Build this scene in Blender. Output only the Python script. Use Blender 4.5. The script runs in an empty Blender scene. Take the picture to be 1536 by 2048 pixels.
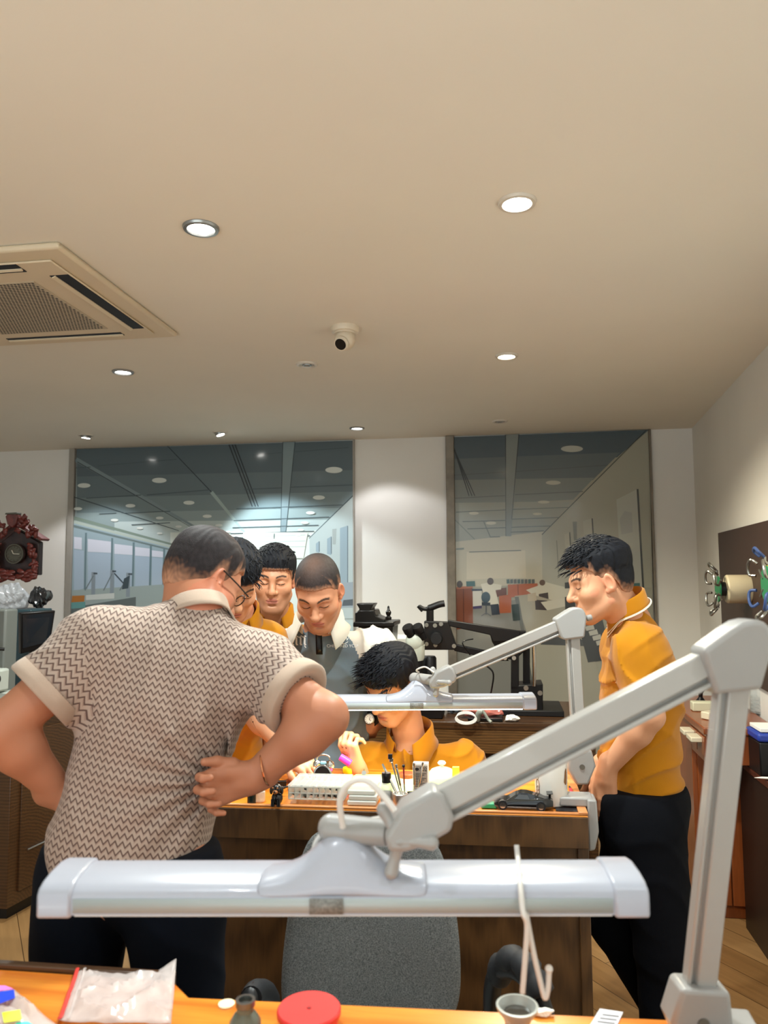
import bpy, bmesh, math, random
import numpy as np
from mathutils import Vector, Matrix, Euler
from mathutils.bvhtree import BVHTree
random.seed(7)
rng = np.random.default_rng(7)
SC = bpy.context.scene
COL = SC.collection

# ------------------------------------------------------------------ camera
FPX = 1500.0
CAM = Vector((0, 0, 1.61))
YAW, PITCH, ROLL = math.radians(8.8), math.radians(4.8), 0.006
Fv = Vector((-math.sin(YAW) * math.cos(PITCH), math.cos(YAW) * math.cos(PITCH), math.sin(PITCH)))
R0 = Vector((math.cos(YAW), math.sin(YAW), 0))
U0 = R0.cross(Fv)
Rv = R0 * math.cos(ROLL) - U0 * math.sin(ROLL)
Uv = Rv.cross(Fv)
cam_d = bpy.data.cameras.new('camera')
cam = bpy.data.objects.new('camera', cam_d)
COL.objects.link(cam)
cam.matrix_world = Matrix(((Rv.x, Uv.x, -Fv.x, CAM.x), (Rv.y, Uv.y, -Fv.y, CAM.y), (Rv.z, Uv.z, -Fv.z, CAM.z), (0, 0, 0, 1)))
cam_d.sensor_fit = 'VERTICAL'
cam_d.sensor_height = 36
cam_d.sensor_width = 27
cam_d.lens = 36 * FPX / 2048
cam_d.clip_start = 0.05
cam_d.dof.use_dof = True
cam_d.dof.focus_distance = 2.7
cam_d.dof.aperture_fstop = 4.5
SC.camera = cam

# ------------------------------------------------------------------ light + exposure
SC.view_settings.view_transform = 'Standard'
SC.view_settings.look = 'None'
SC.view_settings.gamma = 1
SC.view_settings.use_curve_mapping = False
SC.view_settings.exposure = 0.12
SC.cycles.use_denoising = True
SC.cycles.max_bounces = 8
SC.cycles.diffuse_bounces = 5
SC.cycles.caustics_reflective = False
SC.cycles.caustics_refractive = False
SC.cycles.sample_clamp_indirect = 6
WORLD_COLOR, WORLD_STRENGTH = (0.84, 0.96, 1.0), 1.8      # even fill added through the unbuilt open rear to brighten the room
w = bpy.data.worlds.new('world_fill')
SC.world = w
w.use_nodes = True
w.node_tree.nodes['Background'].inputs[0].default_value = (*WORLD_COLOR, 1)
w.node_tree.nodes['Background'].inputs[1].default_value = WORLD_STRENGTH
DOWN_W = 88.0          # watts of one lit downlight
WALL_SPOT_W = 16.0     # watts of a spotlight turned to the back wall
LED_W = 3.3           # the lit bench lamp

# unseen area light added behind the viewer, shining up to brighten the ceiling
sl = bpy.data.lights.new('ceiling_fill', 'AREA')
sl.shape = 'RECTANGLE'
sl.size, sl.size_y = 3.2, 1.4
sl.energy = 50.0
sl.color = (0.95, 1.0, 0.93)
so_ = bpy.data.objects.new('ceiling_fill', sl)
COL.objects.link(so_)
so_.location = (-0.9, -1.2, 0.95)
so_.rotation_euler = (math.pi, 0, 0)

ZC = 2.62              # ceiling height
BENCH_Z = 0.93

def ray(px, py):
    return Fv + Rv * ((px - 768) / FPX) - Uv * ((py - 1024) / FPX)
def at(px, py, d):
    return CAM + ray(px, py) * d
def on_z(px, py, z):
    r = ray(px, py)
    return CAM + r * ((z - CAM.z) / r.z)
def on_y(px, py, y):
    r = ray(px, py)
    return CAM + r * (y / r.y)

# ------------------------------------------------------------------ materials
def lin(c):
    c = c / 255.0
    return c / 12.92 if c <= 0.04045 else ((c + 0.055) / 1.055) ** 2.4
def L3(rgb):
    return tuple(lin(x) for x in rgb)
MATS = {}
def mat(name, rgb=(200, 200, 200), rough=0.5, metal=0.0, var=0.0, vscale=20.0, bump=0.0, bscale=200.0, emit=None, trans=0.0, alpha=1.0, coat=0.0, spec=0.5, ior=1.45, sheen=0.0, stretch=None):
    if name in MATS:
        return MATS[name]
    m = bpy.data.materials.new(name)
    m.use_nodes = True
    nt = m.node_tree
    b = nt.nodes['Principled BSDF']
    b.inputs['Roughness'].default_value = rough
    b.inputs['Metallic'].default_value = metal
    b.inputs['Specular IOR Level'].default_value = spec
    b.inputs['IOR'].default_value = ior
    b.inputs['Transmission Weight'].default_value = trans
    b.inputs['Alpha'].default_value = alpha
    b.inputs['Coat Weight'].default_value = coat
    b.inputs['Sheen Weight'].default_value = sheen
    c = L3(rgb)
    tc = nt.nodes.new('ShaderNodeTexCoord')
    no = nt.nodes.new('ShaderNodeTexNoise')
    no.inputs['Scale'].default_value = vscale
    no.inputs['Detail'].default_value = 3
    src = tc.outputs['Object']
    if stretch:
        mp = nt.nodes.new('ShaderNodeMapping')
        mp.inputs['Scale'].default_value = stretch
        nt.links.new(src, mp.inputs['Vector'])
        src = mp.outputs[0]
    nt.links.new(src, no.inputs['Vector'])
    rp = nt.nodes.new('ShaderNodeValToRGB')
    rp.color_ramp.elements[0].position = 0.3
    rp.color_ramp.elements[1].position = 0.7
    v = max(var, 0.012)
    rp.color_ramp.elements[0].color = (*[max(0, x * (1 - v)) for x in c], 1)
    rp.color_ramp.elements[1].color = (*[min(1, x * (1 + v)) for x in c], 1)
    nt.links.new(no.outputs[0], rp.inputs[0])
    nt.links.new(rp.outputs[0], b.inputs['Base Color'])
    if bump:
        n2 = nt.nodes.new('ShaderNodeTexNoise')
        n2.inputs['Scale'].default_value = bscale
        n2.inputs['Detail'].default_value = 4
        nt.links.new(src, n2.inputs['Vector'])
        bp = nt.nodes.new('ShaderNodeBump')
        bp.inputs['Strength'].default_value = bump
        bp.inputs['Distance'].default_value = 0.002
        nt.links.new(n2.outputs[0], bp.inputs['Height'])
        nt.links.new(bp.outputs[0], b.inputs['Normal'])
    if emit:
        b.inputs['Emission Color'].default_value = (*emit[0], 1)
        b.inputs['Emission Strength'].default_value = emit[1]
    MATS[name] = m
    return m

def wood(name, dark, light, scale=(3, 3, 30), rough=0.3, rings=6.0, coat=0.2):
    if name in MATS:
        return MATS[name]
    m = bpy.data.materials.new(name)
    m.use_nodes = True
    nt = m.node_tree
    b = nt.nodes['Principled BSDF']
    b.inputs['Roughness'].default_value = rough
    b.inputs['Coat Weight'].default_value = coat
    b.inputs['Coat Roughness'].default_value = 0.15
    tc = nt.nodes.new('ShaderNodeTexCoord')
    mp = nt.nodes.new('ShaderNodeMapping')
    mp.inputs['Scale'].default_value = scale
    nt.links.new(tc.outputs['Object'], mp.inputs[0])
    wv = nt.nodes.new('ShaderNodeTexWave')
    wv.wave_type = 'RINGS'
    wv.inputs['Scale'].default_value = rings * 0.3
    wv.inputs['Distortion'].default_value = 5
    wv.inputs['Detail'].default_value = 3
    wv.inputs['Detail Scale'].default_value = 0.8
    nt.links.new(mp.outputs[0], wv.inputs[0])
    no = nt.nodes.new('ShaderNodeTexNoise')
    no.inputs['Scale'].default_value = 9
    no.inputs['Detail'].default_value = 6
    nt.links.new(mp.outputs[0], no.inputs[0])
    mx = nt.nodes.new('ShaderNodeMath')
    mx.operation = 'MULTIPLY_ADD'
    mx.inputs[1].default_value = 0.45
    nt.links.new(wv.outputs['Fac'], mx.inputs[0])
    ml = nt.nodes.new('ShaderNodeMath')
    ml.operation = 'MULTIPLY'
    ml.inputs[1].default_value = 0.55
    nt.links.new(no.outputs[0], ml.inputs[0])
    nt.links.new(ml.outputs[0], mx.inputs[2])
    rp = nt.nodes.new('ShaderNodeValToRGB')
    rp.color_ramp.elements[0].position = 0.15
    rp.color_ramp.elements[1].position = 0.85
    rp.color_ramp.elements[0].color = (*L3(dark), 1)
    rp.color_ramp.elements[1].color = (*L3(light), 1)
    nt.links.new(mx.outputs[0], rp.inputs[0])
    nt.links.new(rp.outputs[0], b.inputs['Base Color'])
    MATS[name] = m
    return m

def attr_mat(name, rough=0.5, spec=0.5, coat=0.0, sss=0.0, bump=0.0, bscale=300):
    if name in MATS:
        return MATS[name]
    m = bpy.data.materials.new(name)
    m.use_nodes = True
    nt = m.node_tree
    b = nt.nodes['Principled BSDF']
    b.inputs['Roughness'].default_value = rough
    b.inputs['Specular IOR Level'].default_value = spec
    b.inputs['Coat Weight'].default_value = coat
    b.inputs['Coat Roughness'].default_value = 0.08
    if sss:
        b.inputs['Subsurface Weight'].default_value = sss
        b.inputs['Subsurface Radius'].default_value = (0.012, 0.005, 0.003)
        b.inputs['Subsurface Scale'].default_value = 0.6
    a = nt.nodes.new('ShaderNodeAttribute')
    a.attribute_name = 'tone'
    nt.links.new(a.outputs['Color'], b.inputs['Base Color'])
    if bump:
        tc = nt.nodes.new('ShaderNodeTexCoord')
        n2 = nt.nodes.new('ShaderNodeTexNoise')
        n2.inputs['Scale'].default_value = bscale
        nt.links.new(tc.outputs['Object'], n2.inputs['Vector'])
        bp = nt.nodes.new('ShaderNodeBump')
        bp.inputs['Strength'].default_value = bump
        bp.inputs['Distance'].default_value = 0.001
        nt.links.new(n2.outputs[0], bp.inputs['Height'])
        nt.links.new(bp.outputs[0], b.inputs['Normal'])
    MATS[name] = m
    return m

# ------------------------------------------------------------------ mesh helpers
def frame_of(d):
    d = Vector(d).normalized()
    u = Vector((0, 0, 1)) if abs(d.z) < 0.95 else Vector((0, 1, 0))
    a = d.cross(u).normalized()
    return a, d.cross(a), d

class MB:
    def __init__(s):
        s.v, s.f, s.m = [], [], []
    def add(s, vs, fs, m=0):
        o = len(s.v)
        s.v += [Vector(x) for x in vs]
        for f in fs:
            s.f.append([i + o for i in f])
            s.m.append(m)
        return s
    def box(s, c, size, rz=0.0, m=0, M=None):
        c = Vector(c)
        hx, hy, hz = [x / 2 for x in size]
        R = M if M is not None else Matrix.Rotation(rz, 3, 'Z')
        vs = [c + R @ Vector((x, y, z)) for x in (-hx, hx) for y in (-hy, hy) for z in (-hz, hz)]
        return s.add(vs, [(0, 1, 3, 2), (4, 6, 7, 5), (0, 4, 5, 1), (2, 3, 7, 6), (0, 2, 6, 4), (1, 5, 7, 3)], m)
    def cyl(s, a, b, ra, rb=None, n=20, m=0, caps=True):
        rb = ra if rb is None else rb
        a, b = Vector(a), Vector(b)
        x, y, d = frame_of(b - a)
        vs = []
        for p, r in ((a, ra), (b, rb)):
            for i in range(n):
                t = 2 * math.pi * i / n
                vs.append(p + x * (r * math.cos(t)) + y * (r * math.sin(t)))
        fs = [(i, (i + 1) % n, n + (i + 1) % n, n + i) for i in range(n)]
        if caps:
            fs += [tuple(range(n))[::-1], tuple(range(n, 2 * n))]
        return s.add(vs, fs, m)
    def tube(s, pts, r, n=8, m=0, caps=True, flat=1.0):
        pts = [Vector(p) for p in pts]
        k = len(pts)
        rs = r if isinstance(r, (list, tuple)) else [r] * k
        x = None
        vs = []
        for i, p in enumerate(pts):
            d = (pts[min(i + 1, k - 1)] - pts[max(i - 1, 0)]).normalized()
            if x is None:
                x, y, _ = frame_of(d)
            else:
                x = (x - d * x.dot(d)).normalized()
                y = d.cross(x)
            for j in range(n):
                t = 2 * math.pi * j / n
                vs.append(p + x * (rs[i] * math.cos(t)) + y * (rs[i] * flat * math.sin(t)))
        fs = []
        for i in range(k - 1):
            for j in range(n):
                fs.append((i * n + j, i * n + (j + 1) % n, (i + 1) * n + (j + 1) % n, (i + 1) * n + j))
        if caps:
            fs += [tuple(range(n))[::-1], tuple(range((k - 1) * n, k * n))]
        return s.add(vs, fs, m)
    def lathe(s, prof, o, axis=(0, 0, 1), n=28, m=0, sx=1.0):
        o = Vector(o)
        x, y, d = frame_of(axis)
        vs, fs = [], []
        for r, h in prof:
            for j in range(n):
                t = 2 * math.pi * j / n
                vs.append(o + d * h + x * (r * math.cos(t) * sx) + y * (r * math.sin(t)))
        for i in range(len(prof) - 1):
            for j in range(n):
                fs.append((i * n + j, i * n + (j + 1) % n, (i + 1) * n + (j + 1) % n, (i + 1) * n + j))
        if prof[0][0] > 1e-5:
            fs.append(tuple(range(n))[::-1])
        if prof[-1][0] > 1e-5:
            fs.append(tuple(range((len(prof) - 1) * n, len(prof) * n)))
        return s.add(vs, fs, m)
    def prism(s, poly, vec, m=0):
        poly = [Vector(p) for p in poly]
        vec = Vector(vec)
        n = len(poly)
        return s.add(poly + [p + vec for p in poly], [tuple(range(n))[::-1], tuple(range(n, 2 * n))] + [(i, (i + 1) % n, n + (i + 1) % n, n + i) for i in range(n)], m)
    def ball(s, c, r, n=16, k=10, m=0, M=None):
        c = Vector(c)
        r = (r, r, r) if not isinstance(r, (tuple, list)) else r
        vs = []
        for i in range(k + 1):
            a = math.pi * i / k
            for j in range(n):
                t = 2 * math.pi * j / n
                p = Vector((r[0] * math.sin(a) * math.cos(t), r[1] * math.sin(a) * math.sin(t), r[2] * math.cos(a)))
                vs.append(c + (M @ p if M is not None else p))
        fs = []
        for i in range(k):
            for j in range(n):
                fs.append((i * n + j, (i + 1) * n + j, (i + 1) * n + (j + 1) % n, i * n + (j + 1) % n))
        return s.add(vs, fs, m)
    def build(s, name, mats, parent=None, loc=None, bevel=0.0, seg=2, smooth=True, ang=35, sub=0, label=None, solid=0.0):
        o0 = Vector((0, 0, 0))
        if parent is not None:
            q = parent
            while q is not None:
                o0 += q.location
                q = q.parent
        elif loc is not None:
            o0 = Vector(loc)
        me = bpy.data.meshes.new(name)
        me.from_pydata([tuple(v - o0) for v in s.v], [], s.f)
        mats = mats if isinstance(mats, (list, tuple)) else [mats]
        for mm in mats:
            me.materials.append(mm)
        if len(mats) > 1:
            me.polygons.foreach_set('material_index', s.m)
        bm = bmesh.new()
        bm.from_mesh(me)
        bmesh.ops.remove_doubles(bm, verts=bm.verts, dist=1e-6)
        bmesh.ops.recalc_face_normals(bm, faces=bm.faces)
        bm.to_mesh(me)
        bm.free()
        if smooth:
            me.shade_smooth()
            me.set_sharp_from_angle(angle=math.radians(ang))
        o = bpy.data.objects.new(name, me)
        COL.objects.link(o)
        if parent is not None:
            o.parent = parent
        else:
            o.location = o0
        if solid:
            md = o.modifiers.new('thickness', 'SOLIDIFY')
            md.thickness = solid
        if bevel:
            md = o.modifiers.new('bevel', 'BEVEL')
            md.width = bevel
            md.segments = seg
            md.limit_method = 'ANGLE'
            md.angle_limit = math.radians(40)
        if sub:
            md = o.modifiers.new('sub', 'SUBSURF')
            md.levels = md.render_levels = sub
        if label:
            o['label'] = label
        return o

def thing(name, label, cat, loc=(0, 0, 0), group=None):
    o = bpy.data.objects.new(name, None)
    o.empty_display_size = 0.05
    COL.objects.link(o)
    o.location = loc
    o['label'] = label
    o['category'] = cat
    if group:
        o['group'] = group
    return o
def tag(o, label, cat, group=None, kind=None):
    o['label'] = label
    o['category'] = cat
    if group:
        o['group'] = group
    if kind:
        o['kind'] = kind
    return o
def struct(o):
    o['kind'] = 'structure'
    return o
def copy_tree(o, parent=None):
    c = o.copy()
    COL.objects.link(c)
    if parent is not None:
        c.parent = parent
    for ch in list(o.children):
        copy_tree(ch, c)
    return c
def spline(pts, n=8):
    pts = [Vector(p) for p in pts]
    out = []
    for i in range(len(pts) - 1):
        p0, p1, p2, p3 = pts[max(i - 1, 0)], pts[i], pts[i + 1], pts[min(i + 2, len(pts) - 1)]
        for j in range(n):
            t = j / n
            out.append(0.5 * ((2 * p1) + (p2 - p0) * t + (2 * p0 - 5 * p1 + 4 * p2 - p3) * t * t + (3 * p1 - p0 - 3 * p2 + p3) * t ** 3))
    out.append(pts[-1])
    return out
def text_mesh(txt, size):
    cu = bpy.data.curves.new('lettering', 'FONT')
    cu.body = txt
    cu.size = size
    cu.align_x = 'CENTER'
    cu.align_y = 'CENTER'
    o = bpy.data.objects.new('lettering', cu)
    COL.objects.link(o)
    dg = bpy.context.evaluated_depsgraph_get()
    me = bpy.data.meshes.new_from_object(o.evaluated_get(dg))
    bpy.data.objects.remove(o)
    vs = [v.co.copy() for v in me.vertices]
    fs = [tuple(p.vertices) for p in me.polygons]
    bpy.data.meshes.remove(me)
    return vs, fs

# ------------------------------------------------------------------ smooth distance-field modelling (bodies, clothes)
class Sdf:
    def __init__(s):
        s.p, s.post = [], []
    def cone(s, a, b, ra, rb, k=0.02, op='u', flat=False, ex=None):
        s.p.append(('c', np.array(a, float), np.array(b, float), ra, rb, k, op, flat, ex))
        return s
    def ell(s, c, r, M=None, k=0.02, op='u'):
        s.p.append(('e', np.array(c, float), np.array(r, float), np.eye(3) if M is None else np.array(M, float), None, k, op, False, None))
        return s
    @staticmethod
    def ev(q, P):
        if q[0] == 'c':
            _, a, b, ra, rb, k, op, flat, ex = q
            ba = b - a
            l2 = float(ba @ ba) + 1e-12
            pa = P - a
            t = (pa @ ba) / l2
            h = np.clip(t, 0, 1)
            w = pa - h[..., None] * ba
            if ex is not None:       # flattened cone: squash along the axis ex[0] by ex[1]
                e = np.array(ex[0], float)
                we = w @ e
                w = w + (we * (1.0 / ex[1] - 1))[..., None] * e
            d = np.sqrt((w * w).sum(-1)) - (ra + (rb - ra) * h)
            if flat:
                d = np.maximum(d, (t - 1) * math.sqrt(l2))
            return d
        _, c, r, M, _, k, op, _, _ = q
        w = (P - c) @ M
        k0 = np.sqrt(((w / r) ** 2).sum(-1))
        k1 = np.sqrt(((w / (r * r)) ** 2).sum(-1)) + 1e-9
        return k0 * (k0 - 1) / k1
    @staticmethod
    def comb(d, e, k, op):
        if op == 'u':
            h = np.clip(0.5 + 0.5 * (e - d) / k, 0, 1)
            return e + (d - e) * h - k * h * (1 - h)
        e = -e
        h = np.clip(0.5 + 0.5 * (d - e) / k, 0, 1)
        return e + (d - e) * h + k * h * (1 - h)
    def bounds(s):
        lo, hi = np.full(3, 1e9), np.full(3, -1e9)
        for q in s.p:
            if q[6] != 'u':
                continue
            if q[0] == 'c':
                m = max(q[3], q[4])
                lo = np.minimum(lo, np.minimum(q[1], q[2]) - m)
                hi = np.maximum(hi, np.maximum(q[1], q[2]) + m)
            else:
                m = q[2].max()
                lo = np.minimum(lo, q[1] - m)
                hi = np.maximum(hi, q[1] + m)
        return lo - 0.03, hi + 0.03
    def mesh(s, h, bounds=None, keep=None):
        lo, hi = s.bounds() if bounds is None else (np.array(bounds[0], float), np.array(bounds[1], float))
        B = 8
        nb = np.maximum(np.ceil((hi - lo) / (B * h)).astype(int), 1)
        g = np.stack(np.meshgrid(*[np.arange(n) for n in nb], indexing='ij'), -1).reshape(-1, 3)
        cen = lo + (g * B + (B - 1) / 2.0) * h
        R = B * h * 0.87
        D = [s.ev(q, cen) for q in s.p]
        tot = np.full(len(cen), 1.0)
        for q, e in zip(s.p, D):
            tot = s.comb(tot, e, q[5], q[6])
        for fn in s.post:
            tot = fn(cen, tot)
        act = np.nonzero(np.abs(tot) < R * 1.7 + 0.012)[0]
        offs = np.stack(np.meshgrid(*[np.arange(B)] * 3, indexing='ij'), -1).reshape(-1, 3) * h
        pts = (lo + g[act][:, None, :] * (B * h) + offs[None])
        d = np.full(pts.shape[:2], 1.0)
        for q, e in zip(s.p, D):
            sel = np.nonzero(e[act] < R * 1.35 + q[5] * 1.2 + 0.004)[0]
            if len(sel):
                d[sel] = s.comb(d[sel], s.ev(q, pts[sel]), q[5], q[6])
        for fn in s.post:
            d = fn(pts, d)
        V = np.empty(tuple(nb) + (B, B, B), np.float32)
        V[:] = np.where(tot > 0, 1.0, -1.0).astype(np.float32).reshape(tuple(nb) + (1, 1, 1))
        V[g[act][:, 0], g[act][:, 1], g[act][:, 2]] = d.reshape(-1, B, B, B)
        V = V.transpose(0, 3, 1, 4, 2, 5).reshape(nb[0] * B, nb[1] * B, nb[2] * B)
        S = V < 0
        c = np.zeros(tuple(x - 1 for x in V.shape), np.uint8)
        for i in (0, 1):
            for j in (0, 1):
                for k in (0, 1):
                    c += S[i:V.shape[0] - 1 + i, j:V.shape[1] - 1 + j, k:V.shape[2] - 1 + k]
        cells = np.argwhere((c > 0) & (c < 8))
        cor = np.array([(i, j, k) for i in (0, 1) for j in (0, 1) for k in (0, 1)])
        val = np.stack([V[cells[:, 0] + a, cells[:, 1] + b, cells[:, 2] + e] for a, b, e in cor], 1)
        acc = np.zeros((len(cells), 3))
        cnt = np.zeros(len(cells))
        for a in range(8):
            for b in range(a + 1, 8):
                if np.abs(cor[a] - cor[b]).sum() != 1:
                    continue
                va, vb = val[:, a], val[:, b]
                x = (va < 0) != (vb < 0)
                t = np.where(x, va / np.where(x, va - vb, 1), 0)
                acc += np.where(x[:, None], cor[a] + t[:, None] * (cor[b] - cor[a]), 0)
                cnt += x
        vert = lo + (cells + acc / cnt[:, None]) * h
        ids = np.full(c.shape, -1, np.int32)
        ids[cells[:, 0], cells[:, 1], cells[:, 2]] = np.arange(len(cells))
        quads = []
        for ax in range(3):
            o1, o2 = (ax + 1) % 3, (ax + 2) % 3
            sl0 = [slice(1, -1)] * 3
            sl1 = [slice(1, -1)] * 3
            sl0[ax] = slice(0, -1)
            sl1[ax] = slice(1, None)
            A, Bq = S[tuple(sl0)], S[tuple(sl1)]
            e = np.argwhere(A != Bq)
            if not len(e):
                continue
            flip = A[e[:, 0], e[:, 1], e[:, 2]]
            p = e.copy()
            p[:, o1] += 1
            p[:, o2] += 1
            q4 = []
            for da, db in ((-1, -1), (0, -1), (0, 0), (-1, 0)):
                r = p.copy()
                r[:, o1] += da
                r[:, o2] += db
                q4.append(ids[r[:, 0], r[:, 1], r[:, 2]])
            q4 = np.stack(q4, 1)
            q4[~flip] = q4[~flip][:, ::-1]
            quads.append(q4)
        F = np.concatenate(quads)
        F = F[(F >= 0).all(1)]
        if keep is not None:
            F = F[keep(vert[F].mean(1))]
        used = np.unique(F)
        re = np.full(len(vert), -1)
        re[used] = np.arange(len(used))
        return vert[used], re[F]

def join_vf(parts):
    V, F, o = [], [], 0
    for v, f in parts:
        V.append(v)
        F.append(f + o)
        o += len(v)
    return np.concatenate(V), np.concatenate(F)

def np_object(name, V, F, mats, parent, tone=None, uv=None, midx=None):
    o0 = Vector((0, 0, 0))
    q = parent
    while q is not None:
        o0 += q.location
        q = q.parent
    me = bpy.data.meshes.new(name)
    nV, nF = len(V), len(F)
    me.vertices.add(nV)
    me.vertices.foreach_set('co', (V - np.array(o0)).astype(np.float32).ravel())
    me.loops.add(nF * 4)
    me.loops.foreach_set('vertex_index', F.astype(np.int32).ravel())
    me.polygons.add(nF)
    me.polygons.foreach_set('loop_start', np.arange(0, nF * 4, 4, dtype=np.int32))
    me.update(calc_edges=True)
    for m in (mats if isinstance(mats, list) else [mats]):
        me.materials.append(m)
    if midx is not None:
        me.polygons.foreach_set('material_index', midx.astype(np.int32))
    me.shade_smooth()
    if tone is not None:
        a = me.attributes.new('tone', 'FLOAT_COLOR', 'POINT')
        a.data.foreach_set('color', np.concatenate([tone, np.ones((nV, 1))], 1).astype(np.float32).ravel())
    if uv is not None:
        l = me.uv_layers.new(name='UVMap')
        l.data.foreach_set('uv', uv[F.ravel()].astype(np.float32).ravel() if len(uv) == nV else uv.astype(np.float32).ravel())
    me.validate()
    o = bpy.data.objects.new(name, me)
    COL.objects.link(o)
    if parent is not None:
        o.parent = parent
    return o
# ------------------------------------------------------------------ room shell
m_ceil = mat('ceiling_paint', (226, 221, 209), 0.85, var=0.02, vscale=1.5, bump=0.05, bscale=60)
m_wall = mat('white_wall_paint', (222, 220, 214), 0.75, var=0.03, vscale=2.0, bump=0.06, bscale=80)
m_wall_r = m_wall
def plank_mat():
    m = bpy.data.materials.new('floor_planks')
    m.use_nodes = True
    nt = m.node_tree
    b = nt.nodes['Principled BSDF']
    b.inputs['Roughness'].default_value = 0.36
    tc = nt.nodes.new('ShaderNodeTexCoord')
    mp = nt.nodes.new('ShaderNodeMapping')
    mp.inputs['Rotation'].default_value = (0, 0, math.radians(52))
    nt.links.new(tc.outputs['Object'], mp.inputs[0])
    br = nt.nodes.new('ShaderNodeTexBrick')
    br.inputs['Scale'].default_value = 1.0
    br.inputs['Brick Width'].default_value = 1.2
    br.inputs['Row Height'].default_value = 0.14
    br.inputs['Mortar Size'].default_value = 0.0016
    br.inputs['Color1'].default_value = (*L3((172, 136, 92)), 1)
    br.inputs['Color2'].default_value = (*L3((140, 104, 64)), 1)
    br.inputs['Mortar'].default_value = (*L3((70, 48, 28)), 1)
    nt.links.new(mp.outputs[0], br.inputs['Vector'])
    m2 = nt.nodes.new('ShaderNodeMapping')
    m2.inputs['Scale'].default_value = (3, 40, 40)
    nt.links.new(mp.outputs[0], m2.inputs[0])
    no = nt.nodes.new('ShaderNodeTexNoise')
    no.inputs['Scale'].default_value = 1.0
    no.inputs['Detail'].default_value = 5
    nt.links.new(m2.outputs[0], no.inputs[0])
    rp = nt.nodes.new('ShaderNodeValToRGB')
    rp.color_ramp.elements[0].color = (.62, .58, .52, 1)
    rp.color_ramp.elements[1].color = (1.25, 1.22, 1.18, 1)
    nt.links.new(no.outputs[0], rp.inputs[0])
    mx = nt.nodes.new('ShaderNodeMix')
    mx.data_type = 'RGBA'
    mx.blend_type = 'MULTIPLY'
    mx.inputs[0].default_value = 1
    nt.links.new(br.outputs['Color'], mx.inputs[6])
    nt.links.new(rp.outputs[0], mx.inputs[7])
    nt.links.new(mx.outputs[2], b.inputs['Base Color'])
    return m
m_floor = plank_mat()
m_trim = mat('grey_trim', (150, 146, 138), 0.5, var=0.06, vscale=8)
YB = on_z(768, 877.5, ZC).y
A_, B_ = on_z(1390, 850, ZC), on_z(1536, 690, ZC)
A_.y = min(A_.y, YB)
dirR = (B_ - A_).normalized()
corner = Vector((A_.x + dirR.x * (YB - A_.y) / dirR.y, YB, 0))
rw_far = corner
rw_near = corner + Vector((dirR.x, dirR.y, 0)) * ((-2.2 - corner.y) / dirR.y)
XL = -4.7
def wall_right_x(y):
    return corner.x + (rw_near.x - corner.x) * (y - corner.y) / (rw_near.y - corner.y)

f = MB().box(((XL + 3.6) / 2, 1.6, -0.05), (3.6 - XL + 1.5, 8.4, 0.1))
struct(f.build('floor', m_floor, loc=(0, 0, 0)))
# individual plank joints, thin grooves of darker filler lying in the boards
c_ = MB().box(((XL + 3.6) / 2, 1.6, ZC + 0.05), (3.6 - XL + 1.5, 8.4, 0.1))
struct(c_.build('ceiling', m_ceil, loc=(0, 0, ZC)))
wb = MB().box(((XL + 3.6) / 2, YB + 0.06, ZC / 2), (3.6 - XL + 1.5, 0.12, ZC))
struct(wb.build('wall_back', m_wall, loc=(0, YB, 0)))
nv = Vector((dirR.y, -dirR.x, 0))
nv = nv if nv.x > 0 else -nv
wr = MB().prism([rw_far, rw_near, rw_near + nv * 0.12, rw_far + nv * 0.12], (0, 0, ZC))
struct(wr.build('wall_right', m_wall_r, loc=tuple(rw_far)))
wl = MB().box((XL - 0.06, 1.6, ZC / 2), (0.12, 8.4, ZC))
struct(wl.build('wall_left', m_wall, loc=(XL, 1.6, 0)))

# ------------------------------------------------------------------ printed murals on the back wall
m_print = attr_mat('glossy_print', rough=0.16, spec=0.5, coat=0.35)
class Print:
    def __init__(s, ox, oy, sc, y):
        s.o, s.y, s.V, s.F, s.T, s.n, s.clip = (ox, oy, sc), y, [], [], [], 0, None
    def P(s, x, y):
        q = on_y(s.o[0] + x / s.o[2], s.o[1] + y / s.o[2], s.y)
        q.z = min(q.z, ZC - 0.004)
        return Vector((q.x, s.y - 0.00006 * s.n, q.z))
    def poly(s, pts, rgb):
        s.n += 1
        o = len(s.V)
        s.V += [s.P(*p) for p in pts]
        s.F.append(list(range(o, o + len(pts))))
        s.T += [L3(rgb)] * len(pts)
    def line(s, a, b, w, rgb, w2=None):
        a, b = Vector(a), Vector(b)
        w2 = w if w2 is None else w2
        d = (b - a).normalized()
        n = Vector((-d.y, d.x))
        s.poly([a + n * w / 2, b + n * w2 / 2, b - n * w2 / 2, a - n * w / 2], rgb)
    def oval(s, x, y, rx, ry, rgb, n=18):
        s.poly([(x + rx * math.cos(2 * math.pi * i / n), y + ry * math.sin(2 * math.pi * i / n)) for i in range(n)], rgb)
    def build(s, name, parent):
        me = bpy.data.meshes.new(name)
        o0 = parent.location
        me.from_pydata([tuple(v - o0) for v in s.V], [], s.F)
        a = me.attributes.new('tone', 'FLOAT_COLOR', 'POINT')
        a.data.foreach_set('color', np.array([(*t, 1) for t in s.T], np.float32).ravel())
        me.materials.append(m_print)
        bm = bmesh.new()
        bm.from_mesh(me)
        for fc in bm.faces:
            fc.normal_update()
            if fc.normal.y > 0:
                fc.normal_flip()
        bm.to_mesh(me)
        bm.free()
        o = bpy.data.objects.new(name, me)
        COL.objects.link(o)
        o.parent = parent
        return o

YM = YB - 0.02
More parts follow.
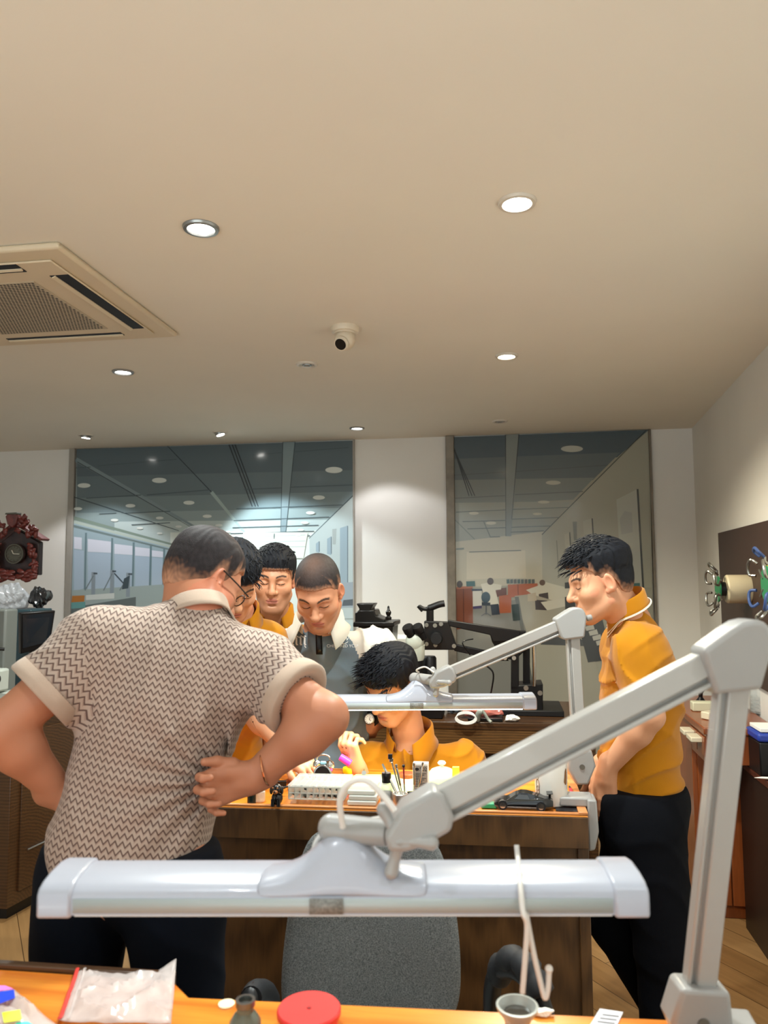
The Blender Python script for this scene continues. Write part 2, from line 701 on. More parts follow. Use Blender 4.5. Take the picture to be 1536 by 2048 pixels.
# left mural (crop frame of 2.327 px per photo px at 100,850)
pl = on_y(152, 1600, YM)
mural = thing('wall_mural', 'wide printed wall panel of a bright laboratory ceiling and windows, behind the group of men', 'wall print', (on_y(430, 1300, YM).x, YB, 0.0))
p = Print(100, 850, 2.327, YM)
p.poly([(125, 105), (1412, 72), (1412, 2300), (60, 2300)], (140, 154, 156))
p.poly([(125, 105), (1412, 72), (1412, 300), (125, 300)], (84, 100, 108))
p.poly([(125, 240), (1412, 210), (1412, 420), (125, 420)], (96, 113, 120))
p.poly([(125, 340), (1412, 310), (1412, 480), (125, 480)], (112, 130, 135))
p.poly([(125, 410), (1412, 385), (1412, 560), (125, 560)], (134, 152, 154))
p.poly([(300, 450), (1412, 440), (1412, 2300), (300, 2300)], (172, 188, 188))
p.poly([(560, 500), (1300, 490), (1250, 900), (560, 900)], (204, 214, 208))
p.poly([(90, 445), (640, 590), (640, 1400), (60, 1400)], (150, 172, 182))
p.line((110, 432), (640, 575), 16, (120, 138, 128), 8)
p.line((110, 450), (640, 588), 14, (172, 186, 178), 7)
p.line((108, 470), (640, 600), 12, (108, 126, 128), 6)
for x0, x1, y0, y1 in ((112, 148, 520, 575), (176, 284, 530, 590), (300, 384, 553, 600), (396, 466, 567, 608), (474, 528, 583, 612)):
    p.poly([(x0, y0), (x1, y0 + (x1 - x0) * 0.12), (x1, y1 + 5), (x0, y1)], (206, 212, 226))
for x0, x1, y0 in ((112, 158, 580), (176, 286, 592), (300, 386, 602), (396, 468, 610), (474, 530, 616)):
    p.poly([(x0, y0), (x1, y0 + 5), (x1, 760), (x0, 775)], (164, 184, 202))
for x in (168, 290, 390, 470, 532):
    p.line((x, 500 + (x - 160) * 0.2), (x - 6, 790), 9, (104, 128, 136))
p.poly([(90, 770), (640, 735), (640, 1400), (60, 1400)], (150, 166, 166))
p.poly([(100, 850), (400, 800), (400, 1400), (60, 1400)], (92, 104, 106))
# benches with lamps in the printed window area
for x, h in ((203, 685), (290, 675), (365, 688)):
    p.line((x, h), (x - 2, 800), 18, (132, 146, 156))
    p.line((x, h + 6), (x + 18, h + 6), 8, (70, 82, 92))
    p.line((x - 40, 770), (x, h + 16), 5, (110, 124, 130))
p.line((300, 690), (350, 745), 6, (60, 72, 84))
p.poly([(345, 715), (372, 700), (365, 760), (335, 765)], (56, 72, 82))
p.poly([(104, 795), (162, 793), (160, 822), (100, 826)], (168, 108, 46))
p.poly([(168, 792), (300, 782), (300, 808), (168, 815)], (196, 204, 202))
p.poly([(90, 826), (165, 822), (165, 850), (90, 856)], (96, 150, 150))
# ceiling beams and joints
p.line((120, 160), (720, 500), 22, (118, 136, 142), 9)
p.line((128, 172), (700, 500), 4, (52, 64, 72), 2)
p.line((112, 335), (600, 492), 5, (62, 76, 82), 3)
p.line((548, 95), (752, 312), 6, (46, 58, 66), 4)
p.line((752, 312), (960, 566), 16, (152, 172, 172), 7)
p.poly([(1086, 80), (1140, 78), (1092, 545), (1074, 545)], (122, 140, 146))
p.line((1084, 80), (1073, 545), 4, (52, 64, 72), 2)
p.line((1141, 78), (1093, 545), 4, (60, 74, 80), 2)
for dx in (0, 15, 28):
    p.line((834 + dx, 92), (942 + dx, 380), 6, (38, 48, 56), 4)
for a, b in (((225, 190), (590, 160)), ((122, 200), (190, 196)), ((170, 341), (425, 326)), ((452, 326), (745, 302)), ((905, 300), (1078, 293)),
             ((1118, 290), (1410, 279)), ((945, 140), (1084, 128)), ((1140, 125), (1390, 105)), ((350, 410), (560, 402)), ((868, 390), (1362, 372)),
             ((855, 445), (1300, 428)), ((850, 478), (1250, 466)), ((840, 505), (1230, 494)), ((230, 414), (310, 410)), ((885, 525), (1210, 515)), ((380, 465), (560, 455))):
    p.line(a, b, 4, (74, 90, 96))
p.poly([(1412, 325), (1412, 900), (1215, 900), (1208, 525)], (170, 184, 184))
p.line((1412, 328), (1206, 528), 5, (64, 78, 84), 3)
for x0, x1, y0, y1 in ((1350, 1386, 480, 735), (1290, 1310, 530, 600), (1238, 1254, 552, 590)):
    p.poly([(x0, y0), (x1, y0 - 12), (x1, y1 + 6), (x0, y1)], (136, 156, 166))
    p.line((x1, y0 - 10), (x1, y1), 4, (86, 100, 108))
p.poly([(1314, 485), (1334, 482), (1330, 556), (1316, 556)], (150, 160, 158))
p.poly([(1360, 735), (1412, 730), (1412, 850), (1350, 850)], (140, 152, 160))
p.poly([(1366, 815), (1412, 810), (1412, 840), (1360, 842)], (52, 60, 66))
p.poly([(900, 500), (1200, 500), (1180, 620), (900, 620)], (214, 222, 210))
for a, b in (((960, 520), (1190, 512)), ((965, 545), (1190, 540)), ((940, 570), (1190, 566))):
    p.line(a, b, 3, (160, 176, 172))
p.line((1045, 505), (1044, 530), 5, (72, 84, 86))
for x, y, r in ((160, 282, 30), (510, 258, 34), (1322, 210, 40), (1252, 338, 28), (648, 362, 26), (376, 376, 23), (302, 443, 18), (512, 433, 18), (733, 425, 21),
                (787, 467, 17), (1213, 409, 21), (1186, 455, 18), (600, 473, 15), (420, 480, 15), (1168, 488, 15), (132, 390, 20), (512, 504, 13), (830, 497, 13), (1156, 514, 12)):
    p.oval(x, y, r, r * 0.36, (206, 214, 210))
p.build('print', mural)
edge = MB()
q0, q1 = on_y(141, 899, YM), on_y(152, 897, YM)
edge.box(((q0.x + q1.x) / 2, YB - 0.02, ZC / 2), (q1.x - q0.x, 0.04, ZC))
edge.build('edge_strip', m_trim, mural, bevel=0.003)
q0, q1 = on_y(706, 881, YM), on_y(709, 881, YM)
MB().box((q0.x + 0.004, YB - 0.014, ZC / 2), (0.012, 0.028, ZC)).build('edge_strip', m_trim, mural, bevel=0.002)

# right mural (3.072 px per photo px at 860,830)
mural2 = thing('wall_mural', 'narrower printed wall panel of a workroom with a white-coated worker, behind the man in profile', 'wall print', (on_y(1100, 1300, YM).x, YB, 0.0))
p = Print(860, 830, 3.072, YM)
p.poly([(140, 136), (1345, 78), (1395, 2300), (165, 2300)], (148, 148, 134))
p.poly([(140, 136), (1345, 78), (1150, 260), (140, 330)], (76, 90, 98))
p.poly([(140, 270), (1170, 230), (1000, 400), (140, 450)], (92, 104, 108))
p.poly([(140, 400), (1010, 385), (880, 520), (140, 560)], (116, 124, 122))
p.poly([(140, 540), (870, 530), (690, 740), (140, 800)], (142, 146, 136))
p.poly([(150, 780), (700, 715), (700, 1040), (150, 1060)], (176, 172, 154))
p.poly([(225, 842), (585, 832), (590, 1000), (225, 1010)], (190, 184, 164))
p.poly([(688, 735), (1345, 80), (1345, 600), (1360, 1060), (690, 1060)], (156, 156, 142))
p.line((688, 735), (1330, 82), 5, (44, 54, 60), 9)
p.poly([(464, 112), (546, 108), (500, 745), (468, 745)], (124, 132, 130))
p.line((464, 112), (466, 745), 6, (52, 62, 68), 3)
p.line((546, 108), (502, 640), 6, (52, 62, 68), 3)
for a, b in (((150, 370), (465, 350)), ((530, 347), (1092, 308)), ((155, 512), (465, 495)), ((522, 490), (940, 470)), ((160, 597), (465, 583)), ((510, 580), (850, 568)),
             ((200, 655), (462, 648)), ((500, 640), (790, 630)), ((500, 690), (745, 682)), ((230, 700), (465, 692)), ((370, 750), (430, 748)), ((495, 720), (700, 712)), ((240, 842), (560, 832))):
    p.line(a, b, 5, (84, 92, 92))
for dx in (0, 18, 36):
    p.line((148, 205 + dx * 0.2), (240 + dx, 498), 7 if dx else 9, (40, 50, 56), 5)
p.line((150, 640), (275, 765), 5, (110, 116, 110))
p.line((330, 655), (370, 748), 5, (92, 98, 96))
p.oval(872, 208, 68, 20, (176, 178, 168))
p.oval(757, 416, 46, 13, (176, 176, 162))
p.oval(698, 535, 36, 9, (184, 182, 166))
p.oval(660, 608, 28, 7, (188, 186, 168))
p.oval(270, 604, 30, 9, (190, 188, 172))
p.oval(375, 664, 32, 10, (190, 188, 172))
p.poly([(1145, 520), (1275, 455), (1312, 1105), (1180, 1080)], (168, 170, 160))
p.line((1275, 455), (1312, 1105), 12, (66, 70, 70))
p.poly([(940, 652), (995, 635), (1006, 810), (950, 820)], (164, 164, 150))
p.line((996, 635), (1010, 860), 8, (60, 64, 64))
p.poly([(826, 735), (858, 720), (870, 900), (836, 905)], (166, 164, 148))
p.line((858, 720), (872, 960), 7, (70, 74, 72))
p.line((778, 770), (792, 1000), 5, (120, 120, 110))
p.poly([(876, 655), (902, 655), (902, 770), (884, 772)], (112, 116, 110))
p.poly([(1165, 640), (1195, 590), (1240, 600), (1245, 720), (1175, 735)], (156, 160, 154))
p.poly([(160, 820), (208, 815), (208, 826), (160, 828)], (110, 122, 116))
# printed furniture and people
p.poly([(160, 1190), (560, 1130), (760, 2300), (165, 2300)], (118, 118, 112))
p.poly([(160, 1062), (262, 1056), (265, 1300), (160, 1320)], (112, 62, 42))
p.line((205, 1062), (207, 1310), 4, (74, 40, 28))
p.poly([(165, 1055), (262, 1050), (262, 1064), (160, 1070)], (150, 92, 66))
p.oval(182, 1040, 18, 22, (60, 50, 46))
p.poly([(222, 1022), (276, 1020), (278, 1052), (224, 1054)], (44, 84, 84))
p.poly([(262, 1080), (318, 1072), (318, 1180), (264, 1186)], (186, 186, 178))
p.poly([(256, 1068), (330, 1068), (330, 1080), (256, 1082)], (50, 56, 72))
p.poly([(264, 1176), (318, 1170), (318, 1188), (264, 1192)], (58, 52, 88))
p.poly([(404, 1068), (470, 1060), (470, 1110), (404, 1118)], (92, 50, 36))
p.poly([(478, 1042), (660, 1034), (664, 1100), (500, 1120), (498, 1215), (426, 1218), (424, 1112), (478, 1105)], (156, 84, 52))
p.line((540, 1040), (542, 1105), 5, (104, 54, 34))
p.poly([(312, 1040), (352, 1030), (440, 1044), (436, 1072), (402, 1076), (425, 1165), (345, 1165), (330, 1100)], (198, 196, 182))
p.oval(371, 1022, 20, 22, (70, 52, 40))
p.oval(343, 1120, 28, 34, (44, 66, 78))
p.poly([(318, 1150), (370, 1152), (372, 1172), (318, 1170)], (36, 48, 58))
p.line((345, 1170), (345, 1225), 8, (70, 76, 80))
p.line((315, 1235), (345, 1215), 6, (90, 94, 96))
p.line((375, 1235), (345, 1215), 6, (90, 94, 96))
p.poly([(372, 1165), (420, 1160), (430, 1225), (380, 1230)], (34, 44, 54))
p.poly([(590, 1075), (660, 1050), (690, 1020), (760, 1040), (900, 1075), (905, 1160), (700, 1180), (640, 1110)], (186, 184, 168))
p.oval(690, 1030, 18, 18, (84, 66, 54))
p.poly([(668, 1100), (725, 1090), (730, 1150), (672, 1160)], (48, 48, 52))
p.poly([(520, 1112), (620, 1100), (900, 1180), (1010, 1500), (1240, 2300), (700, 2300), (590, 1320)], (150, 148, 134))
p.poly([(520, 1118), (545, 1116), (740, 2300), (640, 2300), (560, 1330)], (92, 96, 92))
p.poly([(645, 1135), (720, 1140), (725, 1200), (648, 1196)], (46, 48, 54))
p.poly([(680, 1150), (860, 1120), (900, 1160), (720, 1200)], (188, 186, 172))
p.poly([(600, 1100), (650, 1090), (655, 1140), (600, 1145)], (170, 160, 140))
p.poly([(828, 1030), (856, 1026), (858, 1064), (828, 1066)], (20, 22, 24))
p.poly([(828, 1118), (890, 1114), (905, 1500), (840, 1500)], (18, 20, 22))
p.poly([(690, 1340), (860, 1330), (960, 1400), (960, 1420), (680, 1410)], (70, 74, 76))
p.poly([(700, 1340), (850, 1336), (850, 1360), (700, 1364)], (176, 176, 168))
p.poly([(900, 1250), (1040, 1180), (1120, 1500), (970, 1520)], (58, 62, 64))
for k in range(7):
    x, y = 930 + 22 * k, 1270 + 30 * k
    p.poly([(x, y), (x + 50, y - 14), (x + 60, y + 16), (x + 8, y + 26)], (172, 172, 164))
for k in range(8):
    p.poly([(470 + 22 * k, 1010), (488 + 22 * k, 1008), (489 + 22 * k, 1034), (471 + 22 * k, 1036)], (60 + 12 * (k % 3), 84, 84))
p.poly([(500, 1165), (545, 1160), (555, 1260), (510, 1265)], (30, 48, 44))
p.poly([(1226, 1034), (1288, 1032), (1290, 1086), (1228, 1088)], (70, 104, 104))
p.build('print', mural2)
m_metal_old = mat('aged_metal_strip', (120, 112, 100), 0.45, 0.5, var=0.2, vscale=12)
q0, q1 = on_y(891, 873, YM), on_y(908, 873, YM)
MB().box(((q0.x + q1.x) / 2, YB - 0.02, ZC / 2), (q1.x - q0.x, 0.04, ZC)).build('edge_strip', m_metal_old, mural2, bevel=0.004)
q0, q1 = on_y(1296, 857, YM), on_y(1301, 857, YM)
MB().box(((q0.x + q1.x) / 2, YB - 0.016, ZC / 2), (q1.x - q0.x, 0.03, ZC)).build('edge_strip', m_metal_old, mural2, bevel=0.003)

# ------------------------------------------------------------------ ceiling fittings
m_ring_w = mat('downlight_white_ring', (205, 198, 186), 0.35)
m_ring_c = mat('downlight_brushed_ring', (150, 152, 152), 0.3, 0.7)
m_emit = mat('lit_lens', (255, 255, 250), 0.4, emit=((1.0, 0.97, 0.9), 22))
m_emit_w = mat('lit_lens_warm', (255, 245, 220), 0.4, emit=((1.0, 0.88, 0.62), 22))
m_off = mat('unlit_lens', (150, 146, 136), 0.25)
def downlight(px, py, label, r=0.052, kind='on', ring=None, group='ceiling downlights', aim=None, watts=None, colr=(0.92, 0.98, 0.94), size=None):
    c = on_z(px, py, ZC)
    t = thing('downlight', label, 'downlight', tuple(c), group)
    ring = ring or m_ring_w
    MB().lathe([(r, 0.004), (r * 1.02, -0.002), (r * 0.96, -0.008), (r * 0.78, -0.009), (r * 0.70, -0.003), (r * 0.69, 0.004)], c, n=36).build('trim_ring', ring, t)
    if kind == 'gimbal':
        ax = Vector(aim).normalized()
        MB().lathe([(0.0, 0.0), (r * 0.52, 0.0), (r * 0.54, -0.006)], c + Vector((0, 0, -0.010)) + ax * 0.014, axis=ax, n=28).build('lens', m_emit, t)
        MB().lathe([(r * 0.52, 0.0), (r * 0.62, 0.0), (r * 0.66, -0.014)], c + Vector((0, 0, -0.008)) + ax * 0.014, axis=ax, n=28).build('gimbal', m_ring_c, t)
    else:
        MB().lathe([(0.0, -0.0045), (r * 0.6, -0.0045), (r * 0.71, -0.003)], c, n=32).build('lens', {'on': m_emit, 'warm': m_emit_w, 'off': m_off}[kind], t)
        if kind == 'off':
            MB().lathe([(r * 0.25, -0.004), (r * 0.30, -0.009), (r * 0.4, -0.009), (r * 0.44, -0.004)], c, n=24).build('inner_ring', m_ring_c, t)
    if watts:
        l = bpy.data.lights.new('downlight_lamp', 'SPOT')
        l.energy = watts
        l.color = colr
        l.spot_size = math.radians(size or 150)
        l.spot_blend = 0.5 if not size else 0.28
        l.shadow_soft_size = 0.035
        o = bpy.data.objects.new('downlight_lamp', l)
        COL.objects.link(o)
        o.parent = t
        d = Vector(aim or (0, 0, -1)).normalized()
        o.location = Vector((0, 0, -0.03)) + d * 0.01
        o.rotation_euler = d.to_track_quat('-Z', 'Y').to_euler()
    return t
downlight(402, 455, 'lit round downlight in the ceiling beside the air conditioner, nearer of the two there', ring=m_ring_c, watts=DOWN_W, aim=(0.08, 0.1, -1))
downlight(1034, 404, 'largest lit round downlight in the ceiling, right of the centre line', watts=DOWN_W)
for sx_ in (-0.55, 0.85):     # the next row of the same grid, just above the top of the frame
    cc0 = Vector((sx_, 0.55, ZC))
    tt_ = downlight(402, 455, 'lit round downlight in the row above the nearest bench, %s' % ('over its left half' if sx_ < 0 else 'over its right half'), watts=DOWN_W * .2, colr=(0.86, 0.94, 1.0))
    tt_.location = cc0
downlight(246, 743, 'small lit downlight just beyond the far edge of the air conditioner', ring=m_ring_c, watts=DOWN_W)
downlight(614, 728, 'unlit round downlight below the white camera', kind='off')
downlight(1013, 711, 'warm yellow lit downlight in front of the narrower wall panel', kind='warm', watts=DOWN_W, colr=(1.0, 0.90, 0.68))
downlight(172, 870, 'tilted lit spotlight at the far left over the white wall strip', kind='gimbal', aim=(-0.12, 0.05, -1), watts=WALL_SPOT_W * 2.2, colr=(0.96, 0.97, 1.0), size=100)
downlight(440, 864, 'tilted lit spotlight above the top edge of the wide wall panel', kind='gimbal', aim=(0.32, 0.05, -1), watts=WALL_SPOT_W * 6.0, colr=(0.85, 0.96, 1.0), size=92)
downlight(714, 856, 'shallow lit downlight in the far row, above the white pillar', ring=m_ring_c, watts=WALL_SPOT_W, colr=(0.97, 0.97, 1.0), aim=(0.2, 0.1, -1), size=100)
downlight(1000, 842, 'unlit downlight in the far row, above the narrower wall panel', kind='off')

# cassette air conditioner
m_ac = mat('air_conditioner_plastic', (212, 198, 172), 0.5, var=0.03, vscale=4)
m_dark = mat('dark_slot', (22, 26, 34), 0.6)
m_grille = mat('grille_plastic', (186, 174, 152), 0.6)
a1, a2, a3 = on_z(118, 481, ZC), on_z(356, 664, ZC), on_z(0, 684, ZC)
ex = (a2 - a1)
S_ = ex.length
ex.normalize()
ey = Vector((-ex.y, ex.x, 0))           # to the left (away from the picture centre)
if ey.x > 0:
    ey = -ey
ac = thing('air_conditioner', 'square beige ceiling air conditioner with a perforated grille', 'air conditioner', tuple(a1 + ex * S_ / 2 + ey * S_ / 2))
def acp(u, v, h=0.0):
    return a1 + ex * (u * S_) + ey * (v * S_) + Vector((0, 0, -h))
MB().prism([acp(0, 0), acp(1, 0), acp(1, 1), acp(0, 1)], (0, 0, -0.022)).build('panel', m_ac, ac, bevel=0.012, seg=3)
MB().prism([acp(.08, .08, .022), acp(.92, .08, .022), acp(.92, .92, .022), acp(.08, .92, .022)], (0, 0, -0.008)).build('cover', m_ac, ac, bevel=0.006, seg=2)
for k, (u0, u1, v0, v1) in enumerate(((.2, .82, .085, .16), (.2, .8, .84, .915), (.085, .15, .22, .8), (.86, .90, .22, .8))):
    MB().prism([acp(u0, v0, .029), acp(u1, v0, .029), acp(u1, v1, .029), acp(u0, v1, .029)], (0, 0, -0.003)).build('outlet', m_dark, ac)
    vm = (v0 + v1) / 2 + (0.014 if v0 < .5 else -0.014)
    if u1 - u0 > .3:
        MB().prism([acp(u0 + .0, vm, .031), acp(u1, vm, .031), acp(u1, vm + .014, .036), acp(u0, vm + .014, .036)], (0, 0, -0.004)).build('louver', m_ac, ac)
    else:
        um = (u0 + u1) / 2
        MB().prism([acp(um, v0, .031), acp(um + .01, v0, .034), acp(um + .01, v1, .034), acp(um, v1, .031)], (0, 0, -0.004)).build('louver', m_ac, ac)
MB().prism([acp(.24, .25, .029), acp(.80, .25, .029), acp(.80, .78, .029), acp(.24, .78, .029)], (0, 0, -0.003)).build('grille', m_grille, ac)
hs = MB()
n_h = 34
for i in range(n_h):
    for j in range(n_h):
        u = .255 + .53 * i / (n_h - 1)
        v = .265 + .50 * (j + 0.5 * (i % 2)) / (n_h - .5)
        c = acp(u, v, .0322)
        rr = 0.0052
        hs.add([c + Vector((rr * math.cos(q), rr * math.sin(q), 0)) for q in [k * math.pi / 3 for k in range(6)]], [(5, 4, 3, 2, 1, 0)])
hs.build('perforations', m_dark, ac, smooth=False)

# dome camera
cc = on_z(690, 655, ZC)
m_cam = mat('camera_white_plastic', (214, 202, 182), 0.35)
m_black = mat('black_plastic', (14, 14, 16), 0.35)
sc = thing('security_camera', 'white eyeball security camera hanging from the ceiling', 'security camera', tuple(cc))
MB().lathe([(0.058, 0.0), (0.058, -0.014), (0.054, -0.022), (0.046, -0.024), (0.046, -0.030), (0.0, -0.030)], cc, n=32).build('mount_ring', m_cam, sc)
lookd = Vector((-0.25, -0.75, -0.62)).normalized()
bc = cc + Vector((0, 0, -0.052))
MB().ball(bc, 0.043, 28, 18).build('eyeball', m_cam, sc)
MB().lathe([(0.031, 0.026), (0.032, 0.040), (0.028, 0.046), (0.0, 0.046)], bc, axis=lookd, n=28).build('hood', m_cam, sc)
MB().lathe([(0.0235, 0.0462), (0.0235, 0.0475), (0.0, 0.0485)], bc, axis=lookd, n=24).build('lens', m_black, sc)
# ------------------------------------------------------------------ benches
w_top = wood('orange_bench_wood', (196, 104, 26), (232, 148, 52), (1.2, 14, 14), 0.25, 4, 0.4)
w_front = wood('brown_veneer', (56, 36, 18), (92, 64, 36), (16, 16, 1.3), 0.35, 5, 0.15)
w_dark = wood('dark_brown_veneer', (52, 34, 20), (84, 56, 32), (2, 14, 14), 0.3, 5, 0.2)
w_red = wood('red_brown_veneer', (112, 54, 22), (150, 78, 36), (14, 14, 1.2), 0.3, 4, 0.25)
w_rail = wood('pale_rail_wood', (190, 118, 64), (216, 148, 92), (1.5, 12, 12), 0.35, 4, 0.2)

def zpt(px, py, z=BENCH_Z):
    return on_z(px, py, z)

# the lit bench
fl = zpt(300, 1606)
fr = zpt(1176, 1630)
sd = (zpt(1152.5, 1568) - fr)
sd.z = 0
sd.normalize()
ed = (fr - fl).normalized()
DEP = 0.56
br_, bl_ = fr + sd * DEP, fl + sd * DEP
b2 = thing('watchmaker_bench', 'brown wooden workbench lit by its lamp, covered in trays and tools', 'workbench', (fl.x * .5 + fr.x * .5, fr.y, 0))
top = [fl, fr, br_, br_ - ed * 0.16, br_ - ed * 0.24 - sd * 0.10, bl_ + ed * 0.24 - sd * 0.10, bl_ + ed * 0.16, bl_]
MB().prism([q + Vector((0, 0, -0.032)) for q in top], (0, 0, 0.030)).build('worktop', w_top, b2, bevel=0.003)
ra = MB()
ra.prism([fl + Vector((0, 0, -0.002)), fr + Vector((0, 0, -0.002)), fr + sd * 0.012 + Vector((0, 0, -0.002)), fl + sd * 0.012 + Vector((0, 0, -0.002))], (0, 0, 0.006))
ra.build('front_rail', w_rail, b2, bevel=0.002)
MB().prism([fr + Vector((0, 0, -0.002)), fr + sd * DEP + Vector((0, 0, -0.002)), fr + sd * DEP - ed * 0.026 + Vector((0, 0, -0.002)), fr - ed * 0.026 + Vector((0, 0, -0.002))], (0, 0, 0.009)).build('side_rail', w_rail, b2, bevel=0.002)
def down(q, z):
    return Vector((q.x, q.y, z))
MB().prism([down(fl, 0.838) - sd * .006, down(fr, 0.838) - sd * .006, down(fr, 0.838) - sd * .0005, down(fl, 0.838) - sd * .0005], (0, 0, 0.086)).build('apron', w_front, b2, bevel=0.002)
fp0, fp1 = fl + sd * 0.02, fr + sd * 0.02
MB().prism([down(fp0, 0), down(fp1, 0), down(fp1 + sd * 0.02, 0), down(fp0 + sd * 0.02, 0)], (0, 0, 0.838)).build('front_panel', w_front, b2)
for q, e in ((fr, -1), (fl, 1)):
    a = q + ed * (0.0 if e < 0 else 0.03)
    MB().prism([down(a, 0), down(a - ed * 0.03, 0), down(a - ed * 0.03 + sd * DEP, 0), down(a + sd * DEP, 0)], (0, 0, 0.897)).build('side_panel', w_front, b2, bevel=0.002)
    d0 = a + ed * (-0.03 if e < 0 else 0.0)
    u = ed * e
    dr = MB().prism([down(d0, .14) + sd * .16, down(d0 + u * .22, .14) + sd * .16, down(d0 + u * .22, .14) + sd * (DEP - .02), down(d0, .14) + sd * (DEP - .02)], (0, 0, 0.70)).build('drawer_unit', w_dark, b2, bevel=0.002)
MB().box(zpt(1152, 1655) + Vector((0.004, -0.004, -0.075)) - Vector((0, 0, 0)), (0.04, 0.006, 0.05)).build('corner_block', w_rail, b2) if False else None

# the nearest bench, seen only at its far edge
T0 = [zpt(-420, 1915), zpt(0, 1938), zpt(345, 1961), zpt(378, 1994), zpt(1345, 2039)]
s1 = Vector((T0[4].x + 0.02, 0.5, BENCH_Z))
s0 = Vector((T0[0].x - 0.02, 0.5, BENCH_Z))
b1 = thing('watchmaker_bench', 'orange wooden bench along the bottom edge, with the red lid on it', 'workbench', (0, 0.9, 0))
MB().prism([q + Vector((0, 0, -0.03)) for q in T0 + [s1, s0]], (0, 0, 0.03)).build('worktop', w_top, b1, bevel=0.003)
lip = [T0[0], T0[1], T0[2]]
MB().prism([q + Vector((0, 0, -0.028)) + Vector((0, 0.001, 0)) for q in lip] + [q + Vector((0, 0.016, -0.028)) for q in lip[::-1]], (0, 0, 0.036)).build('edge_lip', w_dark, b1, bevel=0.002)
for x, y0, y1 in ((s1.x - 0.03, 0.52, T0[4].y - .02), (s0.x + 0.06, 0.52, T0[1].y - .02)):
    MB().box((x - .01, (y0 + y1) / 2, 0.45), (0.03, y1 - y0, 0.90)).build('side_panel', w_front, b1)
MB().box(((s0.x + s1.x) / 2, 0.53, 0.45), (s1.x - s0.x - .1, 0.02, 0.90)).build('front_panel', w_front, b1)

# ------------------------------------------------------------------ bench lamps
m_lamp = mat('lamp_white_metal', (162, 166, 178), 0.28, coat=0.3, var=0.01)
m_bar = mat('lamp_arm_metal', (158, 156, 152), 0.3, coat=0.2, var=0.01)
m_lampj = mat('lamp_joint_plastic', (148, 147, 145), 0.35, var=0.01)
m_lamp_side = mat('lamp_front_strip', (160, 168, 168), 0.35)
m_cable = mat('white_cable', (205, 202, 196), 0.4)
m_label = mat('grey_sticker', (120, 120, 116), 0.5, var=0.35, vscale=350)
m_diff_off = mat('unlit_diffuser', (226, 228, 226), 0.3)
m_diff_on = mat('lit_diffuser', (255, 250, 235), 0.4, emit=((1.0, 0.93, 0.78), 5))
m_screw = mat('screw_metal', (120, 116, 108), 0.3, 0.9)

def bar(a, b, wd, dp, name, mt, parent, nrm, groove=True):
    a, b = Vector(a), Vector(b)
    d = (b - a).normalized()
    n = (nrm - d * nrm.dot(d)).normalized()
    u = d.cross(n)
    if (u.z < 0 if abs(u.z) > .3 else u.x < 0):
        u = -u
    def ring(p):
        h, t = wd / 2, dp / 2
        prof = [(-h, t), (h, t), (h, -t), (-h * .36, -t), (-h * .42, -t * .2), (-h * .64, -t * .2), (-h * .70, -t * .85), (-h, -t * .85)]
        return [p + u * x - n * y for x, y in prof]
    r0, r1 = ring(a), ring(b)
    k = len(r0)
    return MB().add(r0 + r1, [tuple(range(k))[::-1], tuple(range(k, 2 * k))] + [(i, (i + 1) % k, k + (i + 1) % k, k + i) for i in range(k)]).build(name, mt, parent, bevel=0.003, seg=2, ang=30)

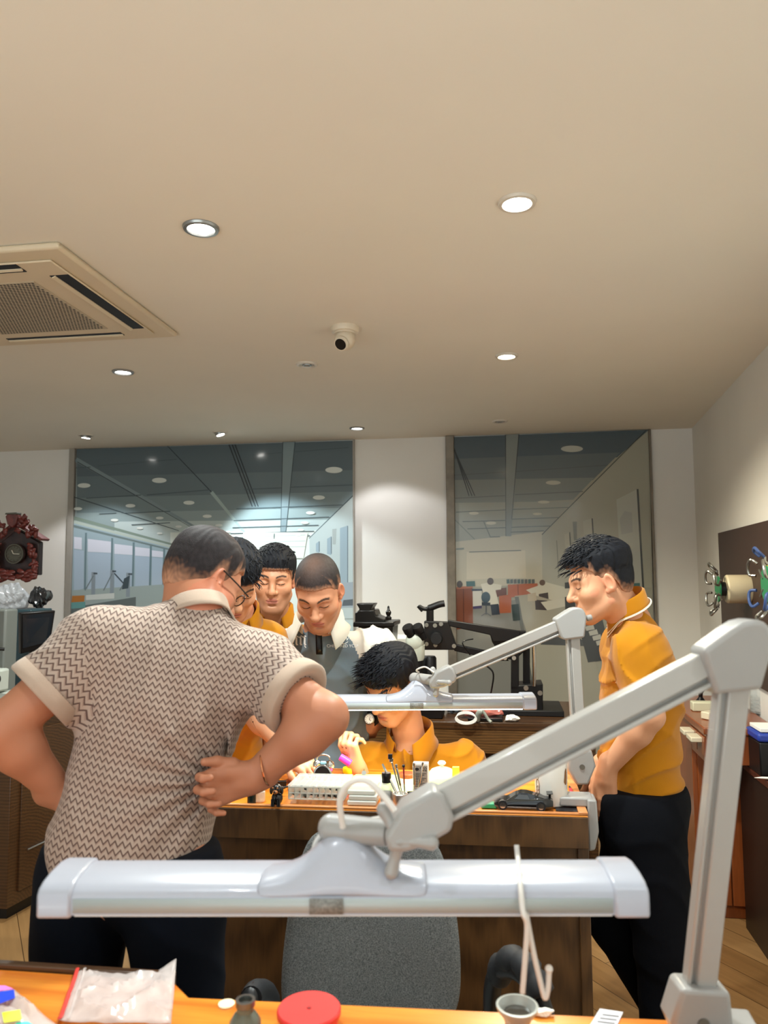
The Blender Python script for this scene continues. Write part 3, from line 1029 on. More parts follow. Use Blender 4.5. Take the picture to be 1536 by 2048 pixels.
def lamp(name_label, x0, x1, B, armA, elb, foot, lit, clampxy, half_len, dirv, labelx):
    """B bracket foot on the tube top; armA lower end of the boom; elb elbow; foot base joint"""
    t = thing('bench_lamp', name_label, 'desk lamp', (clampxy.x, clampxy.y, BENCH_Z))
    dirv = Vector(dirv).normalized()
    bk = Vector((-dirv.y, dirv.x, 0))
    if bk.y < 0:
        bk = -bk
    zt = B.z
    prof = [(-.044, -.040), (-.044, -.017), (-.039, -.010), (-.028, -.005), (-.008, -.001), (.018, 0.001), (.044, -.003), (.044, -.040)]
    def sect(p, g=0.0):
        cx, cz = 0.0, -0.018
        return [p + bk * (x + (g if x > cx else -g)) + Vector((0, 0, z + (g if z > cz else -g))) for x, z in prof]
    c0 = B + dirv * x0
    c1 = B + dirv * x1
    k = len(prof)
    def loft(pa, pb, g=0.0):
        return MB().add(sect(pa, g) + sect(pb, g), [tuple(range(k))[::-1], tuple(range(k, 2 * k))] + [(i, (i + 1) % k, k + (i + 1) % k, k + i) for i in range(k)])
    loft(c0, c1).build('lamp_housing', m_lamp, t, ang=50)
    for a, b in ((c0, c0 + dirv * 0.045), (c1, c1 - dirv * 0.045)):
        loft(a, b, 0.0035).build('end_cap', m_lamp, t, bevel=0.004, ang=50)
    # front strip, sticker, diffuser
    fs = MB()
    a, b = c0 + dirv * .047, c1 - dirv * .047
    off = -bk * 0.0452
    fs.add([a + off + Vector((0, 0, -.037)), b + off + Vector((0, 0, -.037)), b + off + Vector((0, 0, -.019)), a + off + Vector((0, 0, -.019))], [(0, 1, 2, 3)])
    fs.build('front_strip', m_lamp_side, t, solid=0.001)
    lb = B + dirv * labelx - bk * 0.0465
    MB().add([lb + dirv * -.022 + Vector((0, 0, -.038)), lb + dirv * .022 + Vector((0, 0, -.038)), lb + dirv * .022 + Vector((0, 0, -.018)), lb + dirv * -.022 + Vector((0, 0, -.018))], [(0, 1, 2, 3)]).build('sticker', m_label, t, solid=0.0006, label='grey printed sticker')
    MB().prism([a - bk * .039 + Vector((0, 0, -.0405)), b - bk * .039 + Vector((0, 0, -.0405)), b + bk * .039 + Vector((0, 0, -.0405)), a + bk * .039 + Vector((0, 0, -.0405))], (0, 0, -0.003)).build('diffuser', m_diff_on if lit else m_diff_off, t)
    # flared pedestal
    pr = [(-.112, .0), (-.09, .003), (-.062, .012), (-.042, .03), (-.026, .046), (-.015, .054), (.015, .054), (.026, .046), (.045, .028), (.065, .013), (.092, .006), (.112, .004)]
    pb = MB()
    rows = []
    for yy, sc in ((-.042, .0), (-.036, .35), (-.02, .92), (.0, 1.0), (.02, .9), (.032, .3), (.036, 0)):
        rows.append([B + dirv * x + bk * (yy - .004) + Vector((0, 0, z * sc + (0.0 if sc else -.014) - (0.004 if yy < -.03 else 0))) for x, z in pr])
    m_ = len(pr)
    pb.add([q for r in rows for q in r], [(i * m_ + j, i * m_ + j + 1, (i + 1) * m_ + j + 1, (i + 1) * m_ + j) for i in range(len(rows) - 1) for j in range(m_ - 1)])
    pb.build('pedestal', m_lamp, t, ang=80, sub=1, solid=0.004)
    # swivel, wing nut
    hd = B + Vector((0, 0, .054))
    boom = (elb - armA).normalized()
    tip = armA - boom * 0.02
    MB().cyl(B + Vector((0, 0, .035)), hd, .016, .018).build('swivel_post', m_lampj, t, bevel=0.003)
    sh = Vector((armA.x - hd.x, armA.y - hd.y, 0)).normalized()
    sw = MB().cyl(hd - sh * .018, hd + sh * .062, .019, .017).ball(hd - sh * .018, .019).build('swivel', m_lampj, t, ang=60, bevel=0.002)
    kn = hd + sh * .078 + bk * -.022
    kb = MB()
    kb.cyl(kn + bk * .03, kn - bk * .01, .010, .010)
    for da in (math.radians(120), math.radians(-105), math.radians(0)):
        v = sh * math.cos(da) + Vector((0, 0, 1)) * math.sin(da)
        pts = [kn + v * r_ for r_ in (0, .014, .028, .043)]
        kb.tube(pts, [.013, .0085, .0075, .0095], n=10)
        kb.ball(pts[-1], .0095, 10, 8)
    kb.build('wing_knob', m_lampj, t, ang=70)
    nrm = -bk
    # boom end block
    d = boom
    n = nrm
    u = d.cross(n)
    if u.z < 0:
        u = -u
    o = armA
    blk = [(x_ * .80, y_ * .82) for x_, y_ in [(-.055, -.018), (-.050, .006), (-.005, .033), (.055, .036), (.066, .02), (.066, -.014), (.052, -.034), (.0, -.036), (-.03, -.030)]]
    MB().prism([o + d * x + u * y + n * .028 for x, y in blk], -n * .056).build('boom_bracket', m_lampj, t, bevel=0.007, seg=3)
    bar(o + d * .02, elb - d * .03, .046, .030, 'boom', m_bar, t, nrm)
    # elbow cover: a rounded fan facing both sides
    dn = (foot - elb).normalized()
    ang = []
    u1, u2 = -boom, dn
    outv = (boom - dn).normalized()
    sd1 = boom.cross(dn).normalized()
    p1 = elb + u1 * .045
    fan = []
    side1 = sd1.cross(u1).normalized()
    if side1.dot(outv) < 0:
        side1 = -side1
    side2 = sd1.cross(u2).normalized()
    if side2.dot(outv) < 0:
        side2 = -side2
    fan = [elb + u1 * .055 - side1 * .030, elb + u1 * .048 + side1 * .032]
    for i in range(9):
        w_ = i / 8
        v = (side1 * (1 - w_) + side2 * w_ + outv * .9 * math.sin(math.pi * w_)).normalized()
        fan.append(elb + v * (.040 + .012 * math.sin(math.pi * w_)))
    fan += [elb + u2 * .048 + side2 * .032, elb + u2 * .055 - side2 * .030]
    MB().prism([q + n * .026 for q in fan], -n * .052).build('elbow_cover', m_lampj, t, bevel=0.007, seg=3)
    kv = dirv * .9 + outv * .3
    MB().cyl(elb + kv * .045, elb + kv * .062, .010, .009).build('elbow_knob', m_lampj, t, bevel=0.003)
    bar(elb + dn * .03, foot - dn * .02, .042, .024, 'upright', m_bar, t, nrm)
    ft = [(-.034, .05), (.034, .05), (.044, .0), (.016, -.055), (-.020, -.055), (-.044, -.005)]
    ud = -dn
    sx = ud.cross(n).normalized()
    if sx.x < 0:
        sx = -sx
    MB().prism([foot + sx * x + ud * y + n * .026 for x, y in ft], -n * .052).build('foot_joint', m_lampj, t, bevel=0.007, seg=3)
    MB().cyl(foot + n * .025, foot + n * .029, .008, .008, n=16).build('foot_screw', m_screw, t)
    zb = BENCH_Z
    cb = MB()
    cb.cyl(Vector((foot.x, foot.y, zb + .03)), Vector((foot.x, foot.y, foot.z - .03)), .02, .022)
    cb.build('pivot', m_lampj, t)
    return t, dirv, bk

# lamp over the lit bench
LD2 = 2.52
E2, A2, F2 = at(1143, 1244, 2.40), at(880, 1356, 2.47), at(1160, 1530, 2.36)
B2 = at(838, 1390, LD2)
dv = (at(1068, 1393, LD2 - 0.0) - at(600, 1391, LD2)).normalized()
dv.z = 0
l2, d2_, bk2 = lamp('smaller white jointed bench lamp, switched on, in front of the seated man', -0.40, 0.387, B2, A2, E2, F2, True, fr, .42, dv, -0.01)
cl = Vector((F2.x, F2.y, 0))
# clamp over the bench edge
cx = fr + sd * .07
MB().prism([cx + Vector((-.075, -.02, .006)), cx + Vector((.022, -.02, .006)), cx + Vector((.022, .05, .006)), cx + Vector((-.075, .05, .006))], (0, 0, .026)).build('clamp_plate', m_lampj, l2, bevel=.005)
MB().prism([cx + Vector((.004, -.03, .03)), cx + Vector((.030, -.03, .03)), cx + Vector((.034, -.03, -.06)), cx + Vector((.022, -.03, -.11)), cx + Vector((.004, -.03, -.115))], (0, .07, 0)).build('clamp_jaw', m_lampj, l2, bevel=.005)
MB().tube(spline([B2 + Vector((-.0, 0, .075)), at(833, 1340, 2.48), at(850, 1334, 2.47), at(868, 1345, 2.45)], 6), .0028).build('lamp_cable', m_cable, l2)
ld = bpy.data.lights.new('strip_lamp', 'AREA')
ld.shape = 'RECTANGLE'
ld.size, ld.size_y = .70, .08
ld.energy = LED_W
ld.color = (1.0, 0.92, 0.76)
ld.spread = math.radians(150)
lo = bpy.data.objects.new('strip_lamp', ld)
COL.objects.link(lo)
lo.parent = l2
lo.matrix_parent_inverse = Matrix.Identity(4)
lo.location = B2 + Vector((0, 0, -.050)) - l2.location
lo.rotation_euler = (0, 0, math.atan2(d2_.y, d2_.x))

# lamp over the nearest bench, switched off
LD1 = 1.02
E1, A1, F1 = at(1470, 1306, 1.02), at(826, 1640, 1.00), at(1392, 2026, 1.09)
B1 = at(688, 1740, LD1)
dv1 = (at(1297, 1735, LD1 - .01) - at(75, 1728, LD1)).normalized()
dv1.z = 0
l1, d1_, bk1 = lamp('large white jointed bench lamp, switched off, in front of the grey chair', -0.398, 0.398, B1, A1, E1, F1, False, Vector((F1.x, F1.y, 0)), .42, dv1, -0.02)
MB().box((F1.x + .03, F1.y, BENCH_Z + .016), (.11, .09, .032)).build('clamp_plate', m_lampj, l1, bevel=.005)
MB().tube(spline([at(686, 1655, 1.0), at(680, 1600, .995), at(700, 1566, .99), at(735, 1562, .985), at(770, 1596, .98), at(790, 1622, .975)], 6), .0042).build('lamp_cable', m_cable, l1)
MB().tube(spline([at(626, 1700, 1.06), at(640, 1672, 1.06), at(690, 1648, 1.05), at(760, 1636, 1.04)], 6), .003).build('lamp_cable', m_cable, l1)
# white cable tie looped round the housing
tie = MB()
tie.tube(spline([at(1033, 1690, 1.075), at(1036, 1720, 1.06), at(1040, 1760, .985), at(1046, 1822, .955), at(1054, 1850, .955), at(1050, 1920, .96), at(1045, 1985, .965)], 7), .0036)
tie.tube(spline([at(1052, 1826, .965), at(1066, 1900, .965), at(1080, 1960, .97), at(1090, 1996, .97), at(1096, 1975, .97), at(1098, 1940, .97)], 7), .0034)
tie.ball(at(1098, 1938, .97), .005)
tag(tie.build('wire_tie', m_cable, loc=tuple(at(1045, 1985, .965)), ang=60), 'white wire looped around the large lamp housing with two hanging tails', 'wire')

# ------------------------------------------------------------------ grey chair
def fabric(name, a, b, sc):
    m = bpy.data.materials.new(name)
    m.use_nodes = True
    nt = m.node_tree
    bs = nt.nodes['Principled BSDF']
    bs.inputs['Roughness'].default_value = 0.9
    bs.inputs['Specular IOR Level'].default_value = 0.2
    tc = nt.nodes.new('ShaderNodeTexCoord')
    n1 = nt.nodes.new('ShaderNodeTexNoise')
    n1.inputs['Scale'].default_value = sc
    n1.inputs['Detail'].default_value = 6
    n1.inputs['Roughness'].default_value = 0.8
    nt.links.new(tc.outputs['Object'], n1.inputs[0])
    rp = nt.nodes.new('ShaderNodeValToRGB')
    rp.color_ramp.elements[0].position = 0.38
    rp.color_ramp.elements[1].position = 0.62
    rp.color_ramp.elements[0].color = (*L3(a), 1)
    rp.color_ramp.elements[1].color = (*L3(b), 1)
    nt.links.new(n1.outputs[0], rp.inputs[0])
    nt.links.new(rp.outputs[0], bs.inputs['Base Color'])
    bp = nt.nodes.new('ShaderNodeBump')
    bp.inputs['Strength'].default_value = 0.4
    bp.inputs['Distance'].default_value = 0.001
    nt.links.new(n1.outputs[0], bp.inputs['Height'])
    nt.links.new(bp.outputs[0], bs.inputs['Normal'])
    return m
m_gfab = fabric('grey_chair_fabric', (78, 83, 86), (150, 154, 154), 330)
m_blackp = mat('chair_black_plastic', (24, 25, 28), 0.4)
CD = 1.86
ctop = at(755, 1662, CD)
cc2 = at(751, 1850, CD)
ch = thing('office_chair', 'grey fabric office chair between the two benches', 'chair', (cc2.x, cc2.y - .2, 0))
prof = [(1655, 640, 845), (1664, 622, 868), (1690, 606, 890), (1740, 590, 908), (1800, 579, 921), (1860, 571, 930), (1920, 567, 933), (1960, 567, 932), (1990, 572, 925), (2012, 584, 912), (2030, 612, 880), (2040, 660, 830)]
bk_ = MB()
rows = []
NX = 14
for side in (0, 1):
    for i, (py, xa, xb) in enumerate(prof):
        for j in range(NX + 1):
            s_ = j / NX
            px = xa + (xb - xa) * s_
            q = at(px, py, CD)
            e = min(1, 4 * min(s_, 1 - s_)) * min(1, min(i, len(prof) - 1 - i) / 2)
            cur = .05 * (2 * s_ - 1) ** 2
            th = .035 * math.sqrt(max(e, 0))
            tilt = (q.z - .75) * .1
            rows.append(q + Vector((0, (-cur) + (-th if side == 0 else th) + tilt, 0)))
n1 = len(prof) * (NX + 1)
fs = []
for side in (0, 1):
    for i in range(len(prof) - 1):
        for j in range(NX):
            a = side * n1 + i * (NX + 1) + j
            f4 = (a, a + 1, a + NX + 2, a + NX + 1)
            fs.append(f4 if side == 0 else f4[::-1])
bd = [i for i in range(NX + 1)] + [(i * (NX + 1) + NX) for i in range(1, len(prof))] + [(len(prof) - 1) * (NX + 1) + j for j in range(NX - 1, -1, -1)] + [i * (NX + 1) for i in range(len(prof) - 2, 0, -1)]
for i in range(len(bd)):
    a, b = bd[i], bd[(i + 1) % len(bd)]
    fs.append((a, b, b + n1, a + n1))
bk_.add(rows, fs)
bk_.build('backrest', m_gfab, ch, ang=80, sub=1)
seat_c = Vector((cc2.x, cc2.y - .27, .50))
MB().box(seat_c, (.50, .48, .09)).build('seat', m_gfab, ch, bevel=.04, seg=4)
MB().box((cc2.x, cc2.y + .03, .58), (.08, .02, .36)).build('back_support', m_blackp, ch, bevel=.005)
MB().cyl((seat_c.x, seat_c.y, .12), (seat_c.x, seat_c.y, .46), .03).build('gas_column', m_blackp, ch)
for k in range(5):
    a = k * 2 * math.pi / 5 + .3
    e = Vector((seat_c.x + .28 * math.cos(a), seat_c.y + .28 * math.sin(a), .085))
    lg = MB().tube([Vector((seat_c.x, seat_c.y, .13)), e], [.025, .016]).build('leg', m_blackp, ch)
    MB().cyl(e + Vector((-.012, 0, -.057)), e + Vector((.012, 0, -.057)), .028).build('caster', m_blackp, lg)
# arm loops
MB().tube(spline([at(985, 2060, 1.74), at(984, 1990, 1.72), at(992, 1948, 1.70), at(1012, 1938, 1.66), at(1040, 1945, 1.62), at(1075, 1985, 1.58), at(1096, 2050, 1.56)], 7), [.02] * 43, n=12).build('armrest', m_blackp, ch, ang=70)
m_pad = mat('arm_pad_grey', (34, 36, 40), .6)
MB().tube(spline([at(996, 1960, 1.70), at(1008, 1926, 1.68), at(1036, 1922, 1.63), at(1066, 1950, 1.59), at(1084, 1990, 1.57)], 6), [.022, .026, .028, .030, .030, .030] * 4 + [.024], n=14).build('arm_pad', m_pad, ch, ang=70)
MB().tube(spline([at(540, 2060, 1.78), at(540, 1995, 1.76), at(528, 1984, 1.70), at(505, 1984, 1.62), at(500, 2005, 1.6)], 7), [.02] * 29, n=12).build('armrest', m_blackp, ch, ang=70)
MB().tube(spline([at(540, 2000, 1.76), at(530, 1984, 1.71), at(512, 1983, 1.64), at(502, 1996, 1.6)], 6), [.024] * 19, n=14).build('arm_pad', m_pad, ch, ang=70)

# ------------------------------------------------------------------ counter behind the seated man
k0, k1 = on_z(500, 1436, BENCH_Z), on_z(1190, 1449, BENCH_Z)
ctr = thing('work_counter', 'dark wooden counter behind the seated man, carrying the black microscope stand', 'counter', ((k0.x + k1.x) / 2, k0.y, 0))
kd = (k1 - k0).normalized()
kn = Vector((-kd.y, kd.x, 0))
k0 = k0 - kd * .45
MB().prism([k0 + Vector((0, 0, -.035)), k1 + Vector((0, 0, -.035)), k1 + kn * .62 + Vector((0, 0, -.035)), k0 + kn * .62 + Vector((0, 0, -.035))], (0, 0, .035)).build('worktop', w_dark, ctr, bevel=.003)
wf = wood('counter_apron_wood', (74, 50, 26), (118, 84, 46), (2, 14, 14), .35, 6, .15)
MB().prism([down(k0, .79) + kn * .004, down(k1, .79) + kn * .004, down(k1, .79) + kn * .03, down(k0, .79) + kn * .03], (0, 0, .105)).build('apron', wf, ctr)
MB().prism([down(k0, 0) + kn * .03, down(k1, 0) + kn * .03, down(k1, 0) + kn * .05, down(k0, 0) + kn * .05], (0, 0, .80)).build('front_panel', w_dark, ctr)
MB().prism([down(k1, 0) - kd * .03, down(k1, 0), down(k1, 0) + kn * .6, down(k1, 0) - kd * .03 + kn * .6], (0, 0, .895)).build('side_panel', w_dark, ctr)

# ------------------------------------------------------------------ left: cabinet, machine, monitor, clock, bag
m_steel = mat('brushed_steel', (170, 172, 172), .3, .9)
lc0 = on_z(12, 1846, 0)
lc1 = on_z(100, 1796, 0)
ld_ = (lc1 - lc0).normalized()
lf = Vector((ld_.y, -ld_.x, 0))
cabl = thing('cabinet', 'dark brown wooden side cabinet at the left edge below the monitor', 'cabinet', (lc0.x, lc0.y, 0))
a = lc0
MB().prism([a + Vector((0, 0, .06)), a + ld_ * 1.1 + Vector((0, 0, .06)), a + ld_ * 1.1 + Vector((-.9, .35, .06)), a + Vector((-.9, .0, .06))], (0, 0, .86)).build('body', w_dark, cabl, bevel=.004)
MB().prism([a + ld_ * .03 + Vector((-.03, 0.01, 0)), a + ld_ * 1.0 + Vector((-.03, 0.01, 0)), a + ld_ * 1.0 + Vector((-.8, .3, 0)), a + Vector((-.8, .03, 0))], (0, 0, .06)).build('plinth', m_black, cabl)
MB().prism([a + ld_ * .06 + lf * .012 + Vector((0, 0, .12)), a + ld_ * 1.04 + lf * .012 + Vector((0, 0, .12)), a + ld_ * 1.04 - lf * .01 + Vector((0, 0, .12)), a + ld_ * .06 - lf * .01 + Vector((0, 0, .12))], (0, 0, .74)).build('door', w_dark, cabl, bevel=.003)
MB().tube([a + ld_ * .10 + lf * .02 + Vector((0, 0, .30)), a + ld_ * .45 + lf * .02 + Vector((0, 0, .30))], .004).build('handle', m_steel, cabl)
MB().prism([a + Vector((-.92, -.02, .92)), a + lf * .02 - ld_ * .02 + Vector((0, 0, .92)), a + lf * .02 + ld_ * 1.12 + Vector((0, 0, .92)), a + ld_ * 1.12 + Vector((-.9, .35, .92))], (0, 0, .03)).build('worktop', w_dark, cabl, bevel=.003)
ZL = .95
# monitor
MD = 4.0
mo = at(75, 1345, MD)
m_screen = mat('switched_off_screen', (30, 36, 42), .12, coat=.4)
m_teal = mat('teal_casing', (42, 66, 74), .45)
mon = thing('monitor', 'black flat-screen monitor on the left cabinet, below the carved clock', 'monitor', (mo.x, mo.y + .05, ZL))
pa, pb, pc, pd = at(42, 1308, MD - .03), at(100, 1292, MD + .08), at(111, 1221, MD + .08), at(41, 1226, MD - .03)
nm = (pb - pa).cross(pd - pa).normalized()
if nm.y > 0:
    nm = -nm
MB().prism([pa, pb, pc, pd], -nm * .035).build('casing', m_black, mon, bevel=.004)
def mix(*ws):
    return pa * ws[0] + pb * ws[1] + pc * ws[2] + pd * ws[3]
i_ = .045
def bil(u, v):
    return (pa * (1 - u) + pb * u) * (1 - v) + (pd * (1 - u) + pc * u) * v
MB().prism([bil(.06, .13) + nm * .002, bil(.94, .13) + nm * .002, bil(.94, .94) + nm * .002, bil(.06, .94) + nm * .002], -nm * .002).build('screen', m_screen, mon)
mc = bil(.5, .0) - nm * .03
MB().cyl((mc.x, mc.y, ZL + .01), (mc.x, mc.y, mc.z + .08), .022).build('stand', m_black, mon)
MB().box((mc.x, mc.y, ZL + .008), (.2, .16, .016)).build('base', m_black, mon, bevel=.005)
# teal side box right behind it
tb = at(35, 1300, MD + .12)
tag(MB().box((tb.x + .0, tb.y + .12, ZL + .24), (.12, .2, .48)).build('computer_tower', m_teal, loc=(tb.x, tb.y + .12, ZL), bevel=.006), 'dark teal box standing behind the monitor on the left cabinet', 'computer')
# grey machine
m_mach = mat('machine_pale_grey', (176, 182, 174), .45)
m_machd = mat('machine_grey', (104, 108, 104), .5)
gm = at(-2, 1330, 3.72)
mac = thing('polishing_machine', 'pale grey bench machine at the left edge of the frame, in front of the monitor', 'machine', (gm.x, gm.y, ZL))
MB().box((gm.x - .03, gm.y + .06, ZL + .25), (.10, .10, .50)).build('column', m_machd, mac, bevel=.01)
MB().box((gm.x + .01, gm.y - .05, ZL + .16), (.11, .09, .11)).build('housing', m_mach, mac, bevel=.012)
MB().cyl((gm.x + .045, gm.y - .10, ZL + .17), (gm.x + .045, gm.y - .08, ZL + .17), .026, n=24).build('opening', m_black, mac)
MB().box((gm.x + .055, gm.y + .0, ZL + .05), (.05, .09, .1)).build('bracket', m_mach, mac, bevel=.006)
MB().box((gm.x, gm.y + .02, ZL + .012), (.14, .22, .024)).build('base', m_machd, mac, bevel=.004)
MB().tube(spline([Vector((gm.x - .06, gm.y - .08, ZL + .30)), Vector((gm.x + .0, gm.y - .1, ZL + .315)), Vector((gm.x + .07, gm.y - .06, ZL + .31))], 5), .008).build('lever', m_black, mac)
# carved cuckoo clock on a shelf of dark cases
m_carve = mat('carved_red_wood', (96, 40, 34), .4, var=.35, vscale=40, bump=.6, bscale=90)
m_carved = mat('carved_dark_wood', (40, 20, 18), .45, var=.3, vscale=30, bump=.5, bscale=60)
m_ivory = mat('clock_ring', (78, 76, 66), .45)
m_hand = mat('clock_ivory', (190, 184, 168), .4)
KD = 4.9
kc = at(34, 1104, KD)
clk = thing('cuckoo_clock', 'carved red-brown wooden cuckoo clock hanging on the white wall at the left', 'clock', (kc.x, kc.y + .1, kc.z))
S = KD / FPX
def kp(px, py, dy=0.0):
    return at(px, py, KD) + Vector((0, dy, 0))
house = [kp(-6, 1090), kp(34, 1058), (kp(78, 1084)), kp(76, 1150), kp(-6, 1152)]
MB().prism(house, (0, .05, 0)).build('case', m_carved, clk, bevel=.006)
MB().prism([kp(-14, 1090, -.03), kp(34, 1050, -.03), kp(86, 1082, -.03), kp(90, 1078, -.03), kp(34, 1042, -.03), kp(-18, 1084, -.03)], (0, .09, 0)).build('roof', m_carve, clk, bevel=.004)
lv = MB()
rr = random.Random(3)
def leaf(px, py, s, a, m_=lv):
    c = kp(px, py, -.035 - rr.random() * .02)
    M = Matrix.Rotation(a, 3, 'Y') @ Matrix.Rotation(rr.uniform(-.5, .5), 3, 'X')
    m_.ball(c, (s, .012, s * .5), 10, 6, M=M)
for (px, py) in ((6, 1047), (14, 1052), (2, 1058), (-2, 1070), (52, 1042), (58, 1036), (62, 1046), (56, 1052), (72, 1056), (78, 1060), (70, 1066), (80, 1070), (64, 1070), (20, 1064), (12, 1072), (44, 1062)):
    for k in range(3):
        leaf(px, py, .026, rr.uniform(0, math.pi))
for k in range(26):
    a = rr.uniform(0, 1)
    leaf(72 + rr.uniform(-6, 7), 1090 + a * 55, .024, rr.uniform(0, math.pi))
    leaf(-2 + rr.uniform(-6, 7), 1090 + a * 55, .024, rr.uniform(0, math.pi))
for k in range(30):
    leaf(rr.uniform(2, 76), 1146 + rr.uniform(-6, 16), .03, rr.uniform(-.5, .5))
lv.build('carved_leaves', m_carve, clk, ang=60)
crown = [kp(20, 1034, -.05), kp(24, 1029, -.05), kp(42, 1028, -.05), kp(45, 1034, -.05), kp(43, 1048, -.05), kp(34, 1057, -.05), kp(24, 1050, -.05)]
MB().prism(crown, (0, .05, 0)).build('crest', m_carve, clk, bevel=.006)
MB().prism([kp(20, 1030, -.055), kp(22, 1027, -.055), kp(44, 1026, -.055), kp(44, 1030, -.055)], (0, .05, 0)).build('crest_cap', m_ivory, clk, bevel=.002)
fc = kp(36, 1108, -.035)
MB().lathe([(0, 0), (.048, 0), (.052, .006), (.062, .006), (.064, 0), (.064, -.02)], fc, axis=(0, -1, 0), n=40).build('dial', m_carved, clk)
MB().lathe([(.056, .0055), (.0565, .009), (.064, .009), (.065, .003)], fc, axis=(0, -1, 0), n=40).build('dial_ring', m_ivory, clk)
nm_ = MB()
for k in range(12):
    a = k * math.pi / 6
    c = fc + Vector((.044 * math.sin(a), -.010, .044 * math.cos(a)))
    nm_.box(c, (.004 if k % 3 else .007, .003, .013), M=Matrix.Rotation(a, 3, 'Y'))
nm_.build('numerals', m_ivory, clk)
hh = MB()
for a, l_, wd in ((math.radians(-28), .026, .005), (math.radians(93), .042, .004)):
    hh.box(fc + Vector((math.sin(a) * l_ / 2, -.013, math.cos(a) * l_ / 2)), (wd, .002, l_), M=Matrix.Rotation(a, 3, 'Y'))
hh.build('hands', m_hand, clk)
# crumpled plastic bag on top of dark cases
bagc = at(40, 1196, 4.2)
m_film = mat('crinkled_black_film', (28, 30, 34), .18, var=.4, vscale=20, coat=.6)
m_clear = mat('crinkled_clear_film', (196, 200, 206), .2, var=.2, vscale=40, spec=.8, alpha=.55)
def crumple(name, c, size, mt, seed, amp=.35, parent=None, n=26, label=None, cat=None):
    r = random.Random(seed)
    bmx = bmesh.new()
    bmesh.ops.create_icosphere(bmx, subdivisions=4, radius=1)
    dirs = [(Vector((r.gauss(0, 1), r.gauss(0, 1), r.gauss(0, 1))).normalized(), r.uniform(.5, 1.0)) for _ in range(n)]
    vs = []
    for v in bmx.verts:
        p = v.co.copy()
        h = min(dd / max(p.dot(dv_), .05) for dv_, dd in dirs)
        p = p * min(h, 1.25) * (1 + amp * .3 * math.sin(9 * p.x + 3 * p.z) * math.sin(8 * p.y + 5 * p.x))
        vs.append((p.x * size[0], p.y * size[1], max(p.z * size[2], -size[2] * .7)))
    zmin = min(v[2] for v in vs)
    m_ = MB().add([Vector(v) + Vector(c) - Vector((0, 0, zmin)) for v in vs], [tuple(v.index for v in f_.verts) for f_ in bmx.faces])
    bmx.free()
    o = m_.build(name, mt, parent, loc=None if parent else tuple(c), ang=22)
    if label:
        tag(o, label, cat)
    return o
cas = at(24, 1290, 4.42)
tag(MB().box((cas.x - .08, cas.y + .1, ZL + .18), (.34, .26, .36)).build('storage_case', m_black, loc=(cas.x - .08, cas.y + .1, ZL), bevel=.012), 'black case on the left cabinet, under the shiny plastic bags', 'case')
tag(MB().box((cas.x - .08, cas.y + .1, ZL + .362 + .055), (.30, .24, .11)).build('storage_case', m_black, loc=(cas.x - .08, cas.y + .1, ZL + .362), bevel=.012), 'smaller black case directly beneath the shiny plastic bags', 'case')
crumple('plastic_bag', (cas.x - .06, cas.y + .05, ZL + .474), (.15, .11, .11), m_clear, 5, .5, label='crumpled silvery clear plastic bag below the cuckoo clock', cat='bag')
crumple('plastic_bag', (cas.x + .11, cas.y + .08, ZL + .474), (.085, .09, .09), m_film, 8, .5, label='crumpled shiny black plastic bag beside the silvery one', cat='bag')
# ------------------------------------------------------------------ people
m_skin = attr_mat('skin', rough=0.48, spec=0.35, sss=0.0, bump=0.08, bscale=500)
SKIN = {'a': (192, 136, 104), 'b': (198, 144, 110), 'c': (184, 130, 98)}
def nrm(v):
    v = np.array(v, float)
    return v / np.linalg.norm(v)
def A(v):
    return np.array(v, float)
def head_frame(c, phi, pitch, roll=0.0, s=1.0):
    phi, pitch, roll = map(math.radians, (phi, pitch, roll))
    f = A((math.sin(phi) * math.cos(pitch), math.cos(phi) * math.cos(pitch), -math.sin(pitch)))
    r = A((math.cos(phi), -math.sin(phi), 0))
    u = np.cross(r, f)
    r2 = r * math.cos(roll) + u * math.sin(roll)
    u2 = np.cross(r2, f)
    M = np.stack([r2, f, u2], 1)
    return dict(c=A(c), M=M, s=s)
def hp(H, x, y, z):
    return H['c'] + H['M'] @ (A((x, y, z)) * H['s'])
def hl(H, P):
    return ((P - H['c']) @ H['M']) / H['s']
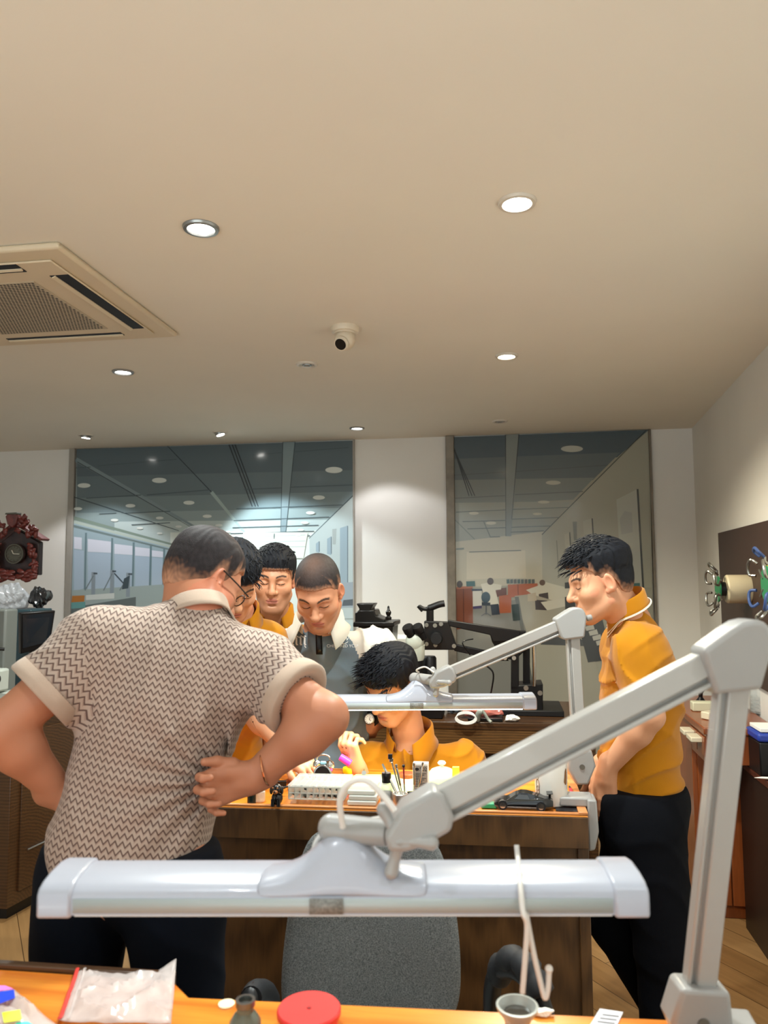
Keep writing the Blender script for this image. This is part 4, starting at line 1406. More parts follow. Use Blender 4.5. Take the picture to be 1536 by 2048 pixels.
def add_head(S, H, neck):
    M, s = H['M'], H['s']
    def e(x, y, z, r, k=.02, op='u', rot=None):
        S.ell(hp(H, x, y, z), A(r) * s, M if rot is None else M @ rot, k * s, op)
    def c(a, b, ra, rb, k=.015, op='u'):
        S.cone(hp(H, *a), hp(H, *b), ra * s, rb * s, k * s, op)
    e(0, -.012, .045, (.0745, .096, .085))
    e(0, .028, -.015, (.064, .064, .085), .03)
    e(0, .036, -.068, (.052, .050, .042), .03)
    e(0, .072, -.100, (.022, .018, .017), .03)
    for q in (-1, 1):
        c((q * .052, .000, -.058), (q * .022, .068, -.098), .018, .016, .03)
        e(q * .044, .056, -.022, (.024, .026, .020), .03)
        c((q * .010, .084, .027), (q * .042, .068, .024), .011, .010, .02)
    for q in (-1, 1):
        e(q * .030, .096, .007, (.018, .016, .012), .014, 's')
        e(q * .031, .0745, .004, (.0165, .0135, .0125), .006)
    c((0, .083, .022), (0, .109, -.022), .0085, .0115, .014)
    e(0, .111, -.028, (.0135, .0115, .0105), .010)
    for q in (-1, 1):
        e(q * .0135, .096, -.031, (.0095, .0105, .0085), .007)
        e(q * .007, .102, -.039, (.0035, .006, .003), .004, 's')
    e(0, .083, -.062, (.027, .013, .020), .018)
    e(0, .092, -.0575, (.021, .0085, .0055), .005)
    e(0, .0905, -.0685, (.018, .0090, .0060), .005)
    c((-.022, .094, -.0632), (.022, .094, -.0632), .0012, .0012, .003, 's')
    e(0, .094, -.081, (.014, .006, .004), .008, 's')
    for q in (-1, 1):
        rot = np.array(Matrix.Rotation(q * .35, 3, 'Z') @ Matrix.Rotation(-.18, 3, 'X'))
        e(q * .0775, -.006, .0, (.0095, .0175, .0305), .008, 'u', rot)
        e(q * .0835, -.002, .003, (.0058, .0105, .019), .005, 's', rot)
        e(q * .074, .004, -.024, (.006, .009, .009), .006)
    nb = A(neck)
    S.cone(hp(H, 0, -.028, -.035), nb, .054 * s, .060, .03)
    S.cone(hp(H, 0, -.015, -.075), nb * .5 + hp(H, 0, -.01, -.09) * .5, .040 * s, .045, .03)
def head_tone(H, V, base, stub=0.0, lips=(182, 112, 98)):
    """local skin colours: lips, brows, lash line, beard shadow"""
    L = hl(H, V)
    x, y, z = np.abs(L[:, 0]), L[:, 1], L[:, 2]
    T = np.tile(A(L3(base)), (len(V), 1))
    def blend(m, rgb):
        m = np.clip(m, 0, 1)[:, None]
        T[:] = T * (1 - m) + A(L3(rgb)) * m
    near = ((np.abs(z) < .2) & (y > -.12) & (x < .12))
    f = near & (y > .055)
    r_ = (x / .024) ** 2 + ((z + .0632) / .0125) ** 2
    blend(np.where(f, (1 - r_) * 4, 0), lips)
    blend(np.where(f, (1 - (x / .021) ** 2 - ((z + .0632) / .0016) ** 2) * 3, 0), (96, 44, 40))
    by = .0285 + .006 * np.sin(np.clip((x - .012) / .04, 0, 1) * math.pi * .9)
    blend(np.where(near & (y > .03), np.clip((1 - ((x - .033) / .0215) ** 2) * 3, 0, 1) * np.clip((1 - ((z - by) / .0042) ** 2) * 2, 0, 1), 0) * .92, (38, 28, 24))
    ez = .0035 - .0035 * np.clip(1 - ((x - .031) / .017) ** 2, -1, 1) + .001
    blend(np.where(near & (y > .04), np.clip((1 - ((x - .031) / .0175) ** 2) * 4, 0, 1) * np.clip((1 - ((z - ez) / .0020) ** 2) * 2, 0, 1), 0), (26, 18, 16))
    blend(np.where(f, np.clip(1 - ((x - .0075) / .004) ** 2 - ((z + .0385) / .003) ** 2, 0, 1) * 2, 0), (80, 40, 32))
    if stub:
        blend(np.where(near & (y > .0), np.clip((-.052 - z) / .02, 0, 1) * stub, 0), (110, 88, 76))
    blend(np.where(near & (x > .07), .25, 0), (206, 110, 86))
    return T
def add_arm(S, sh, el, wr, sc=1.0, k=.025):
    sh, el, wr = A(sh), A(el), A(wr)
    S.cone(sh, el, .050 * sc, .041 * sc, k)
    m = el + (wr - el) * .28
    S.cone(el, m, .040 * sc, .042 * sc, k)
    S.cone(m, wr, .042 * sc, .0265 * sc, k)
def add_hand(S, wr, xd, zd, side, curls, thumb, s=1.0, spread=.10):
    """xd along the palm, zd back of the hand; thumb lies on side*(zd x xd)"""
    x = nrm(xd)
    z = A(zd) - x * (A(zd) @ x)
    z = nrm(z)
    y = np.cross(z, x) * side
    wr = A(wr)
    def g(a, b, c):
        return wr + (x * a + y * b + z * c) * s
    bases = [(.088, .030, .0), (.093, .010, .002), (.089, -.0105, .001), (.080, -.030, -.002)]
    lens = [.071, .079, .073, .057]
    rad = [.0092, .0094, .0088, .0078]
    S.cone(g(-.03, 0, 0), g(.03, .0, 0), .026 * s, .026 * s, .02)
    for (a, b, c), r in zip(bases, rad):
        S.cone(g(.012, b * .55, 0), g(a, b, c - .003), .0155 * s, .0120 * s, .012)
    S.cone(g(.02, .024, -.008), g(.055, .030, -.008), .016 * s, .012 * s, .016)
    for i in range(4):
        p = A(bases[i])
        ang = 0.0
        yaw_ = spread * (1.5 - i) * .8
        for j, fr in enumerate((.44, .31, .25)):
            ang += math.radians(curls[i][j])
            L = lens[i] * fr
            q = p + A((math.cos(ang) * math.cos(yaw_), math.sin(yaw_), -math.sin(ang))) * L
            S.cone(g(*p), g(*q), rad[i] * (1 - .08 * j) * s, rad[i] * (.92 - .09 * j) * s, .004)
            p = q
    pts = [A(t) for t in thumb]
    rr = [.0145, .0115, .0105, .0085]
    for j in range(len(pts) - 1):
        S.cone(g(*pts[j]), g(*pts[j + 1]), rr[j] * s, rr[j + 1] * s, .006)
    return g
TH_OPEN = [(.018, .018, -.006), (.045, .047, -.012), (.074, .060, -.016), (.098, .064, -.018)]
TH_IN = [(.018, .018, -.008), (.046, .040, -.022), (.074, .042, -.034), (.096, .034, -.042)]

def torso_prims(S, J, g=0.0, k=.05, girth=1.0, low=True):
    """trunk; g inflates it for clothes"""
    pel, che, nek, sl, sr = A(J['pel']), A(J['che']), A(J['nek']), A(J['shL']), A(J['shR'])
    r = nrm(sr - sl)
    up = nrm(che - pel)
    f = nrm(np.cross(up, r))
    r = np.cross(f, up)
    M = np.stack([r, f, up], 1)
    w = np.linalg.norm(sr - sl) / .38
    S.ell(che, A((.165 * w * girth + g, .108 * girth + g, .19 + g)), M, k)
    S.ell(pel * .55 + che * .45 + f * .012 * girth, A((.150 * w * girth + g, .108 * girth + g, .16)), M, k)
    if low:
        S.ell(pel, A((.160 * w * girth + g, .112 * girth + g, .15)), M, k)
    top = nek * .35 + che * .65
    for s_ in (sl, sr):
        S.cone(s_, top + (s_ - top) * .25, .056 + g, .07 + g, k * .8)
        S.cone(s_ * .88 + nek * .12 + A((0, 0, .006)), nek + A((0, 0, -.045)), .043 + g * .8, .046 + g * .5, k * .7)
    S.cone(nek + A((0, 0, -.02)), che, .052 + g * .4, .09 + g, k)
    return M
def leg_prims(S, J, g=0.0, flat=False, sc=1.0):
    for q in 'LR':
        h, kn, an = A(J['hip' + q]), A(J['kn' + q]), A(J['an' + q])
        S.cone(h, kn, .086 * sc + g, .058 * sc + g, .04)
        S.cone(kn, an, .056 * sc + g, (.036 if not flat else .048) * sc + g, .03, flat=flat)
        if not flat:
            t = A(J['toe' + q])
            S.cone(an, t, .034, .026, .03)
def wrinkle(P, amp, fx, fz, ph=0.0):
    x, y, z = P[..., 0], P[..., 1], P[..., 2]
    fx, fz = fx * 1.5, fz * 1.5
    q = np.sin(fx * .5 * x + ph) + .7 * np.sin(fz * .45 * z + 2.3 * ph + fx * .3 * y)
    a = .8 * x + .5 * y + .55 * z
    b = -.6 * x - .4 * y + .8 * z
    w1 = 1 - np.abs(np.sin(fx * .9 * a + 1.6 * q + ph))
    w2 = 1 - np.abs(np.sin(fz * .9 * b - 1.5 * q + 2 * ph))
    m = .5 + .5 * np.sin(fx * .35 * (x - y) + fz * .3 * z + 3 * ph)
    return -amp * (1.5 * w1 ** 2 * m + 1.3 * w2 ** 2 * (1 - m) - .7)

HAIRM = {}
def hair_mat(name, rgb, rough=.42):
    return mat(name, rgb, rough, var=.4, vscale=260, bump=.5, bscale=420, spec=.35)
def hair(H, parent, rgb_name, rgb, t_top, t_side, lines, strands=0, fringe=None, h=.0028, seed=1, label=None, skin=(196, 142, 110), fade=.03, top_thin=0.0):
    """short hair as a shell over the skull, cut at the hairline; strands laid over it"""
    S = Sdf()
    M, s = H['M'], H['s']
    S.ell(hp(H, 0, -.012, .045), A((.0745, .096, .085)) * s, M, .02)
    S.ell(hp(H, 0, -.030, .0), A((.062, .070, .075)) * s, M, .03)
    ly, lz = zip(*lines)
    def post(P, d):
        L = hl(H, P)
        zl = np.interp(L[..., 1], ly, lz)
        tt = t_side + (t_top - t_side) * np.clip((L[..., 2] - .035) / .06, 0, 1)
        n = .0014 * np.sin(L[..., 0] * 420 + 3 * np.sin(L[..., 1] * 90)) * np.clip((t_top - .004) / .012, 0, 1)
        d = d - (tt + n) * s
        gcut = (zl + .0012 * np.sin(L[..., 0] * 520 + 40 * L[..., 1]) - L[..., 2]) * s * .75
        return np.maximum(d, gcut)
    S.post.append(post)
    c = H['c']
    V, F = S.mesh(h, (c - .16, c + .17))
    mt = attr_mat('hair_strands', rough=.68, spec=.2, bump=.7, bscale=520)
    def tone_of(Q):
        L = hl(H, Q)
        zl = np.interp(L[:, 1], ly, lz)
        n = .5 + .5 * np.sin(L[:, 0] * 300 + 2 * np.sin(L[:, 1] * 210)) * np.sin(L[:, 2] * 280 + 2 * np.sin(L[:, 0] * 170))
        m = np.clip((L[:, 2] - zl) / np.where(L[:, 1] > .045, fade * .3, fade) + (n - .5) * .35, 0, 1)
        m = m * (1 - top_thin * np.exp(-((L[:, 0] / .04) ** 2 + ((L[:, 1] - .01) / .05) ** 2)))
        m = .25 + .75 * m ** .8
        jit = (.75 + .5 * n)[:, None]
        return A(L3(skin)) * (1 - m[:, None]) + A(L3(rgb)) * m[:, None] * jit
    if strands:
        r = random.Random(seed)
        mb = MB()
        for i in range(strands):
            # root on the skull top, flow forward and down
            th = r.uniform(-1.0, 1.0)
            y0 = r.uniform(-.09, .075)
            x0 = th * .062 * math.sqrt(max(0.05, 1 - (y0 / .11) ** 2))
            z0 = .045 + .085 * math.sqrt(max(0.02, 1 - (x0 / .0745) ** 2 - ((y0 + .012) / .096) ** 2))
            nn = nrm((x0 / .0745 ** 2, (y0 + .012) / .096 ** 2, (z0 - .045) / .085 ** 2))
            p0 = A((x0, y0, z0)) + nn * (t_top - .006)
            fl = A(fringe(x0, y0, r)) if fringe else A((0, 1, 0))
            L_ = r.uniform(.022, .045)
            p1 = p0 + (nn * .45 + fl * .7) * L_ * .5
            p2 = p1 + (nn * -.10 + fl * .9 + A((r.gauss(0, .18), 0, 0))) * L_ * .6
            w_ = r.uniform(.0014, .0026)
            mb.tube([hp(H, *p0), hp(H, *p1), hp(H, *p2)], [w_ * s, w_ * .9 * s, .0003], n=4)
        nv = len(V)
        V = np.concatenate([V, np.array([tuple(v) for v in mb.v])])
        quads = [f for f in mb.f if len(f) == 4]
        F = np.concatenate([F, np.array(quads) + nv])
    T_ = tone_of(V)
    if strands:
        T_[nv:] = A(L3(rgb)) * np.random.default_rng(seed).uniform(.6, 1.5, (len(V) - nv, 1))
    o = np_object('hair', V, F, mt, parent, tone=T_)
    if label:
        o['label'] = label
    return o

def body(P, J, H, base, hands, h=.006, hh=.0026, hd=.0026, stub=0.0, arms=1.0, girth=1.0, waist_only=False):
    S = Sdf()
    torso_prims(S, J, 0, girth=girth)
    leg_prims(S, J)
    for q in 'LR':
        add_arm(S, J['sh' + q], J['el' + q], J['wr' + q], arms)
    for (q, fn) in hands:
        fn(S)
    add_head(S, H, J['nek'])
    parts = []
    lo, hi = S.bounds()
    hc = H['c'] + H['M'] @ A((0, 0, -.06))
    zdir = nrm(A(J['nek']) - H['c'])
    cut = A(J['nek']) * .55 + H['c'] * .45
    def is_head(C):
        return ((C - cut) @ zdir < 0) & (np.linalg.norm(C - H['c'], axis=1) < .24)
    wl = [(A(J['wr' + q]), nrm(A(J['wr' + q]) - A(J['el' + q]))) for q in 'LR']
    def is_hand(C, i, o=0.0):
        p, d = wl[i]
        return ((C - p) @ d > -.03 - o) & (np.linalg.norm(C - p, axis=1) < .26)
    def kb(C):
        m = ~(((C - cut) @ zdir < -h) & (np.linalg.norm(C - H['c'], axis=1) < .24))
        for i in (0, 1):
            m &= ~is_hand(C, i, -h)
        return m
    parts.append(S.mesh(h, (lo, hi), kb))
    parts.append(S.mesh(hh, (H['c'] - .19, H['c'] + .19), is_head))
    for i in (0, 1):
        p = wl[i][0]
        parts.append(S.mesh(hd, (p - .21, p + .21), lambda C, i=i: is_hand(C, i)))
    V, F = join_vf(parts)
    T = head_tone(H, V, base, stub)
    # knuckle / palm reddening is part of the skin's own colour
    o = np_object('body', V, F, m_skin, P, tone=T)
    return o

def shirt_sdf(J, g=.016, girth=1.0, sleeve=.62, gs=.018, hem=None, amp=.004, ph=0.0, fx=26, fz=22, arm=1.0, sl_flare=.012, hem_up=None, vneck=None):
    S = Sdf()
    M = torso_prims(S, J, g, girth=girth)
    for q in 'LR':
        sh, el = A(J['sh' + q]), A(J['el' + q])
        e = sh + (el - sh) * sleeve
        S.cone(sh, e, .052 * arm + gs, .046 * arm + gs + sl_flare, .055, flat=True)
    pel, che = A(J['pel']), A(J['che'])
    up = nrm(che - pel)
    hu = nrm(hem_up) if hem_up is not None else nrm(up * .4 + A((0, 0, .6)))
    if vneck is not None:
        S.cone(vneck[0], vneck[1], vneck[2], vneck[3], .012, 's')
    hem_p = A(hem) if hem is not None else pel - up * .06
    def post(P, d):
        d = d + wrinkle(P, amp, fx, fz, ph)
        return np.maximum(d, (hem_p - P) @ hu)
    S.post.append(post)
    return S, M, up
def trousers_sdf(J, g=.018, girth=1.0, amp=.003, ph=0.0, topz=.10):
    S = Sdf()
    pel, che, sl, sr = A(J['pel']), A(J['che']), A(J['shL']), A(J['shR'])
    r = nrm(A(J['hipR']) - A(J['hipL']))
    up = A((0, 0, 1))
    f = nrm(np.cross(up, r))
    M = np.stack([r, f, np.cross(r, f)], 1)
    S.ell(pel, A((.165 * girth + g * .6, .115 * girth + g * .6, .145)), M, .05)
    leg_prims(S, J, g, True)
    top = pel + A((0, 0, topz))
    def post(P, d):
        d = d + wrinkle(P, amp, 22, 16, ph)
        return np.maximum(d, P[..., 2] - top[2])
    S.post.append(post)
    return S
def collar(name, parent, nek, axis, front, mt, r0=.064, r1=.088, hgt=.038, drop=.035, gap=30, point=.03, stripe=None, thick=.004, sy=1.0):
    """folded polo collar round the neck axis, open towards front"""
    axis, nek = nrm(axis), A(nek)
    f = nrm(A(front) - axis * (A(front) @ axis))
    r = np.cross(f, axis)
    n = 40
    mb = MB()
    rows = []
    g = math.radians(gap)
    for i in range(n + 1):
        a = g + (2 * math.pi - 2 * g) * i / n
        d = f * math.cos(a) * sy + r * math.sin(a)
        k_ = max(0.0, math.cos(a)) ** 2
        tipf = max(0.0, 1 - min(a - g, 2 * math.pi - g - a) / .75)
        fall = hgt * (1 - .55 * k_)
        rr1 = r0 * 1.15 + (r1 - r0 * 1.15) * (.5 + .5 * math.cos(a)) ** .7
        rows.append([nek + d * r0 + axis * (-.005 - .03 * k_), nek + d * (r0 * .98) + axis * (fall * .75 - .02 * k_), nek + d * (r0 * 1.03) + axis * (fall - .02 * k_),
                     nek + d * (r0 * 1.12) + axis * (fall * .85 - .022 * k_), nek + d * (r0 * .55 + rr1 * .45 + .008 * tipf) + axis * (fall * .2 - .02 * k_ - drop * .3),
                     nek + d * (rr1 + .012 * tipf) + axis * (-drop * .55 - .03 * k_ - point * tipf)])
    k = len(rows[0])
    mb.add([Vector(q) for rw in rows for q in rw], [(i * k + j, i * k + j + 1, (i + 1) * k + j + 1, (i + 1) * k + j) for i in range(n) for j in range(k - 1)])
    o = mb.build(name, mt, parent, ang=70, solid=thick)
    if stripe:
        for off, wd in stripe:
            sb = MB()
            pts = [Vector(rw[5] * (1 - off) + rw[4] * off) + Vector(nrm(rw[5] - nek)) * .0022 for rw in rows]
            sb.tube(pts, wd, n=6)
            sb.build('collar_stripe', m_stripe, o, ang=80, label='white stripe along the collar edge')
    return o
m_stripe = mat('white_collar_stripe', (232, 226, 210), .7)
def cloth(name, rgb, rgh=.85, var=.05, sc=600, bump=.25, sheen=.15):
    return mat(name, rgb, rgh, var=var, vscale=8, bump=bump, bscale=sc, spec=.15, sheen=sheen)
m_must = cloth('mustard_pique', (176, 115, 16))
m_navy = cloth('navy_trouser_cloth', (9, 14, 24), .9, sheen=0)
m_blk = cloth('black_trouser_cloth', (8, 10, 16), .9, sheen=0)
m_shoe = mat('black_shoe_leather', (16, 15, 16), .35)
def shoes(P, J):
    for q in 'LR':
        an, t = A(J['an' + q]), A(J['toe' + q])
        S = Sdf()
        d = nrm(t - an)
        S.cone(A((an[0], an[1], .055)) - d * .05, A((t[0], t[1], .042)) + d * .03, .048, .038, .03)
        S.cone(A((an[0], an[1], .055)), A((an[0], an[1], .10)), .05, .046, .03)
        S.post.append(lambda Pp, dd: np.maximum(dd, .002 - Pp[..., 2]))
        V, F = S.mesh(.009)
        np_object('shoe', V, F, m_shoe, P)
def legs_from(J, pelz, fwd, hipw=.095, kn=((0, 0), (0, 0)), an=((0, 0), (0, 0))):
    """standing legs under the pelvis; offsets are (right, forward) of each joint"""
    pel = A(J['pel'])
    f = nrm(A((fwd[0], fwd[1], 0)))
    r = A((f[1], -f[0], 0))
    for i, (q, s_) in enumerate((('L', -1), ('R', 1))):
        J['hip' + q] = pel + r * s_ * hipw + A((0, 0, -.07))
        hz = J['hip' + q]
        J['kn' + q] = A((hz[0], hz[1], hz[2] * .54)) + r * kn[i][0] + f * kn[i][1]
        J['an' + q] = A((hz[0], hz[1], .085)) + r * an[i][0] + f * an[i][1]
        J['toe' + q] = J['an' + q] + f * .15 + r * s_ * .03 + A((0, 0, -.052))
    return J
def person(label, J):
    return thing('person', label, 'person', (J['pel'][0], J['pel'][1], 0))
def torso_uv(V, F, J, M, arm_split=.052):
    """cloth coordinates in metres: around and along the trunk, around and along each sleeve"""
    pel = A(J['pel'])
    L = (V - pel) @ M
    ang = np.arctan2(L[:, 0], -L[:, 1])
    sd_ = np.clip(L[:, 1] + .06, 0, .24)
    topm = np.clip((L[:, 2] - .30) / .08, 0, 1)
    uv = np.stack([L[:, 0] + np.sign(L[:, 0]) * sd_ * (1 - topm), L[:, 2] + sd_ * topm], 1)
    C = V[F].mean(1)
    res = uv[F].reshape(-1, 4, 2)
    # keep faces across the seam continuous
    for q, sg in (('L', -1), ('R', 1)):
        sh, el = A(J['sh' + q]), A(J['el' + q])
        d = nrm(el - sh)
        inner = sh - d * .0
        rr = M[:, 0] * sg
        m = ((C - sh) @ nrm(d * .55 + rr * .8)) > .018
        b1 = nrm(np.cross(d, A((0, 1, 0))))
        b2 = np.cross(d, b1)
        W = V - sh
        a2 = np.arctan2(W @ b1 * sg, -(W @ A((0, 1, 0))) + 0 * (W @ b2))
        uv2 = np.stack([a2 * .082, -(W @ d)], 1)
        r2 = uv2[F].reshape(-1, 4, 2)
        hh_ = np.clip(((C - sh) @ d) / np.linalg.norm(el - sh), 0, 1)
        m &= np.linalg.norm(C - sh - hh_[:, None] * (el - sh), axis=1) < .118
        res[m] = r2[m]
    return res.reshape(-1, 2)
def zigzag_mat():
    m = bpy.data.materials.new('zigzag_knit')
    m.use_nodes = True
    nt = m.node_tree
    b = nt.nodes['Principled BSDF']
    b.inputs['Roughness'].default_value = .8
    b.inputs['Specular IOR Level'].default_value = .2
    b.inputs['Sheen Weight'].default_value = .1
    uvn = nt.nodes.new('ShaderNodeUVMap')
    uvn.uv_map = 'UVMap'
    sp = nt.nodes.new('ShaderNodeSeparateXYZ')
    nt.links.new(uvn.outputs[0], sp.inputs[0])
    def mth(op, a, b_=None, c=None):
        n = nt.nodes.new('ShaderNodeMath')
        n.operation = op
        for i, v in enumerate((a, b_, c)):
            if v is None:
                continue
            if isinstance(v, (int, float)):
                n.inputs[i].default_value = v
            else:
                nt.links.new(v, n.inputs[i])
        return n.outputs[0]
    u = mth('DIVIDE', sp.outputs[0], ZZ_PERIOD)
    v = mth('DIVIDE', sp.outputs[1], ZZ_ROW)
    fu = mth('FRACT', u)
    tri = mth('MULTIPLY', mth('ABSOLUTE', mth('SUBTRACT', fu, .5)), 2.0)
    t = mth('ADD', v, mth('MULTIPLY', tri, .68))
    fr = mth('FRACT', t)
    # one dark line, one thin break in the pale stroke
    line = mth('LESS_THAN', fr, .30)
    rise = mth('LESS_THAN', fu, .5)
    fr2 = mth('FRACT', mth('ADD', v, mth('MULTIPLY', tri, .68)))
    mid = mth('MULTIPLY', mth('GREATER_THAN', fr2, .74), rise)
    mx = nt.nodes.new('ShaderNodeMix')
    mx.data_type = 'RGBA'
    mx.inputs[6].default_value = (*L3((162, 146, 134)), 1)
    mx.inputs[7].default_value = (*L3((88, 70, 64)), 1)
    nt.links.new(line, mx.inputs[0])
    mx2 = nt.nodes.new('ShaderNodeMix')
    mx2.data_type = 'RGBA'
    mx2.inputs[7].default_value = (*L3((148, 128, 116)), 1)
    nt.links.new(mid, mx2.inputs[0])
    nt.links.new(mx.outputs[2], mx2.inputs[6])
    nt.links.new(mx2.outputs[2], b.inputs['Base Color'])
    return m
ZZ_PERIOD, ZZ_ROW = .0142, .0146
m_zig = zigzag_mat()
m_taupe = cloth('taupe_rib', (166, 147, 131))
m_gold = mat('rose_gold', (226, 160, 120), .2, 1.0)
m_glass = mat('glasses_frame_black', (18, 16, 18), .3)
m_nail = mat('finger_nail', (232, 182, 158), .3)

# ---- man in the zigzag shirt, back to the viewer, hands on hips
J = dict(pel=at(262, 1690, 1.585), che=at(328, 1405, 1.655), nek=at(392, 1216, 1.70),
         shL=at(194, 1296, 1.625), shR=at(522, 1346, 1.68),
         elL=at(2, 1458, 1.52), elR=at(650, 1434, 1.575), wrL=at(122, 1588, 1.60), wrR=at(506, 1556, 1.585))
legs_from(J, 0, (0, 1), .10, ((-.05, .02), (.02, .02)), ((-.10, .0), (.05, .0)))
H = head_frame(at(404, 1163, 1.765), 38, 33, 4, .94)
p1 = person('man with his back turned, hands on hips, in a taupe zigzag-patterned polo shirt', J)
def h1R(S):
    x = (at(440, 1572, 1.555) - at(506, 1556, 1.585))
    add_hand(S, J['wrR'], x, (.10, 1, .15), 1, [(34, 62, 44), (40, 66, 46), (46, 66, 46), (50, 64, 44)], [(.012, .016, .004), (.040, .040, .002), (.072, .052, .002), (.098, .058, -.002)], 1.0, .14)
def h1L(S):
    add_hand(S, J['wrL'], (1, .5, -.2), (-.2, -.6, .6), -1, [(30, 40, 30)] * 4, TH_OPEN)
body(p1, J, H, (172, 116, 88), [('R', h1R), ('L', h1L)], h=.0055, arms=1.12, girth=1.02)
S, M1, up = shirt_sdf(J, g=.022, girth=1.0, sleeve=.60, gs=.024, hem=at(262, 1732, 1.585), hem_up=(.02, .05, 1), amp=.0045, fx=22, fz=17, arm=1.06, sl_flare=.008)
# drape pulled towards the hand on the right hip
hipR = A(J['wrR']) + A((-.07, 0, .0))
def drape(P, d, hipR=hipR):
    v = P - hipR
    r_ = np.sqrt((v ** 2).sum(-1)) + 1e-6
    an_ = np.arctan2(v[..., 2], v[..., 0])
    return d - .010 * np.sin(an_ * 15) * np.clip(1 - r_ / .30, 0, 1) * np.clip(r_ / .05, 0, 1)
S.post.insert(0, drape)
V, F = S.mesh(.0048)
np_object('polo_shirt', V, F, m_zig, p1, uv=torso_uv(V, F, J, M1))
for q in 'LR':
    sh, el = A(J['sh' + q]), A(J['el' + q])
    d = nrm(el - sh)
    e = sh + (el - sh) * .60
    MB().lathe([(.0835, -.028), (.0855, -.013), (.0855, .002), (.082, .006), (.062, .006), (.052, -.004)], e, axis=d, n=36).build('sleeve_cuff', m_taupe, p1, ang=60, label='plain taupe ribbed cuff')
ax = nrm(hp(H, 0, -.028, -.035) - A(J['nek']))
collar('collar', p1, A(J['nek']) - ax * .014, ax * .7 + A((.0, .25, .7)), hp(H, 0, .1, 0) - H['c'], m_taupe, r0=.062, r1=.077, hgt=.027, drop=.020, gap=28)
S = trousers_sdf(J, .020, 1.02, ph=.4, topz=.005)
V, F = S.mesh(.008)
np_object('trousers', V, F, m_navy, p1)
shoes(p1, J)
HL = [(-.13, -.045), (-.06, -.058), (-.03, -.045), (-.018, .0), (.0, .018), (.012, -.012), (.026, -.010), (.034, .03), (.05, .055), (.066, .066), (.1, .07)]
hair(H, p1, 'hair_thin_black', (34, 30, 32), .010, .0035, HL, 0, fade=.05, top_thin=.25)
gl = MB()
for q in (-1, 1):
    gl.tube([hp(H, q * .083, -.004, .024), hp(H, q * .079, .05, .018), hp(H, q * .071, .098, .012)], .0018, n=6)
    gl.tube([hp(H, q * .033 + .023 * math.cos(t), .104 - .25 * abs(.033 + .023 * math.cos(t) * q) * .3, .004 + .015 * math.sin(t)) for t in [k * math.pi / 10 for k in range(21)]], .0015, n=6)
gl.tube([hp(H, -.01, .108, .008), hp(H, .01, .108, .008)], .0015, n=6)
gl.build('glasses', m_glass, p1)
wd = nrm(A(J['elR']) - A(J['wrR']))
bc_ = A(J['wrR']) + wd * .036
bx, by, bz = frame_of(Vector(nrm(wd + A((0, .1, -.45)))))
MB().tube([Vector(bc_) + bx * (.040 * math.cos(t)) + by * (.036 * math.sin(t)) for t in [k * 2 * math.pi / 32 for k in range(33)]], .0022, n=8).build('bracelet', m_gold, p1, label='thin rose gold bangle on the right wrist')

# ---- man on the right, in profile, hands in pockets
J = dict(pel=at(1288, 1600, 2.50), che=at(1283, 1385, 2.52), nek=at(1262, 1238, 2.53),
         shL=at(1284, 1304, 2.38), shR=at(1252, 1297, 2.68),
         elL=at(1300, 1432, 2.31), elR=at(1262, 1430, 2.80), wrL=at(1213, 1540, 2.40), wrR=at(1200, 1540, 2.66))
fw6 = A((-1, .12, 0))
legs_from(J, 0, fw6, .085, ((.0, -.045), (.0, .10)), ((.0, -.04), (.0, -.10)))
H = head_frame(at(1202, 1166, 2.50), -99, 14, 0, 1.02)
p6 = person('man on the right in a mustard polo, standing in profile with hands in pockets', J)
def h6L(S):
    add_hand(S, J['wrL'], (-.12, .05, -1), (-.25, -1, .1), -1, [(12, 18, 14)] * 4, [(.014, .018, -.004), (.042, .034, -.010), (.070, .040, -.016), (.092, .040, -.02)], 1.0, .06)
def h6R(S):
    add_hand(S, J['wrR'], (-.05, .0, -1), (-.1, 1, .1), 1, [(14, 20, 16)] * 4, TH_OPEN)
body(p6, J, H, SKIN['b'], [('L', h6L), ('R', h6R)], arms=1.0, girth=.92)
S, M6, up = shirt_sdf(J, g=.028, girth=.97, sleeve=.66, gs=.020, hem=at(1288, 1580, 2.50), hem_up=(.05, 0, 1), amp=.0085, fx=20, fz=24, ph=1.0, sl_flare=.014)
V, F = S.mesh(.0058)
np_object('polo_shirt', V, F, m_must, p6)
ax = nrm(hp(H, 0, -.028, -.035) - A(J['nek']))
collar('collar', p6, A(J['nek']) + ax * .024 + A((.0, 0, .022)), ax * .8 + A((-.2, 0, .8)), fw6, m_must, r0=.068, r1=.093, hgt=.044, drop=.014, gap=24, stripe=[(.06, .0018), (.30, .0013)])
S = trousers_sdf(J, .034, 1.08, ph=2.4, topz=.055)
S.cone(A(J['wrL']) + A((.012, .012, -.095)), A(J['wrL']) + A((.03, .02, -.22)), .036, .04, .06)
S.cone(A(J['wrR']) + A((.0, .0, -.07)), A(J['wrR']) + A((.02, -.0, -.20)), .040, .045, .03)
V, F = S.mesh(.008)
np_object('trousers', V, F, m_blk, p6)
shoes(p6, J)
HL6 = [(-.13, -.045), (-.075, -.050), (-.045, -.038), (-.030, .0), (-.01, .024), (.012, .018), (.026, .012), (.036, .045), (.06, .062), (.072, .068), (.1, .07)]
def fr6(x0, y0, r):
    f = np.clip((y0 + .05) / .12, 0, 1)
    return A((x0 * 2.0 + r.gauss(0, .12), .9, .25 - .6 * f + r.gauss(0, .10)))
hair(H, p6, 'hair_black', (16, 18, 24), .024, .0035, HL6, 520, fr6, seed=4, fade=.035)

